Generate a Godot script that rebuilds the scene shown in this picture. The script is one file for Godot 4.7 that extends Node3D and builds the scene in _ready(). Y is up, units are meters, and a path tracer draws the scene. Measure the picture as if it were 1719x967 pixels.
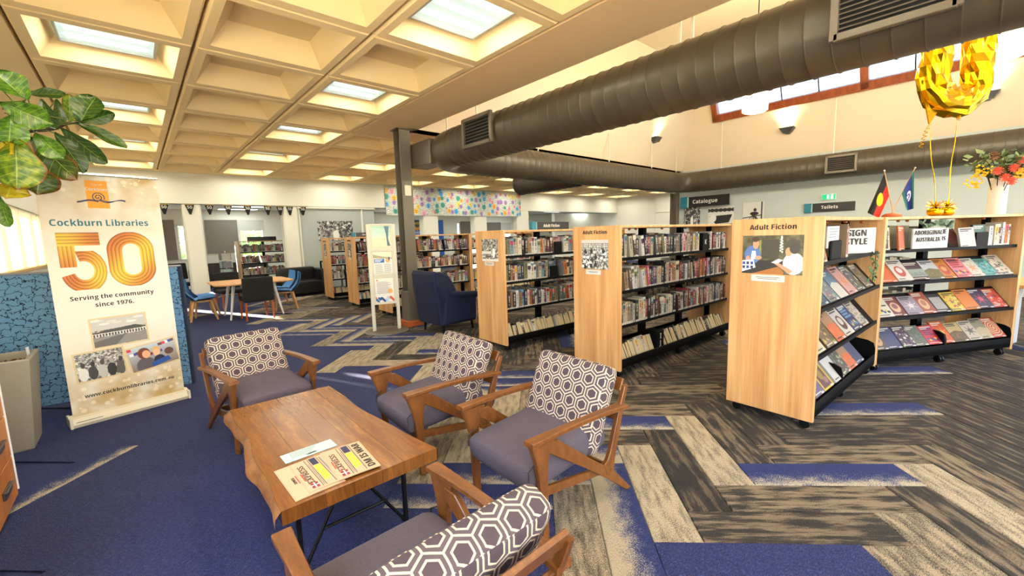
extends Node3D
# A public library: lounge corner, fiction bookcases, coffered ceiling, spiral ducts. Metres, y up.

const EYE := 1.55
const CEIL := 3.40            # underside of the coffer grid and beams
const P := 1.204              # coffer pitch across
const PZ := 1.2163            # coffer pitch along
const U0 := -0.583            # x of the first coffer joint
const V0 := -5.097            # z of coffer joint 0
const WZ := -13.9             # far wall
const WL := -1.3              # left wall
const WR := 13.3              # right wall
var M := {}
var used := {}
var rng := RandomNumberGenerator.new()

# ------------------------------------------------------------------ mesh building
class MB:
	var v := PackedVector3Array()
	var n := PackedVector3Array()
	var t := PackedVector2Array()
	var ix := PackedInt32Array()
	func poly(pts: Array, out: Vector3, uvs = null) -> void:
		var nr := Vector3.ZERO
		for i in range(1, pts.size() - 1):
			nr += (pts[i] - pts[0]).cross(pts[i + 1] - pts[0])
		nr = nr.normalized()
		var flip := nr.dot(out) < 0.0
		if flip:
			nr = -nr
		var b := v.size()
		for i in pts.size():
			var p: Vector3 = pts[i]
			v.append(p)
			n.append(nr)
			if uvs != null:
				t.append(uvs[i])
			else:
				var a := nr.abs()
				if a.x >= a.y and a.x >= a.z:
					t.append(Vector2(p.z, -p.y))
				elif a.y >= a.z:
					t.append(Vector2(p.x, p.z))
				else:
					t.append(Vector2(p.x, -p.y))
		for i in range(1, pts.size() - 1):
			if flip:
				ix.append_array([b, b + i, b + i + 1])
			else:
				ix.append_array([b, b + i + 1, b + i])
	func box(c: Vector3, s: Vector3, bev := 0.0, bs := Basis.IDENTITY) -> MB:
		var h := s * 0.5
		var b := minf(bev, minf(h.x, minf(h.y, h.z)) * 0.9)
		var pt = func(sg: Vector3, ax: int) -> Vector3:
			var q := Vector3.ZERO
			for k in 3:
				q[k] = sg[k] * (h[k] - (0.0 if k == ax else b))
			return c + bs * q
		for ax in 3:
			var o1 := (ax + 1) % 3
			var o2 := (ax + 2) % 3
			for s0 in [-1.0, 1.0]:
				var pts := []
				for cc in [[-1.0, -1.0], [1.0, -1.0], [1.0, 1.0], [-1.0, 1.0]]:
					var sg := Vector3.ZERO
					sg[ax] = s0
					sg[o1] = cc[0]
					sg[o2] = cc[1]
					pts.append(pt.call(sg, ax))
				var o := Vector3.ZERO
				o[ax] = s0
				poly(pts, bs * o)
				if b > 0.0:
					for s1 in [-1.0, 1.0]:
						var e := []
						for s2 in [-1.0, 1.0]:
							var sg := Vector3.ZERO
							sg[ax] = s0
							sg[o1] = s1
							sg[o2] = s2
							if s2 < 0.0:
								e.append(pt.call(sg, ax))
								e.append(pt.call(sg, o1))
							else:
								e.append(pt.call(sg, o1))
								e.append(pt.call(sg, ax))
						var oo := Vector3.ZERO
						oo[ax] = s0
						oo[o1] = s1
						poly(e, bs * oo)
		if b > 0.0:
			for k in 8:
				var sg := Vector3(1 if k & 1 else -1, 1 if k & 2 else -1, 1 if k & 4 else -1)
				poly([pt.call(sg, 0), pt.call(sg, 1), pt.call(sg, 2)], bs * sg)
		return self
	# box from corner to corner
	func bb(a: Vector3, b: Vector3, bev := 0.0) -> MB:
		return box((a + b) * 0.5, (b - a).abs(), bev)
	# bar between two points
	func bar(a: Vector3, b: Vector3, w: float, h: float, bev := 0.0, up := Vector3.UP) -> MB:
		var z := (b - a).normalized()
		if absf(z.dot(up)) > 0.98:
			up = Vector3.RIGHT
		var x := up.cross(z).normalized()
		return box((a + b) * 0.5, Vector3(w, h, (b - a).length()), bev, Basis(x, z.cross(x), z))
	# smooth grid of rows; wrap joins the last column to the first
	func grid(rows: Array, wrap := false, uvs = null) -> void:
		var b := v.size()
		var w: int = rows[0].size()
		var hh: int = rows.size()
		for j in hh:
			for i in w:
				var p: Vector3 = rows[j][i]
				var l: Vector3 = rows[j][(i - 1 + w) % w] if wrap or i > 0 else p
				var r: Vector3 = rows[j][(i + 1) % w] if wrap or i < w - 1 else p
				var d: Vector3 = rows[j - 1][i] if j > 0 else p
				var u: Vector3 = rows[j + 1][i] if j < hh - 1 else p
				v.append(p)
				n.append((r - l).cross(u - d).normalized())
				t.append(uvs[j][i] if uvs != null else Vector2(float(i) / w, float(j) / hh))
		var cols := w if wrap else w - 1
		for j in hh - 1:
			for i in cols:
				var a := b + j * w + i
				var c := b + j * w + (i + 1) % w
				ix.append_array([a, a + w, c, c, a + w, c + w])
	# sweep of a circle; rad is a number or an array
	func tube(pts: Array, rad, sides := 8, caps := true) -> MB:
		var rows := []
		var x := Vector3.ZERO
		for i in pts.size():
			var d: Vector3 = (pts[mini(i + 1, pts.size() - 1)] - pts[maxi(i - 1, 0)]).normalized()
			if i == 0:
				x = d.cross(Vector3.UP if absf(d.y) < 0.9 else Vector3.RIGHT).normalized()
			x = (x - d * x.dot(d)).normalized()
			var y := d.cross(x)
			var r: float = rad[i] if rad is Array else rad
			var ring := []
			for k in sides:
				var a := TAU * k / sides
				ring.append(pts[i] + (x * cos(a) + y * sin(a)) * r)
			rows.append(ring)
		grid(rows, true)
		if caps:
			poly(rows[0], pts[0] - pts[1])
			poly(rows[-1], pts[-1] - pts[-2])
		return self
	func lathe(c: Vector3, prof: Array, sides := 16) -> MB:
		var rows := []
		for q in prof:
			var ring := []
			for k in sides:
				var a := -TAU * k / sides
				ring.append(c + Vector3(cos(a) * q.x, q.y, sin(a) * q.x))
			rows.append(ring)
		grid(rows, true)
		if prof[0].x > 1e-4:
			poly(rows[0], Vector3.DOWN)
		if prof[-1].x > 1e-4:
			poly(rows[-1], Vector3.UP)
		return self
	# flat shaded loft of rings with caps
	func loft(rings: Array, flat := true) -> MB:
		var mid := Vector3.ZERO
		for p in rings[0]:
			mid += p
		for p in rings[-1]:
			mid += p
		mid /= rings[0].size() + rings[-1].size()
		if flat:
			for j in rings.size() - 1:
				var m: int = rings[j].size()
				for i in m:
					var q := [rings[j][i], rings[j][(i + 1) % m], rings[j + 1][(i + 1) % m], rings[j + 1][i]]
					poly(q, (q[0] + q[2]) * 0.5 - ((rings[j][0] + rings[j][m / 2] + rings[j + 1][m / 2]) / 3.0))
		else:
			grid(rings, true)
		cap(rings[0], rings[0][0] - rings[1][0])
		cap(rings[-1], rings[-1][0] - rings[-2][0])
		return self
	func cap(ring: Array, out: Vector3) -> void:
		poly(ring, out)
	# polygon in the xy plane of xf, extruded along its z; bev insets both caps
	func prism(pl: Array, depth: float, xf := Transform3D.IDENTITY, bev := 0.0) -> MB:
		var q := PackedVector2Array(pl)
		if not Geometry2D.is_polygon_clockwise(q):
			q.reverse()
		q.reverse()
		var m := q.size()
		var ins := PackedVector2Array()
		for i in m:
			var a := (q[i] - q[(i - 1 + m) % m]).normalized()
			var b := (q[(i + 1) % m] - q[i]).normalized()
			var nn := (Vector2(a.y, -a.x) + Vector2(b.y, -b.x)).normalized()
			ins.append(q[i] - nn * bev)
		var tri := Geometry2D.triangulate_polygon(ins)
		var h := depth * 0.5
		for s in [-1.0, 1.0]:
			for k in range(0, tri.size(), 3):
				var pts := []
				for e in 3:
					var c := ins[tri[k + e]]
					pts.append(xf * Vector3(c.x, c.y, s * h))
				poly(pts, xf.basis * Vector3(0, 0, s))
		for i in m:
			var j := (i + 1) % m
			var dn := q[j] - q[i]
			var o := xf.basis * Vector3(dn.y, -dn.x, 0)
			if o.length() < 1e-9:
				continue
			poly([xf * Vector3(q[i].x, q[i].y, -h + bev), xf * Vector3(q[j].x, q[j].y, -h + bev), xf * Vector3(q[j].x, q[j].y, h - bev), xf * Vector3(q[i].x, q[i].y, h - bev)], o)
			if bev > 0.0:
				for s in [-1.0, 1.0]:
					poly([xf * Vector3(q[i].x, q[i].y, s * (h - bev)), xf * Vector3(q[j].x, q[j].y, s * (h - bev)), xf * Vector3(ins[j].x, ins[j].y, s * h), xf * Vector3(ins[i].x, ins[i].y, s * h)], o + xf.basis * Vector3(0, 0, s) * o.length())
		return self
	# rounded cushion; puff swells its broad faces (axis) by that much in the middle
	func rbox(xf: Transform3D, s: Vector3, r: float, seg := 8, puff := 0.0, axis := 2) -> MB:
		var h := s * 0.5
		for ax in 3:
			var o1 := (ax + 1) % 3
			var o2 := (ax + 2) % 3
			for s0 in [-1.0, 1.0]:
				var rows := []
				var uv := []
				for j in seg + 1:
					var row := []
					var ur := []
					for i in seg + 1:
						var q := Vector3.ZERO
						q[ax] = s0 * h[ax]
						var a := sin((float(i) / seg - 0.5) * PI)
						var b := sin((float(j) / seg - 0.5) * PI)
						q[o1] = a * h[o1] * s0
						q[o2] = b * h[o2]
						var core := q.clamp(-h + Vector3.ONE * r, h - Vector3.ONE * r)
						var p := core + (q - core).normalized() * r
						var f := 1.0
						for k in 3:
							if k != axis:
								f *= 1.0 - pow(absf(p[k] / h[k]), 2.5)
						p[axis] += signf(p[axis]) * puff * f * minf(1.0, absf(p[axis] / h[axis]))
						row.append(xf * p)
						var g := Vector2(p.x, -p.y)
						if ax == 0:
							g = Vector2(p.z + h.x, -p.y)
						elif ax == 1:
							g = Vector2(p.x, p.z + h.y)
						ur.append(g)
					rows.append(row)
					uv.append(ur)
				grid(rows, false, uv)
		return self
	func add(o: MB, xf: Transform3D) -> void:
		var b := v.size()
		var nb := xf.basis.inverse().transposed()
		for i in o.v.size():
			v.append(xf * o.v[i])
			n.append((nb * o.n[i]).normalized())
		t.append_array(o.t)
		for i in o.ix:
			ix.append(b + i)
	func surf(mesh: ArrayMesh) -> void:
		var a := []
		a.resize(Mesh.ARRAY_MAX)
		a[Mesh.ARRAY_VERTEX] = v
		a[Mesh.ARRAY_NORMAL] = n
		a[Mesh.ARRAY_TEX_UV] = t
		a[Mesh.ARRAY_INDEX] = ix
		mesh.add_surface_from_arrays(Mesh.PRIMITIVE_TRIANGLES, a)
	func mesh() -> ArrayMesh:
		var m := ArrayMesh.new()
		surf(m)
		return m

# ------------------------------------------------------------------ object helpers
func numbered(c: String) -> String:
	used[c] = used.get(c, -1) + 1
	return c if used[c] == 0 else "%s_%03d" % [c, used[c]]

func tag(o: Node3D, label: String, category: String, group := "") -> Node3D:
	o.set_meta("label", label)
	o.set_meta("category", category)
	if group != "":
		o.set_meta("group", group)
	return o

func thing(called: String, label: String, category: String, at := Vector3.ZERO, turn := 0.0, group := "") -> Node3D:
	var o := Node3D.new()
	o.name = numbered(called)
	add_child(o)
	o.position = at
	o.rotation.y = turn
	return tag(o, label, category, group)

func part(called: String, m, mat: Material, parent: Node3D, xf := Transform3D.IDENTITY) -> MeshInstance3D:
	var o := MeshInstance3D.new()
	o.name = called if parent != self else numbered(called)
	o.mesh = m.mesh() if m is MB else m
	o.material_override = mat
	o.transform = xf
	parent.add_child(o, true)
	return o

func solo(called: String, m, mat: Material, label: String, category: String, xf := Transform3D.IDENTITY, group := "") -> MeshInstance3D:
	var o := part(called, m, mat, self, xf)
	tag(o, label, category, group)
	return o

func struct(called: String, m, mat: Material, xf := Transform3D.IDENTITY) -> MeshInstance3D:
	var o := part(called, m, mat, self, xf)
	o.set_meta("kind", "structure")
	return o

func copy(o: Node3D, at: Vector3, turn: float, label: String, group := "") -> Node3D:
	var c: Node3D = o.duplicate()
	var base := String(o.name)
	if base.length() > 4 and base.right(3).is_valid_int():
		base = base.left(base.length() - 4)
	c.name = numbered(base)
	add_child(c)
	c.position = at
	c.rotation.y = turn
	c.set_meta("label", label)
	if group != "":
		c.set_meta("group", group)
	return c

var fonts := {}
func font(bold := true, face := "Droid Sans") -> Font:
	var k := face + str(bold)
	if not fonts.has(k):
		var f := SystemFont.new()
		f.font_names = PackedStringArray([face])
		f.font_weight = 700 if bold else 400
		fonts[k] = f
	return fonts[k]

# flat lettering, cap height h, centred on xf, facing its +z
func letters(s: String, h: float, mat: Material, parent: Node3D, xf: Transform3D, called := "lettering", bold := true, face := "Droid Sans", squeeze := 1.0) -> MeshInstance3D:
	var m := TextMesh.new()
	m.text = s
	m.font = font(bold, face)
	m.font_size = 48
	m.pixel_size = h / (48.0 * 0.714)
	m.depth = 0.0015
	m.curve_step = 2.0
	return part(called, m, mat, parent, xf * Transform3D(Basis.from_scale(Vector3(squeeze, 1, 1)), Vector3.ZERO))

func at(x: float, y: float, z: float, ry := 0.0, rx := 0.0, rz := 0.0) -> Transform3D:
	return Transform3D(Basis.from_euler(Vector3(rx, ry, rz)), Vector3(x, y, z))

func col(r: float, g: float, b: float) -> Color:
	return Color(r, g, b)

func mat(c: Color, rough := 0.7, metal := 0.0, tex: Texture2D = null, tri := 0.0) -> StandardMaterial3D:
	var m := StandardMaterial3D.new()
	m.albedo_color = c
	m.roughness = rough
	m.metallic = metal
	if tex:
		m.albedo_texture = tex
		if tri > 0.0:
			m.uv1_triplanar = true
			m.uv1_scale = Vector3.ONE * tri
	return m

func glow(c: Color, e: float) -> StandardMaterial3D:
	var m := mat(c)
	m.emission_enabled = true
	m.emission = c
	m.emission_energy_multiplier = e
	return m

func tex_of(im: Image) -> ImageTexture:
	im.generate_mipmaps()
	return ImageTexture.create_from_image(im)

func noise(seed_: int, freq: float, oct := 3) -> FastNoiseLite:
	var f := FastNoiseLite.new()
	f.seed = seed_
	f.noise_type = FastNoiseLite.TYPE_SIMPLEX_SMOOTH
	f.frequency = freq
	f.fractal_octaves = oct
	return f

# image from a function (x, y) -> Color
func paint(w: int, h: int, f: Callable) -> Image:
	var d := PackedByteArray()
	d.resize(w * h * 3)
	var k := 0
	for y in h:
		for x in w:
			var c: Color = f.call(x, y)
			d[k] = int(clampf(c.r, 0, 1) * 255.0)
			d[k + 1] = int(clampf(c.g, 0, 1) * 255.0)
			d[k + 2] = int(clampf(c.b, 0, 1) * 255.0)
			k += 3
	return Image.create_from_data(w, h, false, Image.FORMAT_RGB8, d)

# painting on images
func ell(im: Image, cx: float, cy: float, rx: float, ry: float, c: Color) -> void:
	for y in range(maxi(0, int(cy - ry)), mini(im.get_height(), int(cy + ry) + 1)):
		var k := 1.0 - pow((y + 0.5 - cy) / ry, 2)
		if k > 0.0:
			var w := rx * sqrt(k)
			im.fill_rect(Rect2i(int(round(cx - w)), y, int(round(2 * w)), 1), c)
func pol(im: Image, pts: Array, c: Color) -> void:
	var y0 := 1e9
	var y1 := -1e9
	for p in pts:
		y0 = minf(y0, p.y)
		y1 = maxf(y1, p.y)
	for y in range(maxi(0, int(y0)), mini(im.get_height(), int(y1) + 1)):
		var xs := []
		for i in pts.size():
			var a: Vector2 = pts[i]
			var b: Vector2 = pts[(i + 1) % pts.size()]
			if (a.y <= y + 0.5) != (b.y <= y + 0.5):
				xs.append(a.x + (y + 0.5 - a.y) / (b.y - a.y) * (b.x - a.x))
		xs.sort()
		for i in range(0, xs.size() - 1, 2):
			im.fill_rect(Rect2i(int(round(xs[i])), y, maxi(1, int(round(xs[i + 1] - xs[i]))), 1), c)
func lin(im: Image, a: Vector2, b: Vector2, w: float, c: Color) -> void:
	var s := (b - a).length()
	for i in int(s) + 1:
		var p := a.lerp(b, i / maxf(s, 1.0))
		im.fill_rect(Rect2i(int(p.x - w / 2), int(p.y - w / 2), maxi(1, int(w)), maxi(1, int(w))), c)
func rec(im: Image, x: float, y: float, w: float, h: float, c: Color) -> void:
	im.fill_rect(Rect2i(int(x), int(y), int(w), int(h)), c)
# ------------------------------------------------------------------ the scene
func _ready() -> void:
	var cam := Camera3D.new()
	cam.name = "camera"
	add_child(cam)
	cam.position = Vector3(0, EYE, 0)
	cam.rotation = Vector3(-0.1244, -0.7253, -0.0303)
	cam.fov = rad_to_deg(2.0 * atan(483.5 / 707.0))
	cam.near = 0.05
	cam.far = 200.0
	cam.current = true
	var we := WorldEnvironment.new()
	we.name = "environment"
	var e := Environment.new()
	e.background_mode = Environment.BG_SKY
	var sm := ProceduralSkyMaterial.new()
	sm.sky_top_color = col(0.66, 0.75, 0.88)
	sm.sky_horizon_color = col(0.95, 0.94, 0.90)
	sm.ground_bottom_color = col(0.42, 0.40, 0.32)
	sm.ground_horizon_color = col(0.80, 0.76, 0.64)
	sm.sky_energy_multiplier = 4.2
	sm.ground_energy_multiplier = 2.6
	var sky := Sky.new()
	sky.sky_material = sm
	e.sky = sky
	e.tonemap_mode = Environment.TONE_MAPPER_LINEAR
	e.tonemap_exposure = 0.60
	e.sdfgi_enabled = true
	e.ssao_enabled = true
	e.ssil_enabled = true
	we.environment = e
	add_child(we)
	var sun := DirectionalLight3D.new()
	sun.name = "sun"
	add_child(sun)
	sun.look_at_from_position(Vector3.ZERO, Vector3(0.39, -0.24, 0.92), Vector3.UP)
	sun.light_color = col(1.0, 0.93, 0.82)
	sun.light_energy = 130.0
	sun.light_angular_distance = 0.6
	sun.shadow_enabled = true
	rng.seed = 2024
	make_materials()
	build_shell()
	build_floor()
	build_ceiling()
	build_ducts()
	build_bookcases()
	build_lounge()
	build_left_corner()
	build_middle()
	build_far()
	build_high()
	build_right_wall()
	build_outside()
# ------------------------------------------------------------------ surfaces
func streaks(s: int, dark: Color, mid: Color, light: Color, bias: float) -> ImageTexture:
	var a := noise(s, 1.0, 3)
	var b := noise(s + 7, 1.0, 2)
	var c := noise(s + 13, 1.0, 2)
	return tex_of(paint(96, 384, func(x, y):
		var k: float = a.get_noise_2d(x * 0.045, y * 0.005) * 1.7 + b.get_noise_2d(x * 0.26, y * 0.03) * 0.5 + c.get_noise_2d(x * 0.6, y * 0.55) * 0.75 + b.get_noise_2d(x * 0.012 + 70, y * 0.009) * 0.8 + bias
		if k < 0.0:
			return mid.lerp(dark, clampf(-k * 3.2, 0, 1))
		return mid.lerp(light, clampf(k * 1.9, 0, 1))))

func speckle(s: int, base: Color, dark: Color, amount: float) -> ImageTexture:
	var a := noise(s, 1.0, 3)
	var c := noise(s + 3, 1.0, 2)
	return tex_of(paint(96, 384, func(x, y):
		var k: float = a.get_noise_2d(x * 0.05, y * 0.010) * 0.75 + c.get_noise_2d(x * 0.62, y * 0.5) * 1.25 + amount
		return base.lerp(dark, clampf(k * 2.6, 0, 1))))

# blue carpet that frays into cream along one long edge
func frayed(s: int, blue: Color, cream: Color, edge: float) -> ImageTexture:
	var a := noise(s, 1.0, 3)
	var c := noise(s + 5, 1.0, 2)
	return tex_of(paint(96, 384, func(x, y):
		var k: float = x / 96.0 - edge + a.get_noise_2d(x * 0.03, y * 0.02) * 0.22 + c.get_noise_2d(x * 0.5, y * 0.35) * 0.5
		var w: float = c.get_noise_2d(x * 0.5 + 90, y * 0.3) * 0.16
		return blue.lerp(cream, clampf(k * 7.0, 0, 1)).lightened(maxf(w, 0.0)).darkened(maxf(-w, 0.0))))

func wood(w: int, h: int, s: int, a: Color, b: Color, c: Color, across: float, along: float) -> ImageTexture:
	var n1 := noise(s, 1.0, 3)
	var n2 := noise(s + 2, 1.0, 2)
	return tex_of(paint(w, h, func(x, y):
		var k: float = n1.get_noise_2d(x * across, y * along)
		var f: float = n2.get_noise_2d(x * across * 9.0, y * along * 5.0)
		var g: float = sin((k * 3.0 + x * across * 0.6) * 6.0) * 0.5 + 0.5
		return a.lerp(b, clampf(0.5 + k * 1.2, 0, 1)).lerp(c, clampf(g * 0.28 + f * 0.25, 0, 1))))

# laminate with long straight figure and soft broad bands
func straight_grain(s: int, a: Color, dark: Color, light: Color) -> ImageTexture:
	var n := noise(s, 1.0, 2)
	var m := noise(s + 4, 1.0, 3)
	return tex_of(paint(384, 384, func(x, y):
		var band: float = n.get_noise_2d(x * 0.036, y * 0.0022) * 1.5
		var line: float = m.get_noise_2d(x * 0.25, y * 0.006)
		var fine: float = m.get_noise_2d(x * 0.55, y * 0.05) * 0.35
		var k := band * 0.7 + line * 0.6 + fine * 0.5
		return a.lerp(dark, clampf(k * 0.9, 0, 0.85)) if k > 0.0 else a.lerp(light, clampf(-k * 0.9, 0, 0.8))))

func hexes() -> ImageTexture:
	var cream := col(0.76, 0.70, 0.60)
	var plum := col(0.245, 0.195, 0.23)
	var grey := col(0.295, 0.25, 0.275)
	var wv := noise(5, 1.0, 1)
	return tex_of(paint(256, 443, func(x, y):
		var p := Vector2(x / 256.0, y / 443.0 * 1.7320508)
		var best := 9.0
		for c in [Vector2(0, 0), Vector2(1, 0), Vector2(0, 1.7320508), Vector2(1, 1.7320508), Vector2(0.5, 0.8660254)]:
			var q: Vector2 = (p - c).abs()
			best = minf(best, maxf(q.x, q.x * 0.5 + q.y * 0.8660254) * 2.0)
		var o := plum
		if best > 0.925:
			o = cream
		elif best > 0.67:
			o = grey
		elif best > 0.53:
			o = cream
		var f: float = (sin(x * 1.6) * sin(y * 1.6)) * 0.05 + wv.get_noise_2d(x * 0.3, y * 0.3) * 0.08
		return o.lightened(maxf(f, 0)).darkened(maxf(-f, 0))))

func leaf_tex(s: int, g1: Color, g2: Color, rim: Color, rimw: float) -> ImageTexture:
	var a := noise(s, 1.0, 3)
	return tex_of(paint(128, 192, func(x, y):
		var u: float = absf(x / 127.0 - 0.5) * 2.0
		var w: float = y / 191.0
		var c := g1.lerp(g2, clampf(0.5 + a.get_noise_2d(x * 0.03, y * 0.03), 0, 1))
		var vein: float = absf(fmod(w * 7.0 - u * 1.5 + 10.0, 1.0) - 0.5)
		if u < 0.035 or vein < 0.035:
			c = c.lerp(col(0.72, 0.78, 0.42), 0.55)
		var e: float = maxf(u - (1.0 - rimw), (w - (1.0 - rimw * 0.7))) / rimw + a.get_noise_2d(x * 0.08, y * 0.08) * 0.7
		return c.lerp(rim, clampf(e, 0, 1) if rimw > 0.02 else 0.0)))

func mono_photo(w: int, h: int, s: int, kind: int) -> Image:
	var n := noise(s, 0.02, 3)
	var im := paint(w, h, func(x, y):
		var k: float = 0.55 + n.get_noise_2d(x * 2.0, y * 2.0) * 0.55
		return col(k, k, k * 0.97))
	var r := RandomNumberGenerator.new()
	r.seed = s
	var g = func(k): return col(k, k, k * 0.97)
	if kind == 0:      # reading room: shelves behind, many people at tables
		rec(im, 0, 0, w, h * 0.34, g.call(0.75))
		for j in 4:
			rec(im, 0, h * (0.12 + j * 0.07), w, 2, g.call(0.2))
			for i in 40:
				rec(im, i * w / 40.0, h * (0.13 + j * 0.07), w / 60.0, h * 0.05, g.call(r.randf_range(0.2, 0.9)))
		for i in 26:
			var x := r.randf() * w
			var y := h * r.randf_range(0.36, 0.95)
			ell(im, x, y, w * 0.05, h * 0.07, g.call(r.randf_range(0.75, 1.0) if r.randf() < 0.6 else 0.15))
			ell(im, x, y - h * 0.08, w * 0.022, h * 0.035, g.call(0.15))
			rec(im, x - w * 0.06, y + h * 0.05, w * 0.12, h * 0.02, g.call(0.1))
	elif kind == 1:    # courtyard with a pale figure
		for i in 60:
			ell(im, r.randf() * w, r.randf() * h * 0.5, r.randf() * 9 + 2, r.randf() * 7 + 2, g.call(r.randf_range(0.15, 0.8)))
		rec(im, 0, h * 0.55, w * 0.6, h * 0.16, g.call(0.82))
		rec(im, w * 0.1, h * 0.68, w * 0.5, h * 0.03, g.call(0.2))
		rec(im, w * 0.3, h * 0.75, w * 0.28, h * 0.08, g.call(0.3))
		ell(im, w * 0.74, h * 0.62, w * 0.08, h * 0.22, g.call(0.93))
		ell(im, w * 0.74, h * 0.37, w * 0.035, h * 0.05, g.call(0.25))
		rec(im, 0, h * 0.9, w, h * 0.1, g.call(0.85))
	elif kind == 2:    # long low building
		rec(im, 0, 0, w, h * 0.4, g.call(0.72))
		for i in 14:
			ell(im, r.randf() * w, r.randf() * h * 0.25, 22, 6, g.call(r.randf_range(0.72, 0.86)))
		rec(im, 0, h * 0.66, w, h * 0.34, g.call(0.5))
		pol(im, [Vector2(0.2 * w, 0.42 * h), Vector2(0.8 * w, 0.36 * h), Vector2(w, 0.46 * h), Vector2(w, 0.5 * h), Vector2(0, 0.54 * h), Vector2(0, 0.5 * h)], g.call(0.24))
		rec(im, 0, h * 0.52, w, h * 0.13, g.call(0.82))
		for i in 18:
			rec(im, i * w / 18.0 + 2, h * 0.54, w / 30.0, h * 0.1, g.call(0.25))
		pol(im, [Vector2(0, h), Vector2(0, h * 0.8), Vector2(w * 0.5, h * 0.66), Vector2(w * 0.6, h * 0.66), Vector2(w * 0.4, h)], g.call(0.36))
	elif kind == 3:    # people working among shelves
		for i in 60:
			rec(im, r.randf() * w, r.randf() * h * 0.45, 8, 6, g.call(r.randf_range(0.2, 0.9)))
		for i in 5:
			var x := w * (0.12 + i * 0.2)
			ell(im, x, h * 0.75, w * 0.1, h * 0.25, g.call([0.85, 0.2, 0.7, 0.15, 0.3][i]))
			ell(im, x + 3, h * 0.42, w * 0.045, h * 0.1, g.call([0.2, 0.15, 0.25, 0.6, 0.2][i]))
	elif kind == 4:    # dark trees
		for i in 220:
			ell(im, r.randf() * w, r.randf() * h, r.randf() * 7 + 1, r.randf() * 9 + 1, g.call(r.randf_range(0.1, 0.95) if r.randf() < 0.5 else 0.2))
		ell(im, w * 0.5, h * 0.72, w * 0.09, h * 0.25, g.call(0.92))
	elif kind == 5:    # boat on a shore
		rec(im, 0, 0, w, h, g.call(0.8))
		for i in 7:
			ell(im, w * (i / 6.0), h * 0.2, w * 0.1, h * 0.09, g.call(0.15))
		pol(im, [Vector2(0.05 * w, 0.5 * h), Vector2(0.95 * w, 0.44 * h), Vector2(0.82 * w, 0.85 * h), Vector2(0.3 * w, 0.9 * h)], g.call(0.1))
		ell(im, w * 0.2, h * 0.6, w * 0.13, h * 0.2, g.call(0.85))
		rec(im, 0, h * 0.9, w, h * 0.1, g.call(0.4))
	else:              # rider on a cart by a post
		rec(im, 0, 0, w, h, g.call(0.78))
		rec(im, w * 0.86, 0, w * 0.06, h, g.call(0.08))
		ell(im, w * 0.55, h * 0.62, w * 0.2, h * 0.1, g.call(0.1))
		ell(im, w * 0.58, h * 0.42, w * 0.07, h * 0.09, g.call(0.12))
		for i in 12:
			lin(im, Vector2(w * 0.5, h * 0.65), Vector2(w * r.randf_range(0.2, 0.85), h), 3, g.call(0.12))
		lin(im, Vector2(0, h * 0.85), Vector2(w * 0.85, h * 0.72), 5, g.call(0.15))
	return im

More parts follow.
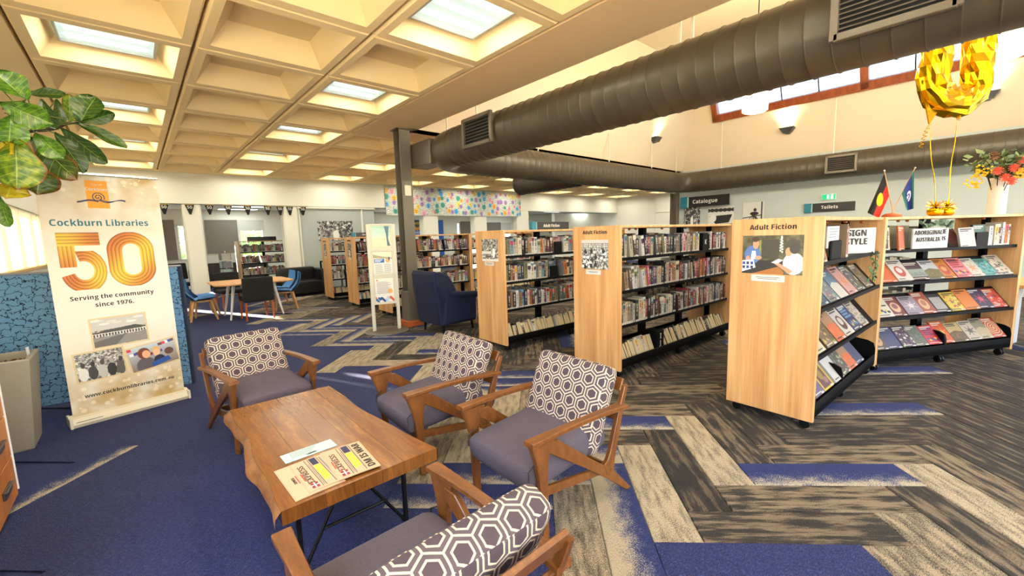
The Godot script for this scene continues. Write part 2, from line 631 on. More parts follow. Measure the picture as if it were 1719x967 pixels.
func colour_photo(w: int, h: int) -> Image:   # two people talking over a table
	var n := noise(71, 0.03, 3)
	var im := paint(w, h, func(x, y):
		var k: float = n.get_noise_2d(x, y) * 0.12
		return col(0.30 + k, 0.30 + k, 0.20 + k))
	rec(im, w * 0.34, h * 0.1, w * 0.28, h * 0.5, col(0.24, 0.23, 0.18))
	rec(im, w * 0.3, h * 0.12, w * 0.03, h * 0.4, col(0.5, 0.55, 0.2))
	for i in 12:
		ell(im, w * (0.66 + 0.015 * sin(i * 3.0)), h * (0.04 + i * 0.035), 4, 4, col(0.85, 0.88, 0.82))
	pol(im, [Vector2(0.28 * w, 0.66 * h), Vector2(0.72 * w, 0.62 * h), Vector2(0.8 * w, 0.8 * h), Vector2(0.3 * w, h), Vector2(0, h), Vector2(0, 0.7 * h)], col(0.16, 0.15, 0.14))
	pol(im, [Vector2(0.18 * w, h), Vector2(0.62 * w, 0.8 * h), Vector2(0.72 * w, 0.95 * h), Vector2(0.7 * w, h)], col(0.62, 0.40, 0.18))
	ell(im, w * 0.18, h * 0.5, w * 0.14, h * 0.24, col(0.30, 0.42, 0.64))
	pol(im, [Vector2(0.17 * w, 0.4 * h), Vector2(0.23 * w, 0.4 * h), Vector2(0.25 * w, 0.62 * h), Vector2(0.15 * w, 0.62 * h)], col(0.9, 0.9, 0.9))
	ell(im, w * 0.235, h * 0.22, w * 0.055, h * 0.13, col(0.80, 0.55, 0.42))
	ell(im, w * 0.225, h * 0.1, w * 0.06, h * 0.07, col(0.25, 0.17, 0.12))
	ell(im, w * 0.28, h * 0.58, w * 0.06, h * 0.05, col(0.82, 0.56, 0.44))
	ell(im, w * 0.1, h * 0.6, w * 0.035, h * 0.07, col(0.80, 0.55, 0.42))
	ell(im, w * 0.86, h * 0.72, w * 0.17, h * 0.28, col(0.80, 0.80, 0.83))
	for i in 160:
		var q := Vector2(w * (0.72 + fmod(i * 0.137, 0.27)), h * (0.5 + fmod(i * 0.211, 0.48)))
		rec(im, q.x, q.y, 3, 2, col(0.62, 0.64, 0.70))
	ell(im, w * 0.84, h * 0.27, w * 0.12, h * 0.16, col(0.26, 0.24, 0.22))
	ell(im, w * 0.78, h * 0.42, w * 0.055, h * 0.11, col(0.82, 0.56, 0.42))
	ell(im, w * 0.87, h * 0.34, w * 0.08, h * 0.13, col(0.24, 0.22, 0.20))
	pol(im, [Vector2(0.55 * w, 0.72 * h), Vector2(0.62 * w, 0.7 * h), Vector2(0.85 * w, 0.9 * h), Vector2(0.8 * w, 0.98 * h)], col(0.82, 0.56, 0.42))
	pol(im, [Vector2(0.5 * w, 0.7 * h), Vector2(0.62 * w, 0.6 * h), Vector2(0.7 * w, 0.63 * h), Vector2(0.6 * w, 0.73 * h)], col(0.92, 0.92, 0.9))
	pol(im, [Vector2(0, 0.66 * h), Vector2(0.2 * w, 0.62 * h), Vector2(0.24 * w, 0.84 * h), Vector2(0, 0.96 * h)], col(0.88, 0.90, 0.95))
	for i in 6:
		rec(im, w * (0.01 + (i % 3) * 0.07), h * (0.69 + (i / 3) * 0.11), w * 0.05, h * 0.08, col(0.15, 0.25, 0.55) if i % 2 == 0 else col(0.2, 0.2, 0.25))
	return im

func family_photo(w: int, h: int) -> Image:
	var im := paint(w, h, func(_x, y): return col(0.72, 0.78, 0.84).lerp(col(0.5, 0.45, 0.42), y / float(h)))
	for i in 16:
		rec(im, w * fmod(i * 0.31, 1.0), h * fmod(i * 0.17, 0.5), w * 0.09, h * 0.12, [col(0.8, 0.2, 0.3), col(0.9, 0.9, 0.9), col(0.2, 0.3, 0.6), col(0.4, 0.25, 0.2)][i % 4])
	ell(im, w * 0.3, h * 0.85, w * 0.2, h * 0.35, col(0.35, 0.33, 0.36))
	ell(im, w * 0.32, h * 0.32, w * 0.13, h * 0.24, col(0.42, 0.22, 0.12))
	ell(im, w * 0.36, h * 0.38, w * 0.085, h * 0.17, col(0.90, 0.66, 0.54))
	ell(im, w * 0.58, h * 0.35, w * 0.085, h * 0.19, col(0.86, 0.66, 0.38))
	ell(im, w * 0.57, h * 0.42, w * 0.07, h * 0.15, col(0.93, 0.72, 0.60))
	ell(im, w * 0.6, h * 0.75, w * 0.12, h * 0.2, col(0.12, 0.14, 0.25))
	ell(im, w * 0.84, h * 0.5, w * 0.1, h * 0.15, col(0.35, 0.25, 0.22))
	pol(im, [Vector2(0.4 * w, 0.8 * h), Vector2(0.8 * w, 0.7 * h), Vector2(0.84 * w, 0.9 * h), Vector2(0.42 * w, h)], col(0.10, 0.30, 0.62))
	return im

func paste(im: Image, src: Image, cx: float, cy: float, w: float, h: float, turn: float, frame: float, fc: Color) -> void:
	var c := cos(turn)
	var s := sin(turn)
	var r := int((w + h) * 0.6)
	for y in range(int(cy) - r, int(cy) + r):
		for x in range(int(cx) - r, int(cx) + r):
			if x < 0 or y < 0 or x >= im.get_width() or y >= im.get_height():
				continue
			var d := Vector2((x - cx) * c + (y - cy) * s, (y - cy) * c - (x - cx) * s)
			if absf(d.x) < w / 2 and absf(d.y) < h / 2:
				im.set_pixel(x, y, src.get_pixel(clampi(int((d.x / w + 0.5) * src.get_width()), 0, src.get_width() - 1), clampi(int((d.y / h + 0.5) * src.get_height()), 0, src.get_height() - 1)))
			elif absf(d.x) < w / 2 + frame and absf(d.y) < h / 2 + frame:
				im.set_pixel(x, y, fc)

# the print of the roll-up banner, 0.80 x 2.10 m at 640 pixels a metre
func banner_print() -> Image:
	var w := 512
	var h := 1344
	var n := noise(31, 1.0, 3)
	var im := paint(w, h, func(x, y):
		var k: float = n.get_noise_2d(x * 0.006, y * 0.006)
		var e := pow(clampf(absf(y / float(h) - 0.48) * 2.1, 0, 1), 3.0) * 0.9
		return col(0.86, 0.845, 0.79).lerp(col(0.70, 0.60, 0.39), clampf(e * (0.55 + k), 0, 1)))
	var r := RandomNumberGenerator.new()
	r.seed = 4
	for i in 46:
		var y := h * (r.randf_range(0.86, 0.985) if i < 30 else r.randf_range(0.01, 0.07))
		var x := r.randf() * w
		var rad := r.randf_range(5, 13)
		for yy in range(int(y - rad), int(y + rad)):
			for xx in range(int(x - rad), int(x + rad)):
				if xx >= 0 and yy >= 0 and xx < w and yy < h and Vector2(xx - x, yy - y).length() < rad:
					im.set_pixel(xx, yy, im.get_pixel(xx, yy).lerp(col(0.97, 0.94, 0.84), 0.45))
	# gold numerals: four ribbons that follow the strokes
	var gold := [col(0.70, 0.34, 0.02), col(0.90, 0.62, 0.08), col(0.80, 0.48, 0.04), col(0.95, 0.76, 0.16)]
	for y in range(319, 639):
		for x in range(44, 456):
			var nought := x > 232
			var q := Vector2((x - 239.0) / 1.52 + 182.0 if nought else (x - 38.0) / 1.17, (y - 319.0) / 1.553)
			var d := -1.0          # place across the stroke, 0..1
			var l := 0.0
			# five
			if not nought and q.y < 46 and q.x >= 6 and q.x < 152:
				d = q.y / 46.0
				l = q.x
				if q.x < 62 and q.x > q.y + 8:
					d = clampf(q.y / 46.0, 0, 1)
			if not nought and q.y >= 46 and q.y < 122 and q.x >= 6 and q.x < 62:
				d = (q.x - 6) / 56.0
				l = q.y
			var cc := q - Vector2(84, 136)
			var rr := cc.length()
			if not nought and rr > 34 and rr < 80 and q.y > 66:
				var an := atan2(cc.y, cc.x)
				if (an > -1.9 and an < 2.9) and not (q.x < 62 and q.y < 122):
					d = 1.0 - (rr - 34) / 46.0
					l = an * 60.0
			# nought: rounded rectangle ring
			var z := q - Vector2(252, 103)
			var core := Vector2(0, maxf(absf(z.y) - 34.0, 0.0))
			var zr := Vector2(absf(z.x), core.y).length()
			if nought and zr < 70 and zr > 26:
				d = (70 - zr) / 44.0
				l = z.y + z.x
			if d >= 0.0:
				var st := fmod(d * 4.0, 1.0)
				var c: Color = gold[0].lerp(gold[3], clampf(0.5 + 0.5 * sin(l * 0.022 + 1.2), 0, 1)).lerp(gold[1], 0.15)
				c = c.darkened(0.42 * pow(1.0 - st, 2.0)).lightened(0.10 * st)
				im.set_pixel(x, y, c)
	# logo: orange square, spiral wave
	pol(im, [Vector2(190, 30), Vector2(282, 30), Vector2(282, 183), Vector2(190, 183)], col(0.90, 0.60, 0.10))
	var dk := col(0.16, 0.16, 0.30)
	for i in 130:
		var a := i * 0.1
		var rad := 3.0 + i * 0.19
		ell(im, 236 + cos(a) * rad, 122 + sin(a) * rad, 2.4, 2.4, dk)
	for k in 3:
		for i in 108:
			ell(im, 244.0 + i, 142 - k * 5 + sin(i * 0.052) * (9 - k) + i * 0.07 * k, 1.9, 1.7, dk)
		for i in 86:
			ell(im, 236.0 - i, 142 + k * 3 - sin(i * 0.05) * 6, 1.8, 1.6, dk)
	# old prints
	var fr := col(0.80, 0.73, 0.56)
	paste(im, mono_photo(220, 146, 12, 2), 246, 893, 236, 160, -0.02, 9, fr)
	paste(im, mono_photo(190, 150, 13, 3), 143, 1075, 200, 156, -0.03, 9, fr)
	paste(im, family_photo(210, 140), 382, 1077, 230, 144, -0.14, 9, fr)
	return im

func mural_print() -> Image:
	var w := 1024
	var h := 164
	var im := Image.create(w, h, false, Image.FORMAT_RGB8)
	im.fill(col(0.80, 0.82, 0.78))
	var r := RandomNumberGenerator.new()
	r.seed = 9
	for i in 2600:
		var p := Vector2(r.randf() * w, r.randf() * h)
		lin(im, p, p + Vector2(r.randf_range(-7, 7), r.randf_range(-7, 7)), 1.4, [col(0.12, 0.13, 0.15), col(0.2, 0.35, 0.3), col(0.3, 0.25, 0.2)][i % 3])
	var cs := [col(0.93, 0.70, 0.10), col(0.30, 0.66, 0.90), col(0.92, 0.55, 0.60), col(0.25, 0.62, 0.58), col(0.93, 0.82, 0.35), col(0.65, 0.50, 0.75), col(0.92, 0.92, 0.9), col(0.90, 0.62, 0.72)]
	for i in 116:
		var x := (i / 4) * 36.0 + r.randf_range(0, 30)
		var y := 20.0 + (i % 4) * 41.0 + r.randf_range(-11, 11)
		var a := r.randf_range(6, 13)
		var c: Color = cs[r.randi() % 8]
		for k in 10:
			var d := Vector2.from_angle(k * TAU / 10)
			lin(im, Vector2(x, y) + d * a, Vector2(x, y) + d * (a + 6), 3, c)
		ell(im, x, y, a + 1.5, a * 1.15 + 1.5, col(0.15, 0.15, 0.18) if c.r > 0.91 and c.b > 0.8 else c)
		ell(im, x, y, a, a * 1.15, c)
		ell(im, x - a * 0.35, y - 3, 2, 2.5, col(0.1, 0.1, 0.1))
		ell(im, x + a * 0.35, y - 3, 2, 2.5, col(0.1, 0.1, 0.1))
		for k in 9:
			rec(im, x - a * 0.4 + k * a * 0.1, y + 5 + 3 * sin(k * PI / 8), 2, 2, col(0.1, 0.1, 0.1))
	return im

# spines of upright books: 48 columns; right half of each column is the plain board, bottom strip the page edge
const SPN := 48
var spine_name := []
func spine_atlas() -> Image:
	var im := Image.create(SPN * 32, 256, false, Image.FORMAT_RGB8)
	var pal := [["cream", col(0.88, 0.84, 0.72)], ["black", col(0.09, 0.09, 0.10)], ["white", col(0.93, 0.93, 0.91)], ["red", col(0.72, 0.13, 0.12)], ["navy", col(0.12, 0.18, 0.34)], ["pale blue", col(0.45, 0.66, 0.80)],
		["tan", col(0.70, 0.55, 0.38)], ["brown", col(0.33, 0.20, 0.14)], ["grey", col(0.45, 0.46, 0.47)], ["orange", col(0.88, 0.45, 0.12)], ["yellow", col(0.92, 0.78, 0.18)], ["olive", col(0.42, 0.45, 0.24)],
		["teal", col(0.12, 0.48, 0.50)], ["pink", col(0.84, 0.22, 0.40)], ["maroon", col(0.36, 0.09, 0.14)], ["purple", col(0.33, 0.22, 0.45)]]
	var r := RandomNumberGenerator.new()
	r.seed = 21
	spine_name.clear()
	for i in SPN:
		var k := i % 16
		if i >= 16:
			k = [0, 2, 6, 8, 1, 0, 4, 2, 7, 0, 9, 2, 1, 5, 0, 14, 1, 2, 0, 1, 3, 6, 2, 8, 1, 0, 2, 7, 4, 1, 0, 2][i - 16]
		var c: Color = pal[k][1]
		spine_name.append(pal[k][0])
		c = c.lightened(r.randf() * 0.12).darkened(r.randf() * 0.22)
		c = c.lerp(Color.from_hsv(c.h, 0.0, c.get_luminance()), 0.22)
		rec(im, i * 32, 0, 32, 256, c)
		var ink: Color = col(0.95, 0.93, 0.85) if c.get_luminance() < 0.45 else ([col(0.1, 0.1, 0.12), col(0.6, 0.1, 0.1), col(0.12, 0.2, 0.4)][i % 3])
		if r.randf() < 0.4:
			rec(im, i * 32, r.randi_range(10, 40), 20, r.randi_range(20, 70), pal[r.randi() % 16][1])
		var y := r.randi_range(14, 40)
		var ln := r.randi_range(60, 110)
		for g in ln / 7:
			rec(im, i * 32 + 7, y + g * 7, 7, 5 if r.randf() < 0.85 else 0, ink)
		for g in r.randi_range(4, 8):
			rec(im, i * 32 + 8, y + ln + 14 + g * 5, 4, 3, ink)
		if r.randf() < 0.85:
			rec(im, i * 32, 214, 20, 30, col(0.95, 0.95, 0.93))
			rec(im, i * 32 + 5, 220, 10, 3, col(0.1, 0.1, 0.1))
			rec(im, i * 32 + 5, 228, 10, 3, col(0.1, 0.1, 0.1))
		rec(im, i * 32 + 20, 0, 12, 232, c)
	for x in SPN * 32:
		var p := 0.80 + 0.10 * sin(x * 2.1)
		rec(im, x, 246, 1, 10, col(p, p * 0.93, p * 0.74))
	return im

# a closed book one unit each way, spine to +z, base at y = 0
func book_mesh(i: int, pages_out := false) -> MB:
	var b := MB.new()
	var u0 := (i * 32 + 1.0) / (SPN * 32)
	var u1 := (i * 32 + 19.0) / (SPN * 32)
	var p0 := (i * 32 + 23.0) / (SPN * 32)
	var p1 := (i * 32 + 29.0) / (SPN * 32)
	var q := [Vector2(p0, 0.1), Vector2(p1, 0.1), Vector2(p1, 0.8), Vector2(p0, 0.8)]
	var pg := [Vector2(u0, 0.97), Vector2(p1, 0.97), Vector2(p1, 0.99), Vector2(u0, 0.99)]
	var sp := [Vector2(u0, 0.94), Vector2(u1, 0.94), Vector2(u1, 0.0), Vector2(u0, 0.0)]
	b.poly([Vector3(-0.5, 0, 0), Vector3(0.5, 0, 0), Vector3(0.5, 1, 0), Vector3(-0.5, 1, 0)], Vector3.BACK, pg if pages_out else sp)
	b.poly([Vector3(-0.5, 0, -1), Vector3(0.5, 0, -1), Vector3(0.5, 1, -1), Vector3(-0.5, 1, -1)], Vector3.FORWARD, pg)
	for s in [-0.5, 0.5]:
		b.poly([Vector3(s, 0, 0), Vector3(s, 0, -1), Vector3(s, 1, -1), Vector3(s, 1, 0)], Vector3(s, 0, 0), q)
	# pages sit a little below the boards
	b.poly([Vector3(-0.42, 0.975, -0.03), Vector3(0.42, 0.975, -0.03), Vector3(0.42, 0.975, -0.99), Vector3(-0.42, 0.975, -0.99)], Vector3.UP, pg)
	for s in [-0.46, 0.46]:
		b.poly([Vector3(s - 0.04, 1, 0), Vector3(s + 0.04, 1, 0), Vector3(s + 0.04, 1, -1), Vector3(s - 0.04, 1, -1)], Vector3.UP, q)
	b.poly([Vector3(-0.5, 0, 0), Vector3(0.5, 0, 0), Vector3(0.5, 0, -1), Vector3(-0.5, 0, -1)], Vector3.DOWN, q)
	return b

# front covers: 48 cells of 80 x 120
const CVX := 8
const CVY := 6
func cover_atlas() -> Image:
	var im := Image.create(CVX * 80, CVY * 120, false, Image.FORMAT_RGB8)
	var r := RandomNumberGenerator.new()
	r.seed = 33
	# base, accent, motif
	var cv := [[col(0.87, 0.40, 0.10), col(0.95, 0.9, 0.8), 0], [col(0.92, 0.90, 0.86), col(0.75, 0.28, 0.18), 1], [col(0.28, 0.10, 0.10), col(0.60, 0.66, 0.62), 2], [col(0.80, 0.82, 0.84), col(0.45, 0.42, 0.18), 3],
		[col(0.82, 0.50, 0.08), col(0.75, 0.25, 0.12), 1], [col(0.94, 0.55, 0.58), col(0.7, 0.1, 0.15), 4], [col(0.90, 0.88, 0.82), col(0.90, 0.6, 0.3), 5], [col(0.40, 0.74, 0.72), col(0.15, 0.45, 0.6), 6],
		[col(0.93, 0.88, 0.80), col(0.25, 0.2, 0.18), 6], [col(0.90, 0.90, 0.84), col(0.2, 0.25, 0.2), 4], [col(0.45, 0.15, 0.10), col(0.9, 0.75, 0.6), 1], [col(0.62, 0.58, 0.64), col(0.9, 0.88, 0.9), 5],
		[col(0.66, 0.30, 0.16), col(0.9, 0.75, 0.55), 1], [col(0.08, 0.08, 0.08), col(0.93, 0.93, 0.9), 7], [col(0.92, 0.80, 0.2), col(0.85, 0.2, 0.2), 6], [col(0.90, 0.52, 0.06), col(0.95, 0.75, 0.2), 0],
		[col(0.20, 0.14, 0.30), col(0.85, 0.2, 0.3), 5], [col(0.85, 0.28, 0.14), col(0.95, 0.85, 0.75), 6], [col(0.30, 0.30, 0.26), col(0.85, 0.68, 0.45), 1], [col(0.22, 0.25, 0.45), col(0.85, 0.35, 0.1), 0],
		[col(0.25, 0.12, 0.25), col(0.9, 0.85, 0.8), 6], [col(0.40, 0.44, 0.38), col(0.3, 0.33, 0.28), 5], [col(0.82, 0.12, 0.20), col(0.4, 0.15, 0.4), 4], [col(0.90, 0.36, 0.10), col(0.95, 0.7, 0.2), 5],
		[col(0.80, 0.72, 0.50), col(0.45, 0.35, 0.2), 3], [col(0.84, 0.80, 0.72), col(0.3, 0.25, 0.22), 5], [col(0.60, 0.58, 0.48), col(0.8, 0.75, 0.6), 3], [col(0.80, 0.25, 0.12), col(0.95, 0.85, 0.7), 8],
		[col(0.95, 0.82, 0.15), col(0.1, 0.1, 0.1), 0], [col(0.55, 0.50, 0.45), col(0.75, 0.2, 0.15), 8], [col(0.12, 0.36, 0.30), col(0.9, 0.9, 0.85), 0], [col(0.93, 0.93, 0.92), col(0.3, 0.4, 0.6), 0],
		[col(0.35, 0.50, 0.62), col(0.92, 0.92, 0.9), 3], [col(0.48, 0.52, 0.56), col(0.90, 0.80, 0.55), 6], [col(0.85, 0.80, 0.74), col(0.35, 0.3, 0.25), 6], [col(0.50, 0.45, 0.30), col(0.15, 0.14, 0.10), 6],
		[col(0.90, 0.42, 0.22), col(0.2, 0.35, 0.5), 3], [col(0.88, 0.68, 0.66), col(0.9, 0.5, 0.2), 5], [col(0.25, 0.28, 0.30), col(0.90, 0.85, 0.7), 6], [col(0.92, 0.88, 0.75), col(0.4, 0.45, 0.25), 1],
		[col(0.45, 0.35, 0.15), col(0.85, 0.75, 0.4), 6], [col(0.72, 0.55, 0.40), col(0.92, 0.45, 0.2), 3], [col(0.28, 0.30, 0.22), col(0.8, 0.8, 0.7), 6], [col(0.12, 0.16, 0.40), col(0.45, 0.65, 0.85), 4],
		[col(0.94, 0.80, 0.10), col(0.40, 0.14, 0.16), 9], [col(0.42, 0.38, 0.55), col(0.75, 0.72, 0.8), 5], [col(0.90, 0.88, 0.85), col(0.4, 0.2, 0.15), 1], [col(0.90, 0.55, 0.12), col(0.5, 0.2, 0.1), 9]]
	for i in 48:
		var x := (i % CVX) * 80.0
		var y := (i / CVX) * 120.0
		var a: Color = cv[i][0]
		var b: Color = cv[i][1]
		rec(im, x, y, 80, 120, a)
		var k: int = cv[i][2]
		if k == 1:
			ell(im, x + 40, y + 68, 24, 30, b)
			ell(im, x + 40, y + 62, 14, 16, a.lightened(0.25))
		elif k == 2:
			rec(im, x, y + 50, 80, 50, b)
			for j in 9:
				lin(im, Vector2(x + 6 + j * 8, y + 92), Vector2(x + 6 + j * 8, y + 70 + j % 3 * 6), 2, col(0.12, 0.1, 0.1))
		elif k == 3:
			pol(im, [Vector2(x, y + 66), Vector2(x + 34, y + 52), Vector2(x + 80, y + 62), Vector2(x + 80, y + 119), Vector2(x, y + 119)], b)
			for j in 30:
				ell(im, x + r.randf() * 78, y + 70 + r.randf() * 46, 3, 2, b.lightened(r.randf() * 0.4))
		elif k == 4:
			for j in 4:
				rec(im, x + 10, y + 14 + j * 13, 60 - j * 7 % 20, 8, b)
			for j in 6:
				ell(im, x + 14 + j * 10, y + 84 + (j % 2) * 9, 7, 7, [col(0.2, 0.4, 0.6), col(0.95, 0.8, 0.3), b][j % 3])
		elif k == 5:
			for j in 14:
				var d := Vector2.from_angle(j * TAU / 14)
				lin(im, Vector2(x + 42, y + 64), Vector2(x + 42, y + 64) + d * (14 + 16 * (j % 2)), 3, b)
			ell(im, x + 42, y + 64, 10, 12, b.lightened(0.2))
		elif k == 6:
			for j in 42:
				ell(im, x + r.randf() * 78, y + 22 + r.randf() * 94, r.randf() * 6 + 2, r.randf() * 6 + 2, [b, a.lightened(0.35), a.darkened(0.4), Color.from_hsv(r.randf(), 0.5, 0.7)][j % 4])
		elif k == 7:
			for j in 8:
				rec(im, x + 16 + j * 7, y + 22, 4, 78, b)
		elif k == 8:
			for j in 7:
				ell(im, x + 44, y + 64, 40 - j * 5.5, 46 - j * 6.2, b if j % 2 == 0 else a)
		elif k == 9:
			rec(im, x + 10, y + 26, 60, 84, b)
			ell(im, x + 38, y + 64, 16, 22, a.darkened(0.3))
			ell(im, x + 52, y + 90, 14, 12, b.lightened(0.4))
		var ink := col(0.96, 0.94, 0.88) if a.get_luminance() < 0.5 else a.darkened(0.72)
		if k != 7 and k != 9:
			rec(im, x + 8, y + 8, r.randi_range(44, 64), 7, ink)
			rec(im, x + 8, y + 19, r.randi_range(24, 52), 5, ink)
		rec(im, x + 8, y + 108, r.randi_range(30, 56), 4, ink)
		rec(im, x + 56, y + 112, 18, 7, col(0.95, 0.95, 0.95))
	return im

func cover_mesh(i: int) -> MB:
	var b := MB.new()
	b.box(Vector3(0, 0.5, -0.5), Vector3(1, 1, 1), 0.0)
	for k in b.t.size():
		b.t[k] = Vector2((i % CVX + 0.04) / CVX, (i / CVX + 0.02) / CVY)
	var u := float(i % CVX) / CVX
	var w := float(i / CVX) / CVY
	b.poly([Vector3(-0.5, 0, 0.004), Vector3(0.5, 0, 0.004), Vector3(0.5, 1, 0.004), Vector3(-0.5, 1, 0.004)], Vector3.BACK,
		[Vector2(u + 0.002, w + 0.165), Vector2(u + 0.123, w + 0.165), Vector2(u + 0.123, w + 0.001), Vector2(u + 0.002, w + 0.001)])
	return b

func make_materials() -> void:
	var dk := col(0.135, 0.118, 0.10)
	M.plank = []
	M.plank.append(mat(Color.WHITE, 0.95, 0, streaks(101, dk, col(0.265, 0.23, 0.185), col(0.42, 0.37, 0.30), 0.0)))
	M.plank.append(mat(Color.WHITE, 0.95, 0, streaks(151, dk, col(0.24, 0.21, 0.165), col(0.38, 0.335, 0.27), -0.2)))
	M.plank.append(mat(Color.WHITE, 0.95, 0, streaks(202, dk, col(0.31, 0.27, 0.215), col(0.47, 0.415, 0.335), 0.25)))
	M.plank.append(mat(Color.WHITE, 0.95, 0, streaks(263, col(0.10, 0.09, 0.08), col(0.20, 0.175, 0.14), col(0.34, 0.29, 0.225), -0.25)))
	M.plank.append(mat(Color.WHITE, 0.95, 0, speckle(303, col(0.64, 0.595, 0.50), col(0.22, 0.20, 0.17), -0.26)))     # 4 cream
	M.plank.append(mat(Color.WHITE, 0.95, 0, speckle(353, col(0.59, 0.54, 0.45), col(0.20, 0.18, 0.155), 0.0)))    # 5 cream, darker flecks
	M.plank.append(mat(Color.WHITE, 0.95, 0, frayed(404, col(0.062, 0.125, 0.35), col(0.66, 0.615, 0.52), 0.72)))     # 6 blue frayed to cream
	M.plank.append(mat(Color.WHITE, 0.95, 0, frayed(454, col(0.06, 0.12, 0.34), col(0.62, 0.575, 0.48), 0.35)))     # 7 mostly cream
	var bn := noise(61, 1.0, 3)
	var bt := tex_of(paint(192, 192, func(x, y):
		var k: float = bn.get_noise_2d(x * 0.11, y * 0.5) * 0.6 + bn.get_noise_2d(x * 0.5, y * 0.9) * 0.5
		return col(0.068, 0.122, 0.335).lightened(maxf(k, 0) * 0.34).darkened(maxf(-k, 0) * 0.75)))
	M.plank.append(mat(Color.WHITE, 0.95, 0, bt))                                                                 # 8 plain blue
	M.blue_base = mat(Color.WHITE, 0.95, 0, bt, 2.0)
	var cb := Image.create(192, 192, false, Image.FORMAT_RGB8)
	cb = paint(192, 192, func(x, y):
		var k: float = 0.5 + bn.get_noise_2d(x * 0.4, y * 0.4) * 0.8
		return col(k, k, k))
	cb.bump_map_to_normal_map(3.0)
	var cbt := tex_of(cb)
	for m in M.plank:
		m.normal_enabled = true
		m.normal_texture = cbt
		m.normal_scale = 0.8
	M.oak = mat(Color.WHITE, 0.45, 0, straight_grain(41, col(0.78, 0.60, 0.385), col(0.68, 0.485, 0.285), col(0.86, 0.70, 0.49)), 0.6)
	M.oak.uv1_offset = Vector3(0.5, 0.5, 0.5)
	var oaks := straight_grain(43, col(0.76, 0.57, 0.35), col(0.66, 0.46, 0.26), col(0.84, 0.66, 0.44))
	M.beech = mat(Color.WHITE, 0.5, 0, oaks, 1.6)
	var wal := wood(256, 512, 47, col(0.47, 0.29, 0.125), col(0.395, 0.235, 0.095), col(0.29, 0.165, 0.065), 0.03, 0.004)
	M.walnut = mat(Color.WHITE, 0.32, 0, wal, 2.4)
	M.table = []
	for k in 4:
		M.table.append(mat(Color.WHITE, 0.26, 0, wood(160, 384, 81 + k * 9, [col(0.50, 0.31, 0.115), col(0.53, 0.335, 0.13), col(0.475, 0.295, 0.105), col(0.55, 0.355, 0.145)][k], col(0.43, 0.26, 0.09), col(0.33, 0.19, 0.065), 0.03, 0.006)))
		M.table[k].uv1_scale = Vector3(3.0, 0.75, 1)
	M.bark = mat(Color.WHITE, 0.5, 0, wood(160, 256, 131, col(0.58, 0.40, 0.22), col(0.44, 0.28, 0.14), col(0.28, 0.16, 0.08), 0.02, 0.03), 2.0)
	M.hex = mat(Color.WHITE, 0.9, 0, hexes())
	M.hex.uv1_scale = Vector3(1.0 / 0.088, 1.0 / 0.1524, 1)
	var fb := noise(88, 1.0, 2)
	var ft := tex_of(paint(128, 128, func(x, y):
		var k: float = fb.get_noise_2d(x * 0.9, y * 0.35) * 0.22 + (0.06 if (x / 2 + y / 2) % 2 == 0 else -0.04)
		return col(0.26, 0.235, 0.285).lightened(maxf(k, 0)).darkened(maxf(-k, 0))))
	M.seat = mat(Color.WHITE, 0.92, 0, ft)
	M.seat.uv1_scale = Vector3(7, 7, 1)
	M.black = mat(col(0.022, 0.022, 0.024), 0.6)
	M.black.metallic_specular = 0.25
	M.steel = mat(col(0.06, 0.06, 0.065), 0.4, 0.4)
	M.chrome = mat(col(0.72, 0.72, 0.72), 0.25, 1.0)
	M.white = mat(col(0.88, 0.88, 0.86), 0.5)
	M.offwhite = mat(col(0.82, 0.80, 0.72), 0.5)
	M.paper = mat(col(0.80, 0.79, 0.76), 0.85)
	M.ink = mat(col(0.10, 0.09, 0.09), 0.7)
	M.sign = mat(col(0.03, 0.03, 0.035), 0.4)
	M.teal = mat(col(0.05, 0.42, 0.50), 0.5)
	M.tealtext = mat(col(0.10, 0.40, 0.47), 0.6)
	var pl := noise(19, 0.05, 3)
	var pim := paint(128, 128, func(x, y):
		var k: float = 0.5 + pl.get_noise_2d(x * 3.0, y * 3.0) * 0.5
		return col(k, k, k))
	pim.bump_map_to_normal_map(1.0)
	var ptx := tex_of(pim)
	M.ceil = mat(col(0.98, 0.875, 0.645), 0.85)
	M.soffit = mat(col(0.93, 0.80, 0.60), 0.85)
	M.upper = mat(col(0.83, 0.765, 0.65), 0.85)
	M.wall = mat(col(0.93, 0.92, 0.87), 0.85)
	M.bluewall = mat(col(0.69, 0.725, 0.71), 0.85)
	for k in ["ceil", "soffit", "upper", "wall", "bluewall"]:
		M[k].normal_enabled = true
		M[k].normal_texture = ptx
		M[k].normal_scale = 0.15
		M[k].uv1_triplanar = true
		M[k].uv1_scale = Vector3.ONE * 1.5
	M.duct = mat(col(0.27, 0.24, 0.19), 0.42, 0.1)
	M.ductdark = mat(col(0.22, 0.20, 0.165), 0.42, 0.15)
	M.grille = mat(col(0.36, 0.325, 0.27), 0.45, 0.1)
	M.dark = mat(col(0.02, 0.02, 0.02), 0.8)
	M.column = mat(col(0.36, 0.335, 0.285), 0.5)
	M.spine = mat(col(0.84, 0.83, 0.81), 0.6, 0, tex_of(spine_atlas()))
	M.cover = mat(col(0.68, 0.67, 0.65), 0.5, 0, tex_of(cover_atlas()))
	M.glass = mat(Color(0.9, 0.95, 1.0, 0.08), 0.03)
	M.glass.transparency = BaseMaterial3D.TRANSPARENCY_ALPHA
	M.tinted = mat(Color(0.55, 0.72, 0.92, 0.45), 0.03)
	M.tinted.transparency = BaseMaterial3D.TRANSPARENCY_ALPHA
	M.blind = mat(col(0.93, 0.92, 0.86), 0.8)
	M.blind.backlight_enabled = true
	M.blind.backlight = col(0.8, 0.78, 0.7)
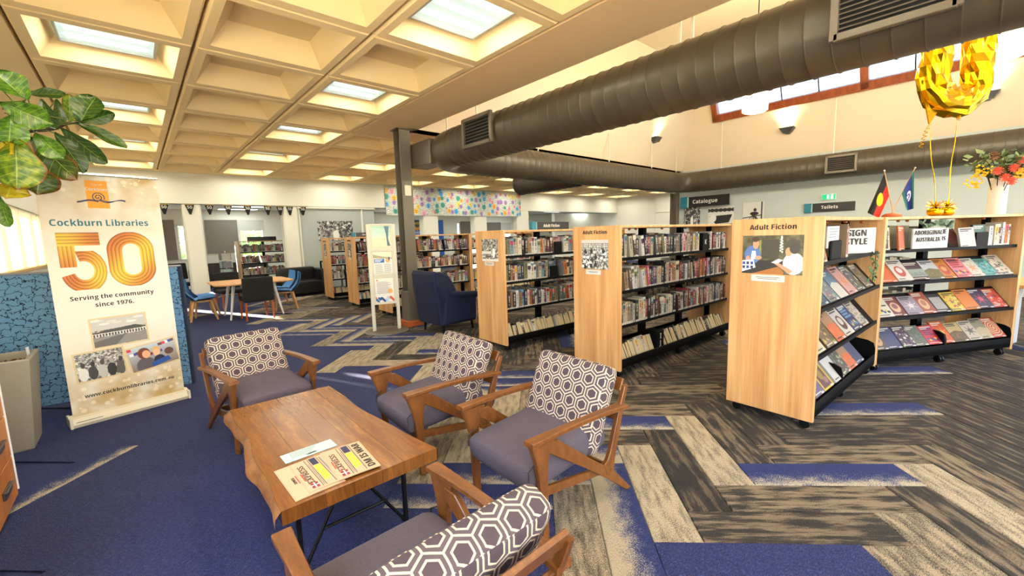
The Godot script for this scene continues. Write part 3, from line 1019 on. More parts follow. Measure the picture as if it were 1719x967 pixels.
	M.timber = mat(Color.WHITE, 0.45, 0, wood(128, 256, 301, col(0.58, 0.29, 0.11), col(0.48, 0.22, 0.08), col(0.36, 0.15, 0.05), 0.03, 0.004), 2.0)
	M.gold = mat(col(0.84, 0.66, 0.06), 0.2, 1.0)
	M.rail = mat(col(0.90, 0.90, 0.88), 0.5)
	M.tube = glow(col(0.93, 1.0, 0.98), 4.0)
	M.diffuser = glow(col(0.88, 0.96, 0.93), 1.0)
	M.leather = mat(col(0.055, 0.055, 0.055), 0.38)
	M.dimgrey = mat(col(0.16, 0.15, 0.145), 0.8)
	M.velvet = mat(col(0.012, 0.062, 0.20), 0.8)
	M.shell = mat(col(0.26, 0.48, 0.72), 0.8)
	M.greytext = mat(col(0.45, 0.45, 0.45), 0.8)
	M.stem = mat(col(0.20, 0.14, 0.08), 0.8)
	M.eucalypt = mat(col(0.42, 0.50, 0.40), 0.7)
	M.ivy = mat(col(0.16, 0.34, 0.10), 0.6)
	M.windowframe = mat(col(0.72, 0.60, 0.36), 0.5)
	M.backceil = mat(col(0.85, 0.83, 0.79), 0.9)
	M.orangewood = mat(col(0.62, 0.30, 0.10), 0.5)
	M.mint = mat(col(0.66, 0.76, 0.72), 0.6)
	M.newsprint = mat(col(0.74, 0.62, 0.50), 0.9)
	M.redprint = mat(col(0.75, 0.20, 0.14), 0.8)
	M.navyprint = mat(col(0.16, 0.16, 0.28), 0.8)
	M.yellowprint = mat(col(0.93, 0.76, 0.22), 0.8)
	M.pot = mat(col(0.52, 0.50, 0.45), 0.6)
	M.chip = mat(col(0.33, 0.15, 0.06), 0.9)
	M.clearplastic = mat(Color(0.9, 0.95, 0.95, 0.35), 0.1)
	M.clearplastic.transparency = BaseMaterial3D.TRANSPARENCY_ALPHA
	M.petiole = mat(col(0.30, 0.36, 0.12), 0.6)
	var g1 := col(0.17, 0.33, 0.05)
	var g2 := col(0.33, 0.50, 0.10)
	M.leaf = []
	for k in 5:
		M.leaf.append(mat(Color.WHITE, 0.32, 0, leaf_tex(700 + k, [g1, col(0.20, 0.34, 0.05), col(0.11, 0.22, 0.045), col(0.13, 0.24, 0.04), col(0.62, 0.55, 0.06)][k], [g2, col(0.50, 0.56, 0.10), col(0.18, 0.32, 0.07), col(0.26, 0.34, 0.06), col(0.70, 0.66, 0.14)][k], col(0.52, 0.22, 0.05), [0.0, 0.10, 0.0, 0.22, 0.12][k])))
		M.leaf[k].backlight_enabled = true
		M.leaf[k].backlight = col(0.45, 0.55, 0.2)
	M.cabinet = mat(Color.WHITE, 0.4, 0, wood(128, 256, 221, col(0.74, 0.47, 0.20), col(0.66, 0.40, 0.155), col(0.55, 0.32, 0.12), 0.03, 0.004), 1.8)
	M.steelplate = mat(col(0.38, 0.38, 0.40), 0.35, 0.8)
	M.greytrim = mat(col(0.55, 0.55, 0.56), 0.8)
	M.screenedge = mat(col(0.09, 0.15, 0.24), 0.95)
	M.crackle = mat(Color.WHITE, 0.95, 0, tex_of(crackle()), 1.6)

func crackle() -> Image:
	var n := noise(515, 1.0, 2)
	return paint(256, 256, func(x, y):
		var qx: float = x + n.get_noise_2d(x * 0.05, y * 0.05) * 9.0
		var qy: float = y + n.get_noise_2d(x * 0.05 + 60, y * 0.05) * 9.0
		var row := int(floor(qy / 25.6))
		var o := (row * 37) % 19 + (11 if row % 2 == 0 else 0)
		var fx := fposmod(qx + o, 36.57)
		var fy := fposmod(qy + 8.0 * sin(floor((qx + o) / 36.57) * 2.4), 25.6)
		var d := minf(minf(fx, 36.57 - fx), minf(fy, 25.6 - fy))
		var k: float = n.get_noise_2d(x * 0.8, y * 0.8) * 0.10
		var c := col(0.40, 0.58, 0.74).lightened(maxf(k, 0)).darkened(maxf(-k, 0))
		return c.lerp(col(0.05, 0.10, 0.18), clampf(1.5 - d * 0.9, 0, 0.9)))
# ------------------------------------------------------------------ the setting
func pane(parent: Node3D, c: Vector3, s: Vector3) -> void:
	part("glass_pane", MB.new().box(c, s), M.glass, parent)

func build_shell() -> void:
	var w := MB.new()
	# far wall: beam over wide openings, piers, one closed bay
	w.bb(Vector3(WL, 2.62, WZ - 0.35), Vector3(20.5, 3.62, WZ))
	struct("wall_far", w, M.wall)
	for x in [[1.02, 1.42], [3.37, 3.78], [8.06, 8.7], [10.42, 11.05], [12.76, 13.48]]:
		struct("wall_far_pier", MB.new().bb(Vector3(x[0], 0, WZ - 0.36), Vector3(x[1], 2.63, WZ + 0.01), 0.04), M.wall)
	struct("wall_far_bay", MB.new().bb(Vector3(3.76, 0, WZ - 0.25), Vector3(6.18, 2.63, WZ - 0.03)), M.bluewall)
	struct("trim_1", MB.new().bb(Vector3(3.76, 2.55, WZ - 0.04), Vector3(6.2, 2.6, WZ + 0.03), 0.005).bb(Vector3(5.72, 0, WZ - 0.04), Vector3(5.78, 2.56, WZ), 0.005).bb(Vector3(3.8, 0, WZ - 0.04), Vector3(3.84, 2.56, WZ), 0.005), M.wall)
	struct("wall_far_end", MB.new().bb(Vector3(16.5, 0, WZ - 1.4), Vector3(20.5, 2.63, WZ - 1.2)), M.wall)
	# left wall with its windows
	var l := MB.new()
	var bays := [[-18.9, -17.4], [-12.6, -8.0], [-2.9, -0.4], [0.2, 3.2]]
	var z := -19.2
	for b in bays:
		l.bb(Vector3(WL - 0.25, 0, z), Vector3(WL, 3.7, b[0]))
		var sill: float = 1.22 if b[0] < -8.5 else 0.95
		var head: float = 2.22 if b[0] < -8.5 else 3.0
		l.bb(Vector3(WL - 0.25, 0, b[0]), Vector3(WL, sill, b[1]))
		l.bb(Vector3(WL - 0.25, head, b[0]), Vector3(WL, 3.7, b[1]))
		z = b[1]
	l.bb(Vector3(WL - 0.25, 0, z), Vector3(WL, 3.7, 4.2))
	struct("wall_left", l, M.wall)
	for i in bays.size():
		var b = bays[i]
		var sill: float = 1.22 if b[0] < -8.5 else 0.95
		var head: float = 2.22 if b[0] < -8.5 else 3.0
		var wn := Node3D.new()
		wn.name = "window_%d" % (i + 1)
		wn.set_meta("kind", "structure")
		add_child(wn)
		var f := MB.new()
		var m := int(round((b[1] - b[0]) / 1.25))
		for k in m + 1:
			var zz: float = lerpf(b[0] + 0.04, b[1] - 0.04, float(k) / m)
			f.bb(Vector3(WL - 0.16, sill, zz - 0.045), Vector3(WL - 0.04, head, zz + 0.045), 0.006)
		f.bb(Vector3(WL - 0.16, sill, b[0]), Vector3(WL + 0.05, sill + 0.05, b[1]), 0.006)
		f.bb(Vector3(WL - 0.16, head - 0.06, b[0]), Vector3(WL - 0.04, head, b[1]), 0.006)
		part("frame", f, M.windowframe, wn)
		pane(wn, Vector3(WL - 0.1, (sill + head) / 2, (b[0] + b[1]) / 2), Vector3(0.008, head - sill, b[1] - b[0]))
	# wall behind the viewer with tall windows
	var bk := MB.new()
	bk.bb(Vector3(WL, 0, 4.2), Vector3(13.5, 0.5, 4.4))
	bk.bb(Vector3(WL, 2.9, 4.2), Vector3(13.5, 4.5, 4.4)).bb(Vector3(WL, 5.5, 4.2), Vector3(13.5, 6.0, 4.4)).bb(Vector3(WL, 4.5, 4.2), Vector3(4.5, 5.5, 4.4)).bb(Vector3(12.0, 4.5, 4.2), Vector3(13.5, 5.5, 4.4))
	for x in [[-1.55, -1.0], [2.2, 2.7], [5.9, 6.4], [9.6, 10.1], [13.0, 13.6]]:
		bk.bb(Vector3(x[0], 0.5, 4.2), Vector3(x[1], 2.9, 4.4))
	struct("wall_near", bk, M.wall)
	var wn2 := Node3D.new()
	wn2.name = "window_5"
	wn2.set_meta("kind", "structure")
	add_child(wn2)
	pane(wn2, Vector3(8.25, 5.0, 4.3), Vector3(7.5, 1.0, 0.008))
	# blinds drawn on the far left windows, a chink left open where the sun comes through
	var bl := [[-12.6, -12.07, 1.26], [-11.93, -11.45, 1.26], [-11.43, -10.3, 1.26], [-10.28, -9.15, 1.26], [-9.13, -8.0, 1.26], [-12.07, -11.93, 1.26]]
	for k in 6:
		solo("roller_blind", MB.new().bb(Vector3(WL - 0.025, bl[k][2], bl[k][0]), Vector3(WL - 0.02, 2.22 if k < 5 else 1.88, bl[k][1])), M.blind, "sunlit pale blind in the left windows beyond the banner, %s from the far end" % nth([1, 3, 4, 5, 6, 2][k]), "blind", Transform3D.IDENTITY, "blinds of the left windows")
	for x in [[-1.0, 2.2], [2.7, 5.9], [6.4, 9.6], [10.1, 13.0]]:
		part("frame", MB.new().bb(Vector3(x[0], 0.5, 4.24), Vector3(x[1], 0.56, 4.34)).bb(Vector3(x[0], 2.84, 4.24), Vector3(x[1], 2.9, 4.34)).bb(Vector3((x[0] + x[1]) / 2 - 0.03, 0.5, 4.24), Vector3((x[0] + x[1]) / 2 + 0.03, 2.9, 4.34)), M.windowframe, wn2)
		pane(wn2, Vector3((x[0] + x[1]) / 2, 1.7, 4.3), Vector3(x[1] - x[0], 2.4, 0.008))
	# right wall
	struct("wall_right", MB.new().bb(Vector3(WR, 0, -6.9), Vector3(WR + 0.2, 3.45, 4.4)), M.bluewall)
	struct("trim_2", MB.new().bb(Vector3(WR - 0.012, 2.30, -6.85), Vector3(WR, 2.315, 4.1)), M.bluewall)
	struct("wall_right_far", MB.new().bb(Vector3(20.4, 0, -15.2), Vector3(20.6, 3.7, -6.6)), M.wall)
	struct("trim_3", MB.new().bb(Vector3(20.37, 0, -11.65), Vector3(20.41, 3.4, -11.6)).bb(Vector3(20.37, 2.5, -11.6), Vector3(20.41, 2.53, -7)), M.wall)
	struct("wall_right_return", MB.new().bb(Vector3(WR, 0, -6.95), Vector3(20.6, 3.7, -6.75)), M.wall)
	# room beyond the openings
	struct("wall_back", back_wall(), M.wall)
	struct("ceiling_back", MB.new().bb(Vector3(WL, 2.78, -19.3), Vector3(20.6, 3.0, WZ - 0.34)), M.backceil)
	struct("wall_back_right", MB.new().bb(Vector3(20.4, 0, -19.3), Vector3(20.6, 3.0, WZ - 1.2)), M.wall)
	var wb := Node3D.new()
	wb.name = "window_6"
	wb.set_meta("kind", "structure")
	add_child(wb)
	for b in BACKWIN:
		var f := MB.new()
		f.bb(Vector3(b[0], b[2], -18.68), Vector3(b[0] + 0.05, b[3], -18.6)).bb(Vector3(b[1] - 0.05, b[2], -18.68), Vector3(b[1], b[3], -18.6))
		f.bb(Vector3(b[0], b[3] - 0.05, -18.68), Vector3(b[1], b[3], -18.6)).bb(Vector3(b[0], b[2], -18.68), Vector3(b[1], b[2] + 0.05, -18.6))
		part("frame", f, M.white, wb)
		pane(wb, Vector3((b[0] + b[1]) / 2, (b[2] + b[3]) / 2, -18.64), Vector3(b[1] - b[0], b[3] - b[2], 0.008))

const BACKWIN := [[1.13, 1.72, 1.02, 2.26], [2.95, 3.78, 1.0, 2.38], [8.3, 9.2, 1.0, 2.3], [12.72, 12.92, 0.9, 2.3], [14.4, 14.62, 0.9, 2.3], [15.75, 16.5, 0.9, 2.22]]
func back_wall() -> MB:
	var w := MB.new()
	var x := WL - 0.3
	for b in BACKWIN:
		w.bb(Vector3(x, 0, -18.8), Vector3(b[0], 3.0, -18.6))
		w.bb(Vector3(b[0], 0, -18.8), Vector3(b[1], b[2], -18.6))
		w.bb(Vector3(b[0], b[3], -18.8), Vector3(b[1], 3.0, -18.6))
		x = b[1]
	w.bb(Vector3(x, 0, -18.8), Vector3(20.6, 3.0, -18.6))
	return w

const W := 0.2475
func build_floor() -> void:
	var fl := struct("floor", MB.new().bb(Vector3(-1.6, -0.3, -19.3), Vector3(20.7, -0.011, 4.5)), M.blue_base)
	var hp := W / 2 - 0.0015
	var hl := W * 2 - 0.0015
	var pm := MB.new()
	var c := 0.004
	pm.poly([Vector3(-hp + c, 0, -hl + c), Vector3(hp - c, 0, -hl + c), Vector3(hp - c, 0, hl - c), Vector3(-hp + c, 0, hl - c)], Vector3.UP, [Vector2(1, 0), Vector2(0, 0), Vector2(0, 1), Vector2(1, 1)])
	var o := [Vector3(-hp, 0, -hl), Vector3(hp, 0, -hl), Vector3(hp, 0, hl), Vector3(-hp, 0, hl)]
	for i in 4:
		var a: Vector3 = o[i]
		var b: Vector3 = o[(i + 1) % 4]
		var k := Vector3(0, -0.004, 0)
		var ua := Vector2(0.98 if a.x < 0 else 0.02, 0.5 + a.z / hl * 0.48)
		var ub := Vector2(0.98 if b.x < 0 else 0.02, 0.5 + b.z / hl * 0.48)
		pm.poly([a + k, b + k, b - b.sign() * c, a - a.sign() * c], (a + b) * 0.5 + Vector3.UP * 0.1, [ua, ub, ub, ua])
		pm.poly([a + k, b + k, b - Vector3(0, 0.0105, 0), a - Vector3(0, 0.0105, 0)], (a + b) * 0.5, [ua, ub, ub, ua])
	var mesh := pm.mesh()
	var fixed := {"H-3,-3": 8, "H0,0": 6, "H4,4": 6, "V-3,-2": 4, "V2,-5": 5, "V-1,0": 4, "V4,-3": 4, "H-5,3": 6, "V-4,-3": 17, "V-5,-4": 15, "H-6,2": 0, "H-8,8": 6, "H-9,7": 6, "H-10,6": 7, "V-8,1": 14, "V-7,2": 14, "H-8,0": 6,
		"V-15,10": 4, "V-19,14": 5, "H-14,10": 4, "H-18,14": 7, "V-11,6": 4, "H-13,11": 3, "H-12,12": 6, "H-17,15": 6, "V-19,-2": 6, "V-20,-3": 6, "V3,-4": 0, "V5,-2": 2, "H-7,1": 7, "V-6,3": 5, "H-2,-2": 0, "H-1,-1": 2, "V-2,-1": 3, "V1,2": 1, "V0,1": 0, "H1,1": 2, "H2,2": 1, "H3,3": 0, "H5,5": 3,
		"H-9,-1": 6, "V-9,0": 15, "H-23,17": 6, "V-23,18": 5, "H-22,18": 7, "V-12,5": 8}
	var list := []
	for b in range(-40, 76):
		for k in range(-14, 14):
			for kind in 2:
				var a := b + 8 * k
				var sc: float
				var tc: float
				if kind == 0:
					sc = (a + 2) * W
					tc = (b + 0.5) * W
				else:
					a = b - 1 + 8 * k
					sc = (a + 0.5) * W
					tc = (b + 2) * W
				var s := sc + 1.30
				var t := tc + 2.47
				var x := (s + t) / sqrt(2.0)
				var z := (s - t) / sqrt(2.0)
				if x < -0.9 or x > 14.0 or z < -17.6 or z > 3.0 or x - z * 0.18 < -0.5 + maxf(-z - 3.0, 0) * 0.0:
					continue
				var key := ("H%d,%d" if kind == 0 else "V%d,%d") % [a, b]
				var sum := a + b
				var h := absi(hash(key + "s")) % 1000 / 1000.0
				var m := 8
				if fixed.has(key):
					m = fixed[key]
				elif sum <= -6:
					m = 8
					if sum >= -8:
						m = (4 if h < 0.35 else 7) if kind == 1 and h < 0.6 else 8
					elif h < 0.03 and z < -9.0:
						m = 5
				elif sum <= 1:
					if kind == 1:
						m = [4, 5, 0, 7, 1][int(h * 4.99)]
					else:
						m = [0, 6, 2, 7, 1][int(h * 4.99)]
				else:
					m = [0, 1, 2, 3, 0, 1, 2, 1, 3, 1][int(h * 9.99)]
					if h * 37.0 - floor(h * 37.0) < 0.035:
						m = 6
				var turn := PI * (0.25 if kind == 0 else 0.75)
				if m >= 10:
					m -= 10
					turn += PI
				list.append({"x": x, "z": z, "m": m, "r": turn, "d": Vector2(x, z).length(), "h": h})
	list.sort_custom(func(p, q): return p.d < q.d)
	var rest := []
	for k in M.plank.size():
		rest.append(MB.new())
	var shown := 0
	for p in list:
		var y: float = -0.0004 * floor(p.h * 4.0)
		var xf := Transform3D(Basis(Vector3.UP, p.r), Vector3(p.x, y, p.z))
		# plain blue planks cannot be told apart in the pile; the others are single pieces as far as 300 go
		if p.m != 8 and shown < 290 and p.x > 0.2 and (p.x * 0.75 - p.z * 0.66) > 1.4:
			part("carpet_plank", mesh, M.plank[p.m], fl, xf)
			shown += 1
		elif p.m == 8:
			var fb: MB = rest[8]
			var b := fb.v.size()
			fb.poly([xf * Vector3(-W / 2, 0, -2 * W), xf * Vector3(W / 2, 0, -2 * W), xf * Vector3(W / 2, 0, 2 * W), xf * Vector3(-W / 2, 0, 2 * W)], Vector3.UP)
			for k in range(b, b + 4):
				fb.v[k] = Vector3(fb.v[k].x, 0.0, fb.v[k].z)
				fb.t[k] = fb.t[k] * 1.6
		else:
			rest[p.m].add(pm, xf)
	var am := ArrayMesh.new()
	for k in rest.size():
		if rest[k].v.size() > 0:
			rest[k].surf(am)
			am.surface_set_material(am.get_surface_count() - 1, M.plank[k])
	var r := part("carpet_field", am, null, fl)
	r.set_meta("kind", "stuff")

func coffer_mesh() -> ArrayMesh:
	var b := MB.new()
	var ax := P / 2 - 0.012
	var az := PZ / 2 - 0.008
	var q := func(x: float, z: float, y: float) -> Array:
		return [Vector3(-x, y, -z), Vector3(x, y, -z), Vector3(x, y, z), Vector3(-x, y, z)]
	var rings := [q.call(ax, az, 0.10), q.call(ax, az, 0.022), q.call(ax - 0.018, az - 0.012, 0.0), q.call(0.5, 0.49, 0.0), q.call(0.36, 0.35, 0.21)]
	for j in 4:
		for i in 4:
			var o := Vector3.DOWN
			var m: Vector3 = (rings[j][i] + rings[j][(i + 1) % 4]) * 0.5
			if j < 2:
				o = Vector3(m.x, -0.2, m.z)
			elif j == 3:
				o = Vector3(-m.x, -0.3, -m.z)
			b.poly([rings[j][i], rings[j][(i + 1) % 4], rings[j + 1][(i + 1) % 4], rings[j + 1][i]], o)
	b.poly(rings[4], Vector3.DOWN)
	return b.mesh()

func troffer() -> Node3D:
	var t := thing("ceiling_light", "x", "ceiling light")
	var f := MB.new()
	for s in [-1, 1]:
		f.box(Vector3(s * 0.35, 0.02, 0), Vector3(0.022, 0.04, 0.72), 0.003)
		f.box(Vector3(0, 0.02, s * 0.35), Vector3(0.72, 0.04, 0.022), 0.003)
	f.box(Vector3(0, 0.075, 0), Vector3(0.70, 0.03, 0.70))
	part("frame", f, M.white, t)
	part("diffuser", MB.new().box(Vector3(0, 0.03, 0), Vector3(0.684, 0.006, 0.684)), M.diffuser, t)
	for k in 3:
		part("tube", MB.new().tube([Vector3(-0.29, 0.022, (k - 1) * 0.2), Vector3(0.29, 0.022, (k - 1) * 0.2)], 0.022, 10), M.tube, t)
	return t

func build_ceiling() -> void:
	var c := MB.new()
	c.bb(Vector3(-1.6, CEIL + 0.26, -14.2), Vector3(3.85, CEIL + 0.5, 4.5))
	c.bb(Vector3(3.85, CEIL + 0.26, -14.2), Vector3(20.6, CEIL + 0.5, -6.65))
	c.bb(Vector3(-1.5, CEIL, -14.0), Vector3(U0 - 0.012, CEIL + 0.28, 4.4))
	c.bb(Vector3(U0 - 0.02, CEIL, WZ - 0.1), Vector3(20.5, CEIL + 0.28, V0 - 7 * PZ - 0.01))
	var cl := struct("ceiling", c, M.ceil)
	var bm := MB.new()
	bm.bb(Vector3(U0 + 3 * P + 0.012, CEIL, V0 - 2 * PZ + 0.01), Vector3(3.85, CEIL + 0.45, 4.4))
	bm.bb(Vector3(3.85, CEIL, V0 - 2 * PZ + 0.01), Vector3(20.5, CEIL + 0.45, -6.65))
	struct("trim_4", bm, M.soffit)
	var cm := coffer_mesh()
	var proto := troffer()
	var first := true
	var rowname := ["", "", "", "", "", "", ""]
	for u in range(0, 17):
		for v in range(-8, 7):
			if u > 2 and v < 2:
				continue
			var p := Vector3(U0 + (u + 0.5) * P, CEIL, V0 - (v + 0.5) * PZ)
			part("coffer", cm, M.ceil, cl, Transform3D(Basis.IDENTITY, p))
			if u % 2 == 0 and v % 2 == 0:
				var o := proto
				var ln := "square three tube light in the %s coffer row, %s lit coffer from the %s" % [nth(u / 2 + 1), nth(v / 2 + 5 if u < 3 else v / 2), "near end" if u < 3 else "beam"]
				if first:
					o.set_meta("label", ln)
					o.set_meta("group", "coffer lights")
					first = false
				else:
					o = copy(proto, Vector3.ZERO, 0, ln, "coffer lights")
				o.position = p + Vector3(0, 0.13, 0)
				# one long lamp under each tube; the far fittings, which show no tubes, have one over the whole face
				var close := Vector2(p.x, p.z).length() < 8.5
				for k in (3 if close else 1):
					var al := AreaLight3D.new()
					al.name = "lamp"
					al.area_size = Vector2(0.58, 0.05) if close else Vector2(0.64, 0.64)
					al.light_color = col(1.0, 0.97, 0.90)
					al.light_energy = LAMP_E / 3.0 if close else LAMP_E
					al.area_range = 40.0
					al.shadow_enabled = true
					add_child(al, true)
					al.position = o.position + Vector3(0, -0.006, (k - 1) * 0.2 if close else 0.0)
					al.rotation.x = -PI / 2
	build_void()

const LAMP_E := 4.2
const ORD := ["first", "second", "third", "fourth", "fifth", "sixth", "seventh", "eighth", "ninth", "tenth", "eleventh", "twelfth", "thirteenth", "fourteenth", "fifteenth", "sixteenth", "seventeenth", "eighteenth", "nineteenth"]
const TENS := ["", "", "twent", "thirt", "fort", "fift", "sixt", "sevent"]
func nth(k: int) -> String:
	if k < 20:
		return ORD[maxi(k, 1) - 1]
	if k % 10 == 0:
		return TENS[k / 10] + "ieth"
	return TENS[k / 10] + "y-" + ORD[k % 10 - 1]

# the raised roof over the bookcases: slopes leaning inward, a flat lid, a clerestory on the right
const LID := 5.8
func build_void() -> void:
	struct("wall_void_left", MB.new().bb(Vector3(3.65, 3.84, -6.75), Vector3(3.85, 4.5, 4.4)).bb(Vector3(3.65, 5.5, -6.75), Vector3(3.85, LID + 0.1, 4.4)).bb(Vector3(3.65, 4.5, -6.75), Vector3(3.85, 5.5, -5.4)).bb(Vector3(3.65, 4.5, 3.4), Vector3(3.85, 5.5, 4.4)), M.upper)
	var cw := Node3D.new()
	cw.name = "window_8"
	cw.set_meta("kind", "structure")
	add_child(cw)
	var cf := MB.new()
	for k in 8:
		cf.bb(Vector3(3.68, 4.5, -5.45 + k * 1.257), Vector3(3.82, 5.5, -5.35 + k * 1.257))
	part("timber_frame", cf, M.timber, cw)
	pane(cw, Vector3(3.75, 5.0, -1.0), Vector3(0.008, 1.0, 8.8))
	var k := 0.46
	var hgt := LID - CEIL
	# far slope
	var f := MB.new()
	f.loft([[Vector3(3.7, CEIL, -6.65), Vector3(WR + 0.2, CEIL, -6.65), Vector3(WR + 0.2, CEIL, -6.9), Vector3(3.7, CEIL, -6.9)],
		[Vector3(3.7, LID, -6.65 + k * hgt), Vector3(WR + 0.2, LID, -6.65 + k * hgt), Vector3(WR + 0.2, LID, -6.9 + k * hgt), Vector3(3.7, LID, -6.9 + k * hgt)]])
	struct("wall_void_far", f, M.upper)
	struct("ceiling_void", MB.new().bb(Vector3(3.6, LID, -7), Vector3(WR + 0.3, LID + 0.2, 4.5)), M.upper)
	# right slope round the clerestory
	var r := MB.new()
	var slab := func(y0: float, y1: float, z0: float, z1: float) -> void:
		var a := WR - k * (y0 - CEIL)
		var b := WR - k * (y1 - CEIL)
		r.loft([[Vector3(a, y0, z0), Vector3(a + 0.22, y0, z0), Vector3(a + 0.22, y0, z1), Vector3(a, y0, z1)], [Vector3(b, y1, z0), Vector3(b + 0.22, y1, z0), Vector3(b + 0.22, y1, z1), Vector3(b, y1, z1)]])
	slab.call(CEIL, 4.62, -6.95, 4.4)
	slab.call(4.62, 5.46, -6.95, -5.42)
	slab.call(4.62, 5.46, 3.4, 4.4)
	slab.call(5.46, LID + 0.05, -6.95, 4.4)
	struct("wall_void_right", r, M.upper)
	var wn := Node3D.new()
	wn.name = "window_7"
	wn.set_meta("kind", "structure")
	add_child(wn)
	var bs := Basis(Vector3(0, 0, 1), Vector3(-k, 1, 0).normalized(), Vector3(0, 0, 1).cross(Vector3(-k, 1, 0).normalized()))
	var o := Vector3(WR - k * (4.62 - CEIL) + 0.02, 4.62, 0)
	var hh := 0.84 / Vector3(-k, 1, 0).normalized().y
	wn.transform = Transform3D(bs, o)
	var fr := MB.new()
	fr.bb(Vector3(-5.45, -0.03, -0.1), Vector3(3.45, 0.16, 0.10), 0.008)
	fr.bb(Vector3(-5.45, hh - 0.14, -0.1), Vector3(3.45, hh + 0.03, 0.10), 0.008)
	for x in [-5.45, -2.17, 1.0, 3.3]:
		fr.bb(Vector3(x, 0, -0.1), Vector3(x + 0.15, hh, 0.10), 0.008)
	part("timber_frame", fr, M.timber, wn)
	for g in [[-5.3, -2.17], [-2.02, 1.0], [1.15, 3.3]]:
		for i in range(1, 4):
			var x: float = lerpf(g[0], g[1], i / 4.0)
			part("glazing_bar", MB.new().bb(Vector3(x - 0.012, 0.14, -0.02), Vector3(x + 0.012, hh - 0.12, 0.02)), M.steel, wn)
		part("glass_pane", MB.new().bb(Vector3(g[0], 0.14, -0.004), Vector3(g[1], hh - 0.12, 0.004)), M.tinted, wn)

# ------------------------------------------------------------------ ducts
func duct_path(pts: Array, rad: float) -> Array:
	# rounds the corners of a polyline and marks it every 3 cm
	var q := []
	for i in pts.size():
		if i == 0 or i == pts.size() - 1:
			q.append(pts[i])
			continue
		var a: Vector3 = (pts[i - 1] - pts[i]).normalized()
		var b: Vector3 = (pts[i + 1] - pts[i]).normalized()
		for k in 9:
			var t := k / 8.0
			q.append(pts[i] + a * rad * pow(1 - t, 2) + b * rad * t * t)
	return q

func spiral(q: Array, r: float, step: float) -> MB:
	# plain runs carry a raised seam at every step
	var pts := []
	var rad := []
	for i in q.size() - 1:
		var a: Vector3 = q[i]
		var b: Vector3 = q[i + 1]
		var l := (b - a).length()
		if l < 0.25:
			pts.append(a)
			rad.append(r)
			continue
		var m := int(l / step)
		for k in m:
			for d in [[0.0, 0.0], [0.40, 0.0], [0.43, 0.007], [0.47, 0.007], [0.5, 0.0]]:
				pts.append(a.lerp(b, (k + d[0]) / m))
				rad.append(r + d[1])
	pts.append(q[-1])
	rad.append(r)
	return MB.new().tube(pts, rad, 40)

func grille(parent: Node3D, w: float, h: float, d: float, xf: Transform3D, n: int, called := "air_grille") -> void:
	# a box vent facing +z of xf
	var f := MB.new()
	f.bb(Vector3(-w / 2, -h / 2, -d), Vector3(w / 2, h / 2, -0.03), 0.004)
	for s in [-1, 1]:
		f.bb(Vector3(s * w / 2 - 0.025, -h / 2 - 0.02, -0.03), Vector3(s * w / 2 + 0.025, h / 2 + 0.02, 0.01), 0.004)
		f.bb(Vector3(-w / 2, s * h / 2 - 0.025, -0.03), Vector3(w / 2, s * h / 2 + 0.025, 0.01), 0.004)
	var g := part(called, f, M.grille, parent, xf)
	part("opening", MB.new().bb(Vector3(-w / 2 + 0.02, -h / 2 + 0.02, -0.029), Vector3(w / 2 - 0.02, h / 2 - 0.02, -0.027)), M.dark, g)
	for i in n:
		var y := -h / 2 + (i + 0.7) * h / (n + 0.4)
		part("slat", MB.new().box(Vector3(0, y, -0.012), Vector3(w - 0.04, 0.006, 0.026), 0.0, Basis(Vector3.RIGHT, 0.5)), M.grille, g)

func build_ducts() -> void:
	var y := 2.97
	var t := thing("air_duct", "large dark grey spiral duct running overhead and turning round the raised roof", "duct")
	part("spiral_duct", spiral(duct_path([Vector3(4.01, y, 4.1), Vector3(4.01, y, -6.38), Vector3(12.72, y, -6.38), Vector3(12.72, y, 4.1)], 0.62), 0.295, 0.155), M.duct, t)
	grille(t, 0.62, 0.36, 0.26, at(3.68, y + 0.03, -4.8, -PI / 2), 8)
	grille(t, 0.58, 0.42, 0.30, at(3.66, y + 0.04, -0.50, -PI / 2), 13)
	grille(t, 0.55, 0.36, 0.22, at(12.38, y, -2.38, -PI / 2), 8)
	part("end_box", MB.new().bb(Vector3(3.78, y - 0.2, -6.86), Vector3(4.12, y + 0.2, -6.2), 0.01), M.grille, t)
	for z in [-6.0, -5.2, -2.05, -1.93, 0.6]:
		part("hanger", MB.new().bb(Vector3(4.0, y + 0.25, z - 0.012), Vector3(4.02, LID, z + 0.012)), M.offwhite, t)
	for x in [6.5, 9.0, 11.0, 12.4]:
		part("hanger", MB.new().bb(Vector3(x - 0.008, y + 0.25, -6.39), Vector3(x + 0.008, 4.4, -6.37)), M.offwhite, t)
	for z in [-5.2, -2.6]:
		part("hanger", MB.new().bb(Vector3(12.71, y + 0.25, z - 0.008), Vector3(12.73, 4.6, z + 0.008)), M.offwhite, t)
	var b := thing("branch_duct", "short dark duct branching off behind the far overhead duct", "duct")
	part("spiral_duct", spiral([Vector3(8.2, y, -6.7), Vector3(8.35, y, -8.9)], 0.29, 0.2), M.ductdark, b)
	part("end_cap", MB.new().lathe(Vector3.ZERO, [Vector2(0.30, 0), Vector2(0.30, 0.05), Vector2(0.2, 0.10), Vector2(0, 0.11)], 28), M.ductdark, b, Transform3D(Basis(Vector3.RIGHT, -PI / 2), Vector3(8.35, y, -8.88)))
	# steel columns
	column(Vector3(3.62, 0, -6.83), CEIL, 0.2, "dark steel column on a timber plinth beside the blue wing chair", true)
	column(Vector3(13.0, 0, -6.72), 2.72, 0.2, "thin dark steel column under the corner of the far duct", false)

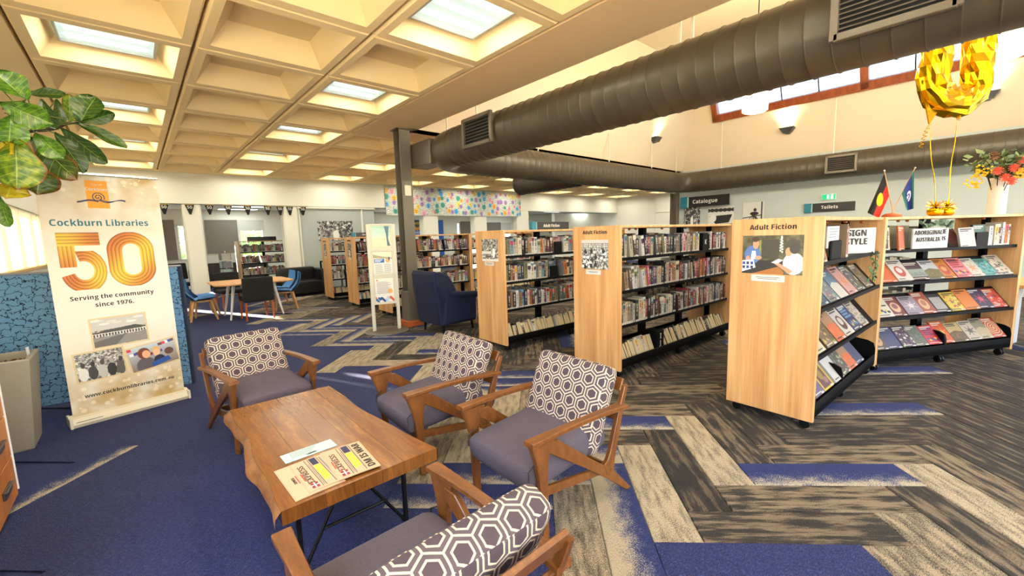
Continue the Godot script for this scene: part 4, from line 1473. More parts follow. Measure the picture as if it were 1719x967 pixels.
func column(p: Vector3, h: float, w: float, label: String, plinth: bool) -> void:
	var t := thing("steel_column", label, "column", p)
	var c := MB.new()
	for s in [-1, 1]:
		c.bb(Vector3(-w / 2, 0.0, s * w / 2 - 0.007), Vector3(w / 2, h, s * w / 2 + 0.007), 0.002)
	c.bb(Vector3(-0.005, 0.0, -w / 2), Vector3(0.005, h, w / 2))
	part("beam", c, M.column, t)
	if plinth:
		part("cap_plate", MB.new().bb(Vector3(-0.14, h - 0.015, -0.14), Vector3(0.14, h, 0.14)), M.column, t)
		part("casing", MB.new().bb(Vector3(-0.13, 0.1, -0.13), Vector3(0.13, 0.62, 0.13), 0.006), M.column, t)
		part("plinth", MB.new().bb(Vector3(-0.19, 0, -0.19), Vector3(0.19, 0.1, 0.19), 0.006), M.orangewood, t)
		part("switch_plate", MB.new().bb(Vector3(-0.06, 2.28, 0.107), Vector3(0.06, 2.46, 0.13), 0.006), M.offwhite, t)
# ------------------------------------------------------------------ bookcases
const SHELF := [1.27, 0.92, 0.55]
var books := []            # unit book meshes, spine outwards
var pages := []            # the same with page edges outwards
var loose := MB.new()      # books too small to pick apart
var covers := []
var few := 0

func photo(parent: Node3D, im: Image, c: Vector3, w: float, h: float, ry: float, called := "photograph") -> MeshInstance3D:
	var b := MB.new()
	b.box(Vector3(0, 0, 0), Vector3(w, h, 0.004))
	for k in b.t.size():
		b.t[k] = Vector2(b.v[k].x / w + 0.5, 0.5 - b.v[k].y / h)
	return part(called, b, mat(Color.WHITE, 0.5, 0, tex_of(im)), parent, at(c.x, c.y, c.z, ry))

func caster() -> MB:
	var b := MB.new()
	var r := Transform3D(Basis(Vector3.FORWARD, PI / 2), Vector3.ZERO)
	for s in [-0.018, 0.018]:
		var w := MB.new().lathe(Vector3.ZERO, [Vector2(0.008, -0.011), Vector2(0.034, -0.011), Vector2(0.038, -0.007), Vector2(0.038, 0.007), Vector2(0.034, 0.011), Vector2(0.008, 0.011)], 14)
		b.add(w, Transform3D(r.basis, Vector3(s, 0.038, 0)))
	b.bb(Vector3(-0.03, 0.05, -0.02), Vector3(0.03, 0.085, 0.02), 0.004)
	return b

var caster_mesh: ArrayMesh
# double-sided case: x runs from 0 to l, front is +z
func bookcase(called: String, label: String, p: Vector3, turn: float, l: float, sloped := false) -> Node3D:
	var t := thing(called, label, "bookcase", p, turn, "")
	var pm := MB.new().box(Vector3.ZERO, Vector3(0.034, 1.54, 0.635), 0.003).mesh()
	part("end_panel", pm, M.oak, t, at(0.017, 0.85, 0))
	part("end_panel", pm, M.oak, t, at(l - 0.017, 0.85, 0))
	part("top_board", MB.new().bb(Vector3(0.034, 1.59, -0.30), Vector3(l - 0.034, 1.618, 0.30), 0.003), M.oak, t)
	var n := 1 if l < 2.2 else 2
	for i in n:
		var x := l * (i + 1.0) / (n + 1.0)
		part("upright", MB.new().bb(Vector3(x - 0.035, 0.16, -0.035), Vector3(x + 0.035, 1.59, 0.035)), M.black, t)
	for x in [0.06, l - 0.06]:
		part("upright", MB.new().bb(Vector3(x - 0.024, 0.16, -0.03), Vector3(x + 0.024, 1.59, 0.03)), M.black, t)
	for s in [1, -1]:
		for y in SHELF:
			if sloped and s > 0 and y < 1.2:
				var b := MB.new()
				b.bar(Vector3(0.04, y + 0.20, 0.055), Vector3(0.04, y, 0.30), 0.001, 0.001)
				var sl := MB.new()
				var q := [Vector2(0.31, y - 0.01), Vector2(0.31, y + 0.022), Vector2(0.298, y + 0.022), Vector2(0.29, y + 0.004), Vector2(0.10, y + 0.235), Vector2(0.09, y + 0.22), Vector2(0.285, y - 0.014)]
				sl.prism(q.map(func(a): return Vector2(-a.x, a.y)), l - 0.075, Transform3D(Basis(Vector3(0, 0, -1), Vector3.UP, Vector3(1, 0, 0)), Vector3(l / 2, 0, 0)))
				part("sloping_shelf", sl, M.black, t)
			else:
				part("shelf", MB.new().bb(Vector3(0.036, y - 0.022, s * 0.03), Vector3(l - 0.036, y - 0.002, s * 0.275), 0.002), M.black, t)
				if s > 0:
					part("label_rail", MB.new().bb(Vector3(0.04, y - 0.02, 0.275), Vector3(l - 0.04, y + 0.012, 0.279)), M.black, t)
		part("base_tray", MB.new().bb(Vector3(0.036, 0.105, s * 0.02), Vector3(l - 0.036, 0.16, s * 0.315), 0.004).bb(Vector3(0.036, 0.105, s * 0.30), Vector3(l - 0.036, 0.20 if not sloped else 0.215, s * 0.315), 0.003), M.black, t)
	for x in [0.08, l * 0.5, l - 0.08]:
		for z in [-0.25, 0.25]:
			part("caster", caster_mesh, M.steel, t, at(x, 0, z))
	for x in [0.3, 0.42, 0.95, 1.5]:
		if x < l - 0.2:
			part("shelf_pin", MB.new().lathe(Vector3.ZERO, [Vector2(0.0, -0.012), Vector2(0.014, -0.006), Vector2(0.018, 0.006), Vector2(0, 0.012)], 10), M.orangewood, t, at(x, 1.575, 0.22))
	return t

# a run of books in case space; each one is its own object while single is true
func run_of_books(case: Node3D, x0: float, x1: float, y: float, zf: float, single: bool, where: String, tray := false, group := "") -> void:
	var x := x0
	var k := 0
	var lean := 0
	while x < x1 - 0.02:
		var th := rng.randf_range(0.028, 0.062) if not tray else rng.randf_range(0.026, 0.05)
		if not single:
			th *= 1.05
		if x + th > x1:
			break
		var h := rng.randf_range(0.205, 0.262) if not tray else rng.randf_range(0.165, 0.215)
		var d := 0.155 if not tray else 0.12
		if lean == 0 and rng.randf() < 0.035 and not tray:
			lean = rng.randi_range(2, 4)
			x += 0.05
		var tilt := 0.0
		if lean > 0:
			lean -= 1
			tilt = 0.16
		elif rng.randf() < 0.1:
			tilt = rng.randf_range(-0.02, 0.04)
		var v := rng.randi() % SPN
		var back := rng.randf() < 0.82 if tray else false
		var z := zf - rng.randf() * 0.018
		var b := Basis(Vector3(0, 0, 1), tilt)
		if tray:
			b = Basis(Vector3.RIGHT, -0.42) * Basis(Vector3(0, 0, 1), rng.randf_range(-0.12, 0.05))
		var xf := Transform3D(b * Basis.from_scale(Vector3(th, h, d)), Vector3(x + th / 2 + (h * 0.1 if tilt > 0.1 else 0.0), y, z))
		x += th + 0.001 + (0.004 if tray else 0.0)
		k += 1
		if single:
			var nm: String = spine_name[v]
			var lb := "%s %s, %s from left %s" % [nm, "paperback showing its pages" if back else "book", nth(k), where]
			few += 1
			solo("shelved_book", (pages if back else books)[v].mesh() if false else (pmesh[v] if back else bmesh[v]), M.spine, lb, "book", case.transform * xf, group)
		else:
			loose.add((pages if back else books)[v], case.transform * xf)

var bmesh := []
var pmesh := []
var cmesh := []

func facing(case: Node3D, id: int, x: float, y: float, w: float, h: float, label: String, group: String, z := 0.293, lean := -0.70, ry := 0.0) -> void:
	var xf := Transform3D(Basis(Vector3.RIGHT, lean) * Basis(Vector3.UP, ry) * Basis.from_scale(Vector3(w, h, rng.randf_range(0.010, 0.024))), Vector3(x + w / 2, y, z))
	# stand the back of the book on the shelf
	xf.origin += xf.basis.z * 1.0 
	few += 1
	solo("displayed_book", cmesh[id], M.cover, label, "book", case.transform * xf, group)

func block(case: Node3D, x: float, y: float, s: String, label: String, hh := 0.235) -> void:
	var t := thing("shelf_divider", label, "divider", case.transform * Vector3(x, y, 0.19), case.rotation.y)
	part("block", MB.new().bb(Vector3(-0.075, 0, -0.1), Vector3(0.075, hh, 0.085), 0.006), M.black, t)
	var k := 0
	for ch in s:
		letters(ch, 0.06, M.paper, t, at(0.0, hh * (0.5 if s.length() == 1 else 0.70 - 0.40 * k), 0.086), "letter")
		k += 1

const CN := ["orange", "white with a red figure", "dark red and grey", "grey landscape", "mustard", "pink", "cream and orange", "turquoise", "cream with dark lines", "pale green", "brown", "lilac", "rust red", "black striped", "yellow and red", "amber", "purple", "vermilion",
	"dark grey portrait", "blue and orange", "plum patterned", "grey green", "crimson", "flame orange", "straw", "beige", "sage", "red spiral", "yellow", "taupe spiral", "green", "plain white", "blue landscape", "grey blue patterned", "sand patterned", "olive patterned", "coral", "rose", "charcoal patterned", "ivory", "khaki patterned", "tan landscape", "moss patterned", "navy", "yellow framed", "mauve", "white portrait", "orange framed"]

func build_bookcases() -> void:
	caster_mesh = caster().mesh()
	for i in SPN:
		books.append(book_mesh(i))
		pages.append(book_mesh(i, true))
		bmesh.append(books[i].mesh())
		pmesh.append(pages[i].mesh())
		cmesh.append(cover_mesh(i).mesh())
	var r := -0.045
	# nearest: display shelves along its right side
	var a := bookcase("display_bookcase", "oak bookcase nearest the viewer with a large colour photo on its end", Vector3(3.675, 0, -1.09), r, 1.99, true)
	end_dressing(a, "Adult Fiction", colour_photo(256, 160), [-0.225, 0.198, 1.19, 1.49], 1.553)
	# middle case
	var b := bookcase("fiction_bookcase", "long oak bookcase with a K block on its top shelf", Vector3(3.70, 0, -2.80), -0.030, 2.66)
	end_dressing(b, "Adult Fiction", mono_photo(256, 210, 3, 0), [-0.19, 0.17, 1.16, 1.475], 1.555)
	block(b, 1.93, SHELF[0], "K", "black shelf block with a white letter K among books on the top shelf")
	var nm := ["on the top shelf left of the K block", "on the second shelf of the K bookcase", "on the third shelf of the K bookcase"]
	run_of_books(b, 0.045, 1.84, SHELF[0], 0.262, true, nm[0], false, "books in the K bookcase")
	run_of_books(b, 2.02, 2.6, SHELF[0], 0.262, true, "on the top shelf right of the K block", false, "books in the K bookcase")
	run_of_books(b, 0.045, 2.61, SHELF[1], 0.262, true, nm[1], false, "books in the K bookcase")
	run_of_books(b, 0.045, 2.61, SHELF[2], 0.262, true, nm[2], false, "books in the K bookcase")
	block(b, 0.86, 0.165, "IJ", "black shelf block lettered I and J in the bottom tray", 0.21)
	run_of_books(b, 0.05, 0.77, 0.165, 0.285, true, "in tray left of the IJ block", true, "paperbacks in the K bookcase tray")
	run_of_books(b, 0.95, 2.6, 0.165, 0.285, true, "in tray right of the IJ block", true, "paperbacks in the K bookcase tray")
	# left case
	var c := bookcase("fiction_bookcase", "oak bookcase right of the wing chair with a courtyard photo on its end", Vector3(3.585, 0, -4.49), -0.035, 2.66)
	end_dressing(c, "", mono_photo(160, 190, 6, 1), [-0.16, 0.20, 1.21, 1.51], 1.56)
	var lm := ["on top shelf of the courtyard photo bookcase", "on second shelf of the courtyard photo bookcase", "on third shelf of the courtyard photo bookcase"]
	var g2 := "books in the courtyard photo bookcase"
	run_of_books(c, 0.045, 0.98, SHELF[0], 0.262, true, lm[0], false, g2)
	run_of_books(c, 1.20, 1.95, SHELF[0], 0.262, false, "")
	stand_cover(c, 1.09, SHELF[0], 37, "pink book in a black stand on the courtyard photo bookcase")
	run_of_books(c, 0.045, 0.88, SHELF[1], 0.262, true, lm[1], false, g2)
	stand_cover(c, 0.99, SHELF[1], 32, "blue book in a black stand on the courtyard photo bookcase")
	run_of_books(c, 1.1, 1.95, SHELF[1], 0.262, false, "")
	run_of_books(c, 0.045, 1.1, SHELF[2], 0.262, true, lm[2], false, g2)
	run_of_books(c, 1.1, 1.95, SHELF[2], 0.262, false, "")
	run_of_books(c, 0.05, 1.0, 0.165, 0.285, true, "in tray of the courtyard photo bookcase", true, "paperbacks in the courtyard photo bookcase")
	run_of_books(c, 1.02, 1.95, 0.165, 0.285, false, "", true)
	# the rows beyond
	var far := []
	for q in [[-8.12, 1.97, "oak bookcase behind the poster stand and the wing chair"], [-9.79, 1.97, "second oak bookcase from the far wall with a dark portrait on its end"], [-11.47, 1.97, "oak bookcase farthest back beside the black sofa"]]:
		var d := bookcase("fiction_bookcase", q[2], Vector3(3.70, 0, q[0]), -0.03, q[1])
		end_dressing(d, "Adult Fiction", mono_photo(96, 128, int(-q[0] * 10), 4), [-0.11, 0.11, 1.16, 1.48], 1.54)
		far.append(d)
	far.append(bookcase("fiction_bookcase", "oak bookcase seen past the wing chair behind the courtyard photo bookcase", Vector3(5.78, 0, -8.2), -0.03, 1.97))
	for d in far:
		for y in SHELF:
			run_of_books(d, 0.045, 1.92, y, 0.262, false, "")
		run_of_books(d, 0.05, 1.9, 0.165, 0.285, false, "", true)
	# rear sides, seen through the gaps
	for d in [a, b, c]:
		var l := 1.93 if d == a else 2.6
		for y in SHELF:
			var m := Node3D.new()
			m.transform = d.transform * Transform3D(Basis(Vector3.UP, PI), Vector3(l + 0.04, 0, 0))
			run_of_books(m, 0.1, l - 0.05, y, 0.25, false, "")
			m.free()
	# angled display case
	var e := bookcase("display_bookcase", "angled oak display bookcase with face-out books under the flags and balloons", Vector3(5.82, 0, -0.97), -0.5134, 1.99, true)
	var m2 := Node3D.new()
	m2.transform = e.transform * Transform3D(Basis(Vector3.UP, PI), Vector3(2.0, 0, 0))
	for y in SHELF:
		run_of_books(m2, 0.9, 1.9, y, 0.20, false, "")
	m2.free()
	dress_angled(e)
	dress_near(a)
	var lo := solo("shelved_books", loose, M.spine, "rows of small upright books filling the more distant fiction bookcases", "books")
	lo.set_meta("kind", "stuff")

func stand_cover(c: Node3D, x: float, y: float, id: int, label: String) -> void:
	var t := thing("book_stand", "black book stand on the %s shelf of the courtyard photo bookcase" % ("top" if y > 1.0 else "second"), "stand", c.transform * Vector3(x, y, 0.2), c.rotation.y)
	part("front", MB.new().bb(Vector3(-0.075, 0, 0.03), Vector3(0.075, 0.17, 0.05), 0.004), M.black, t)
	part("foot", MB.new().bb(Vector3(-0.075, 0, -0.08), Vector3(0.075, 0.008, 0.05), 0.002), M.black, t)
	facing(c, id, x - 0.075, y + 0.01, 0.15, 0.235, label, "", 0.205, -0.06)

func end_dressing(c: Node3D, title: String, im: Image, r: Array, ty: float) -> void:
	var p: Node3D = c.get_node("end_panel")
	var ry := -PI / 2
	var o := Vector3(-0.0195, -0.85, 0)
	photo(p, im, o + Vector3(0, (r[2] + r[3]) / 2, (r[0] + r[1]) / 2), r[1] - r[0], r[3] - r[2], ry)
	var cx: float = (r[0] + r[1]) / 2 - 0.02
	part("caption_card", MB.new().box(Vector3.ZERO, Vector3(0.004, 0.05, (r[1] - r[0]) * 0.56), 0.0), M.paper, p, at(o.x, o.y + r[2] - 0.035, cx))
	for k in 2:
		part("caption_line", MB.new().box(Vector3.ZERO, Vector3(0.001, 0.005, (r[1] - r[0]) * (0.40 - 0.08 * k)), 0.0), M.greytext, p, at(o.x - 0.0024, o.y + r[2] - 0.027 - 0.012 * k, cx))
	if title != "":
		letters(title, 0.038, M.ink, p, at(o.x, o.y + ty, (r[0] + r[1]) / 2, ry), "lettering", true, "Droid Sans", minf(1.0, (r[1] - r[0]) / 0.32))

func lightbox(case: Node3D, x: float, y: float, z: float, w: float, h: float, lines: Array, label: String, cap: float, ry := 0.0) -> void:
	var t := thing("letter_board", label, "sign", case.transform * Vector3(x, y, z), case.rotation.y + ry)
	part("board", MB.new().bb(Vector3(-w / 2, 0, -0.02), Vector3(w / 2, h, 0.0), 0.004), M.paper, t)
	for k in 3:
		part("letter_track", MB.new().bb(Vector3(-w / 2 + 0.01, h * (k + 0.06) / 3.0, 0), Vector3(w / 2 - 0.01, h * (k + 0.06) / 3.0 + 0.004, 0.003)), M.rail, t)
	for k in lines.size():
		letters(lines[k], cap, M.ink, t, at(0, h * (0.80 - 0.33 * k), 0.005), "lettering", true)

func dress_angled(e: Node3D) -> void:
	var names := ["second", "third", "bottom"]
	var ids := [[0, 1, 2, 3, 4, 5, 6, 7, 8], [9, 10, 11, 12, 13, 14, 15, 16, 17], [18, 19, 20, 21, 22, 23, 24, 25, 26, 27]]
	var ys := [0.945, 0.575, 0.225]
	for r in 3:
		var n: int = ids[r].size()
		var x := 0.045
		for k in n:
			var w: float = (1.86 / n) * ([1.06, 0.96, 1.12, 1.0, 0.92, 1.04, 0.9, 1.02, 0.98, 1.0][(k + r * 3) % 10])
			var h: float = [0.225, 0.25, 0.235, 0.265, 0.24, 0.255, 0.23][(k * 3 + r) % 7]
			facing(e, ids[r][k], x, ys[r] + 0.018 * (k % 2) * 0.0, w * 1.03, h, "%s book cover, %s from left on %s shelf of angled display" % [CN[ids[r][k]], nth(k + 1), names[r]], "face-out books on the angled display", 0.285 if r < 2 else 0.29)
			x += w
	# top shelf
	run_of_books(e, 0.05, 0.19, SHELF[0], 0.25, true, "at the left end of the angled display's top shelf", false, "upright books on the angled display")
	facing(e, 28, 1.02, SHELF[0], 0.17, 0.22, "yellow book lying back behind the letter boards on the angled display", "", 0.10, -0.3)
	facing(e, 0, 0.22, SHELF[0], 0.17, 0.255, "orange book leaning beside the letter board on the angled display", "", 0.26, -0.12, 0.35)
	facing(e, 29, 1.22, SHELF[0], 0.19, 0.24, "taupe spiral patterned book behind the top shelf of the angled display", "", 0.10, -0.5)
	facing(e, 31, 1.17, SHELF[0], 0.17, 0.215, "white book with a blue heading leaning on the angled display's top shelf", "", 0.24, -0.2, -0.2)
	facing(e, 30, 1.37, SHELF[0] + 0.015, 0.19, 0.225, "dark green book in a black stand on the angled display", "", 0.2, -0.06)
	var st := thing("book_stand", "black book stand holding a dark green book on the angled display", "stand", e.transform * Vector3(1.465, SHELF[0], 0.2), e.rotation.y)
	part("front", MB.new().bb(Vector3(-0.09, 0, 0.03), Vector3(0.09, 0.16, 0.05), 0.004), M.black, st)
	part("foot", MB.new().bb(Vector3(-0.09, 0, -0.08), Vector3(0.09, 0.010, 0.05), 0.002), M.black, st)
	run_of_books(e, 1.58, 1.93, SHELF[0], 0.25, true, "at the right end of the angled display's top shelf", false, "upright books on the angled display")
	lightbox(e, 0.66, SHELF[0], 0.262, 0.40, 0.22, ["ABORIGINAL", "AUSTRALIA"], "white letter board reading ABORIGINAL AUSTRALIA on the angled display", 0.045)
	lightbox(e, 0.88, SHELF[0], 0.21, 0.30, 0.225, ["        SIE", "         RS"], "second letter board half hidden behind the ABORIGINAL AUSTRALIA board", 0.045)
	# eucalyptus sprig over the boards
	var sp := thing("eucalyptus_sprig", "eucalyptus sprig with round grey leaves lying above the ABORIGINAL AUSTRALIA board", "plant", e.transform * Vector3(0.78, SHELF[0] + 0.235, 0.24), e.rotation.y)
	part("stem", MB.new().tube([Vector3(-0.18, 0.0, 0), Vector3(0, 0.05, 0.0), Vector3(0.2, 0.03, -0.02)], 0.004, 6), M.stem, sp)
	for k in 22:
		var p := Vector3(rng.randf_range(-0.2, 0.22), rng.randf_range(-0.01, 0.075), rng.randf_range(-0.03, 0.04))
		var d := MB.new().lathe(Vector3.ZERO, [Vector2(0.0, 0.0), Vector2(0.022, 0.003), Vector2(0.03, 0.001)], 9)
		part("leaf", d, M.eucalypt, sp, Transform3D(Basis.from_euler(Vector3(rng.randf_range(0.4, 2.2), rng.randf_range(-1, 1), rng.randf_range(-0.6, 0.6))), p))
	for x in [0.03, 0.97, 1.96]:
		part("tray_end", MB.new().prism([Vector2(-0.315, 0.12), Vector2(-0.315, 0.27), Vector2(-0.30, 0.33), Vector2(-0.25, 0.355), Vector2(-0.05, 0.38), Vector2(-0.05, 0.12)], 0.02 if x != 0.97 else 0.03, Transform3D(Basis(Vector3(0, 0, -1), Vector3.UP, Vector3(1, 0, 0)), Vector3(x, 0, 0)), 0.003), M.black, e)

func dress_near(a: Node3D) -> void:
	var names := ["second", "third"]
	var ids := [[36, 33, 32, 37, 38, 35], [39, 40, 41, 46, 43, 34]]
	for r in 2:
		var x := 0.06
		for k in 6:
			var w: float = [0.25, 0.26, 0.24, 0.26, 0.25, 0.24][k]
			facing(a, ids[r][k], x, [0.945, 0.575][r], w, [0.28, 0.29, 0.27, 0.285, 0.28, 0.27][(k + r) % 6], "%s magazine, %s from near end, %s shelf of the nearest bookcase" % [CN[ids[r][k]], nth(k + 1), names[r]], "magazines on the nearest bookcase", 0.285)
			x += w + 0.03
	var xs := [0.10, 0.34, 0.62, 0.88, 1.12, 1.36]
	var bid := [45, 44, 31, 42, 41, 19]
	for k in 6:
		facing(a, bid[k], xs[k], 0.225, 0.24, 0.27, "%s magazine, %s from near end, bottom tray of the nearest bookcase" % [CN[bid[k]], nth(k + 1)], "magazines on the nearest bookcase", 0.29)
	facing(a, 47, 0.08, SHELF[0] + 0.005, 0.2, 0.23, "orange framed magazine leaning on the top shelf of the nearest bookcase", "", 0.26, -0.25)
	var st := thing("notice_stand", "black stand holding a white notice on the nearest bookcase", "stand", a.transform * Vector3(0.62, SHELF[0], 0.2), a.rotation.y)
	part("front", MB.new().bb(Vector3(-0.14, 0, 0.03), Vector3(0.14, 0.16, 0.05), 0.01), M.black, st)
	part("foot", MB.new().bb(Vector3(-0.14, 0, -0.1), Vector3(0.14, 0.01, 0.05), 0.002), M.black, st)
	part("notice", MB.new().bb(Vector3(-0.17, 0.10, 0.014), Vector3(0.15, 0.275, 0.024)), M.paper, st)
	for k in 4:
		part("print_line", MB.new().bb(Vector3(-0.12, 0.25 - k * 0.022, 0.024), Vector3(0.12 - k * 0.02, 0.256 - k * 0.022, 0.025)), M.greytext, st)
	for k in 2:
		var xf := Transform3D(Basis.from_scale(Vector3(0.03, 0.29 - 0.02 * k, 0.16)), Vector3(0.86 + k * 0.035, SHELF[0], 0.262))
		solo("shelved_book", bmesh[[6, 13][k]], M.spine, ["tall tan book standing left of the SIGN STYLE board", "pink book standing against the SIGN STYLE board"][k], "book", a.transform * xf)
	lightbox(a, 1.60, SHELF[0], 0.17, 0.40, 0.25, ["SIGN", "STYLE"], "white letter board reading SIGN STYLE on the nearest bookcase", 0.06, -0.62)
	var iv := thing("trailing_ivy", "small green ivy trailing from the top shelf below the SIGN STYLE board", "plant", a.transform * Vector3(1.72, SHELF[0], 0.29), a.rotation.y)
	part("stem", MB.new().tube([Vector3(0, 0.02, -0.02), Vector3(0.01, -0.02, 0.01), Vector3(0.03, -0.12, 0.01), Vector3(-0.05, -0.22, 0.01), Vector3(-0.06, -0.27, 0.01)], 0.003, 6), M.stem, iv)
	for k in 26:
		var f := k / 25.0
		var p := Vector3(0.02 + 0.07 * sin(k * 2.3) - f * 0.07, 0.0 - f * 0.26, 0.01 + 0.02 * cos(k * 1.7))
		part("leaf", MB.new().loft([[Vector3(0, -0.026, 0), Vector3(0.014, 0, 0), Vector3(0, 0.026, 0), Vector3(-0.014, 0, 0)], [Vector3(0, -0.026, 0.001), Vector3(0.012, 0, 0.003), Vector3(0, 0.026, 0.001), Vector3(-0.012, 0, 0.003)]]), M.ivy, iv, Transform3D(Basis.from_euler(Vector3(rng.randf_range(-0.7, 0.7), rng.randf_range(-0.8, 0.8), rng.randf_range(-1.5, 1.5))), p))
	for x in [0.05, 0.78, 1.955]:
		part("tray_end", MB.new().prism([Vector2(-0.315, 0.12), Vector2(-0.315, 0.27), Vector2(-0.30, 0.33), Vector2(-0.25, 0.355), Vector2(-0.05, 0.38), Vector2(-0.05, 0.12)], 0.02, Transform3D(Basis(Vector3(0, 0, -1), Vector3.UP, Vector3(1, 0, 0)), Vector3(x, 0, 0)), 0.003), M.black, a)
# ------------------------------------------------------------------ lounge
func zprism(pl: Array, x: float, th: float, bev := 0.004) -> MB:
	# profile given as (z, y), extruded across x
	return MB.new().prism(pl.map(func(a): return Vector2(-a.x, a.y)), th, Transform3D(Basis(Vector3(0, 0, -1), Vector3.UP, Vector3(1, 0, 0)), Vector3(x, 0, 0)), bev)

func lounge_chair() -> Node3D:
	var t := thing("lounge_chair", "x", "armchair", Vector3.ZERO, 0, "patterned lounge chairs round the coffee table")
	part("seat_cushion", MB.new().rbox(at(0, 0.365, 0.035, 0, 0.085), Vector3(0.545, 0.145, 0.63), 0.058, 10, 0.022, 1), M.seat, t)
	part("piping", MB.new().tube([Vector3(-0.262, 0.43, 0.29), Vector3(-0.262, 0.40, 0.337), Vector3(-0.262, 0.34, 0.335)], 0.004, 6).tube([Vector3(0.262, 0.43, 0.29), Vector3(0.262, 0.40, 0.337), Vector3(0.262, 0.34, 0.335)], 0.004, 6), M.dimgrey, t)
	part("back_cushion", MB.new().rbox(at(0, 0.548, -0.225, 0, -0.42), Vector3(0.56, 0.51, 0.125), 0.04, 10, 0.022, 2), M.hex, t)
	for s in [-1, 1]:
		var x: float = s * 0.292
		# front leg that flares into a bracket under the arm
		part("front_leg", zprism([Vector2(0.245, 0), Vector2(0.285, 0), Vector2(0.297, 0.22), Vector2(0.303, 0.36), Vector2(0.318, 0.44), Vector2(0.352, 0.535), Vector2(0.355, 0.55), Vector2(0.195, 0.55), Vector2(0.20, 0.525), Vector2(0.225, 0.49), Vector2(0.243, 0.43), Vector2(0.246, 0.34), Vector2(0.246, 0.2)], x, 0.03), M.walnut, t)
		# long brace from the arm down to the rear foot
		part("rear_leg", zprism([Vector2(0.215, 0.525), Vector2(0.13, 0.525), Vector2(-0.20, 0.232), Vector2(-0.262, 0.20), Vector2(-0.30, 0.135), Vector2(-0.425, 0.0), Vector2(-0.462, 0.0), Vector2(-0.45, 0.03), Vector2(-0.315, 0.165), Vector2(-0.262, 0.185), Vector2(-0.20, 0.165), Vector2(0.0, 0.302), Vector2(0.235, 0.46)] if false else [Vector2(0.245, 0.53), Vector2(0.17, 0.53), Vector2(-0.10, 0.317), Vector2(-0.29, 0.182), Vector2(-0.462, 0.0), Vector2(-0.418, 0.0), Vector2(-0.245, 0.138), Vector2(-0.08, 0.262), Vector2(0.235, 0.478)], x - s * 0.004, 0.026), M.walnut, t)
		part("back_post", zprism([Vector2(-0.225, 0.175), Vector2(-0.195, 0.245), Vector2(-0.232, 0.262), Vector2(-0.258, 0.31), Vector2(-0.345, 0.55), Vector2(-0.392, 0.66), Vector2(-0.425, 0.66), Vector2(-0.385, 0.545), Vector2(-0.30, 0.26), Vector2(-0.285, 0.17)], x - s * 0.002, 0.028), M.walnut, t)
		# arm: a board that narrows and dips behind
		var rings := []
		for k in 9:
			var f := k / 8.0
			var z := lerpf(0.365, -0.385, f)
			var y := 0.565 + 0.012 * sin(f * PI * 1.0) - 0.02 * f
			var w := 0.032 - 0.010 * sin(f * PI) + 0.003 * f
			var cx: float = s * (0.297 + 0.006 * sin(f * PI))
			var th := 0.013
			rings.append([Vector3(cx - w, y - th + 0.004, z), Vector3(cx - w + 0.004, y - th, z), Vector3(cx + w - 0.004, y - th, z), Vector3(cx + w, y - th + 0.004, z), Vector3(cx + w, y + th - 0.004, z), Vector3(cx + w - 0.004, y + th, z), Vector3(cx - w + 0.004, y + th, z), Vector3(cx - w, y + th - 0.004, z)])
		part("arm", MB.new().loft(rings), M.walnut, t)
		part("side_rail", zprism([Vector2(0.25, 0.235), Vector2(0.25, 0.285), Vector2(-0.25, 0.215), Vector2(-0.25, 0.165)], s * 0.262, 0.022), M.walnut, t)
		for q in [Vector3(s * 0.309, 0.19, 0.272), Vector3(s * 0.309, 0.20, -0.255)]:
			part("screw_cap", MB.new().lathe(Vector3.ZERO, [Vector2(0, -0.002), Vector2(0.006, 0), Vector2(0, 0.003)], 8), M.chrome, t, Transform3D(Basis(Vector3.FORWARD, s * PI / 2), q))
	part("front_rail", MB.new().bb(Vector3(-0.28, 0.235, 0.262), Vector3(0.28, 0.295, 0.285), 0.004), M.walnut, t)
	part("rear_rail", MB.new().bb(Vector3(-0.28, 0.17, -0.27), Vector3(0.28, 0.22, -0.245), 0.004), M.walnut, t)
	for q in [[0.66, -0.40], [0.50, -0.345]]:
		part("back_rail", MB.new().box(Vector3(0, q[0], q[1]), Vector3(0.56, 0.075, 0.02), 0.004, Basis(Vector3.RIGHT, -0.42)), M.walnut, t)
	return t

func build_lounge() -> void:
	var c := lounge_chair()
	# the four chairs: place of the middle of the chair, heading of its front
	c.set_meta("label", "patterned lounge chair at the far left end of the coffee table")
	c.position = Vector3(0.665, 0, -3.90)
	c.rotation.y = 0.15
	copy(c, Vector3(1.66, 0, -1.655), -PI / 2 - 0.03, "patterned lounge chair right of the coffee table, nearest the viewer on that side")
	copy(c, Vector3(1.545, 0, -2.655), -PI / 2 - 0.04, "patterned lounge chair right of the coffee table, the one behind")
	copy(c, Vector3(0.572, 0, -1.165), PI + 0.01, "patterned lounge chair in the foreground seen from behind, cut by the frame")
	coffee_table()

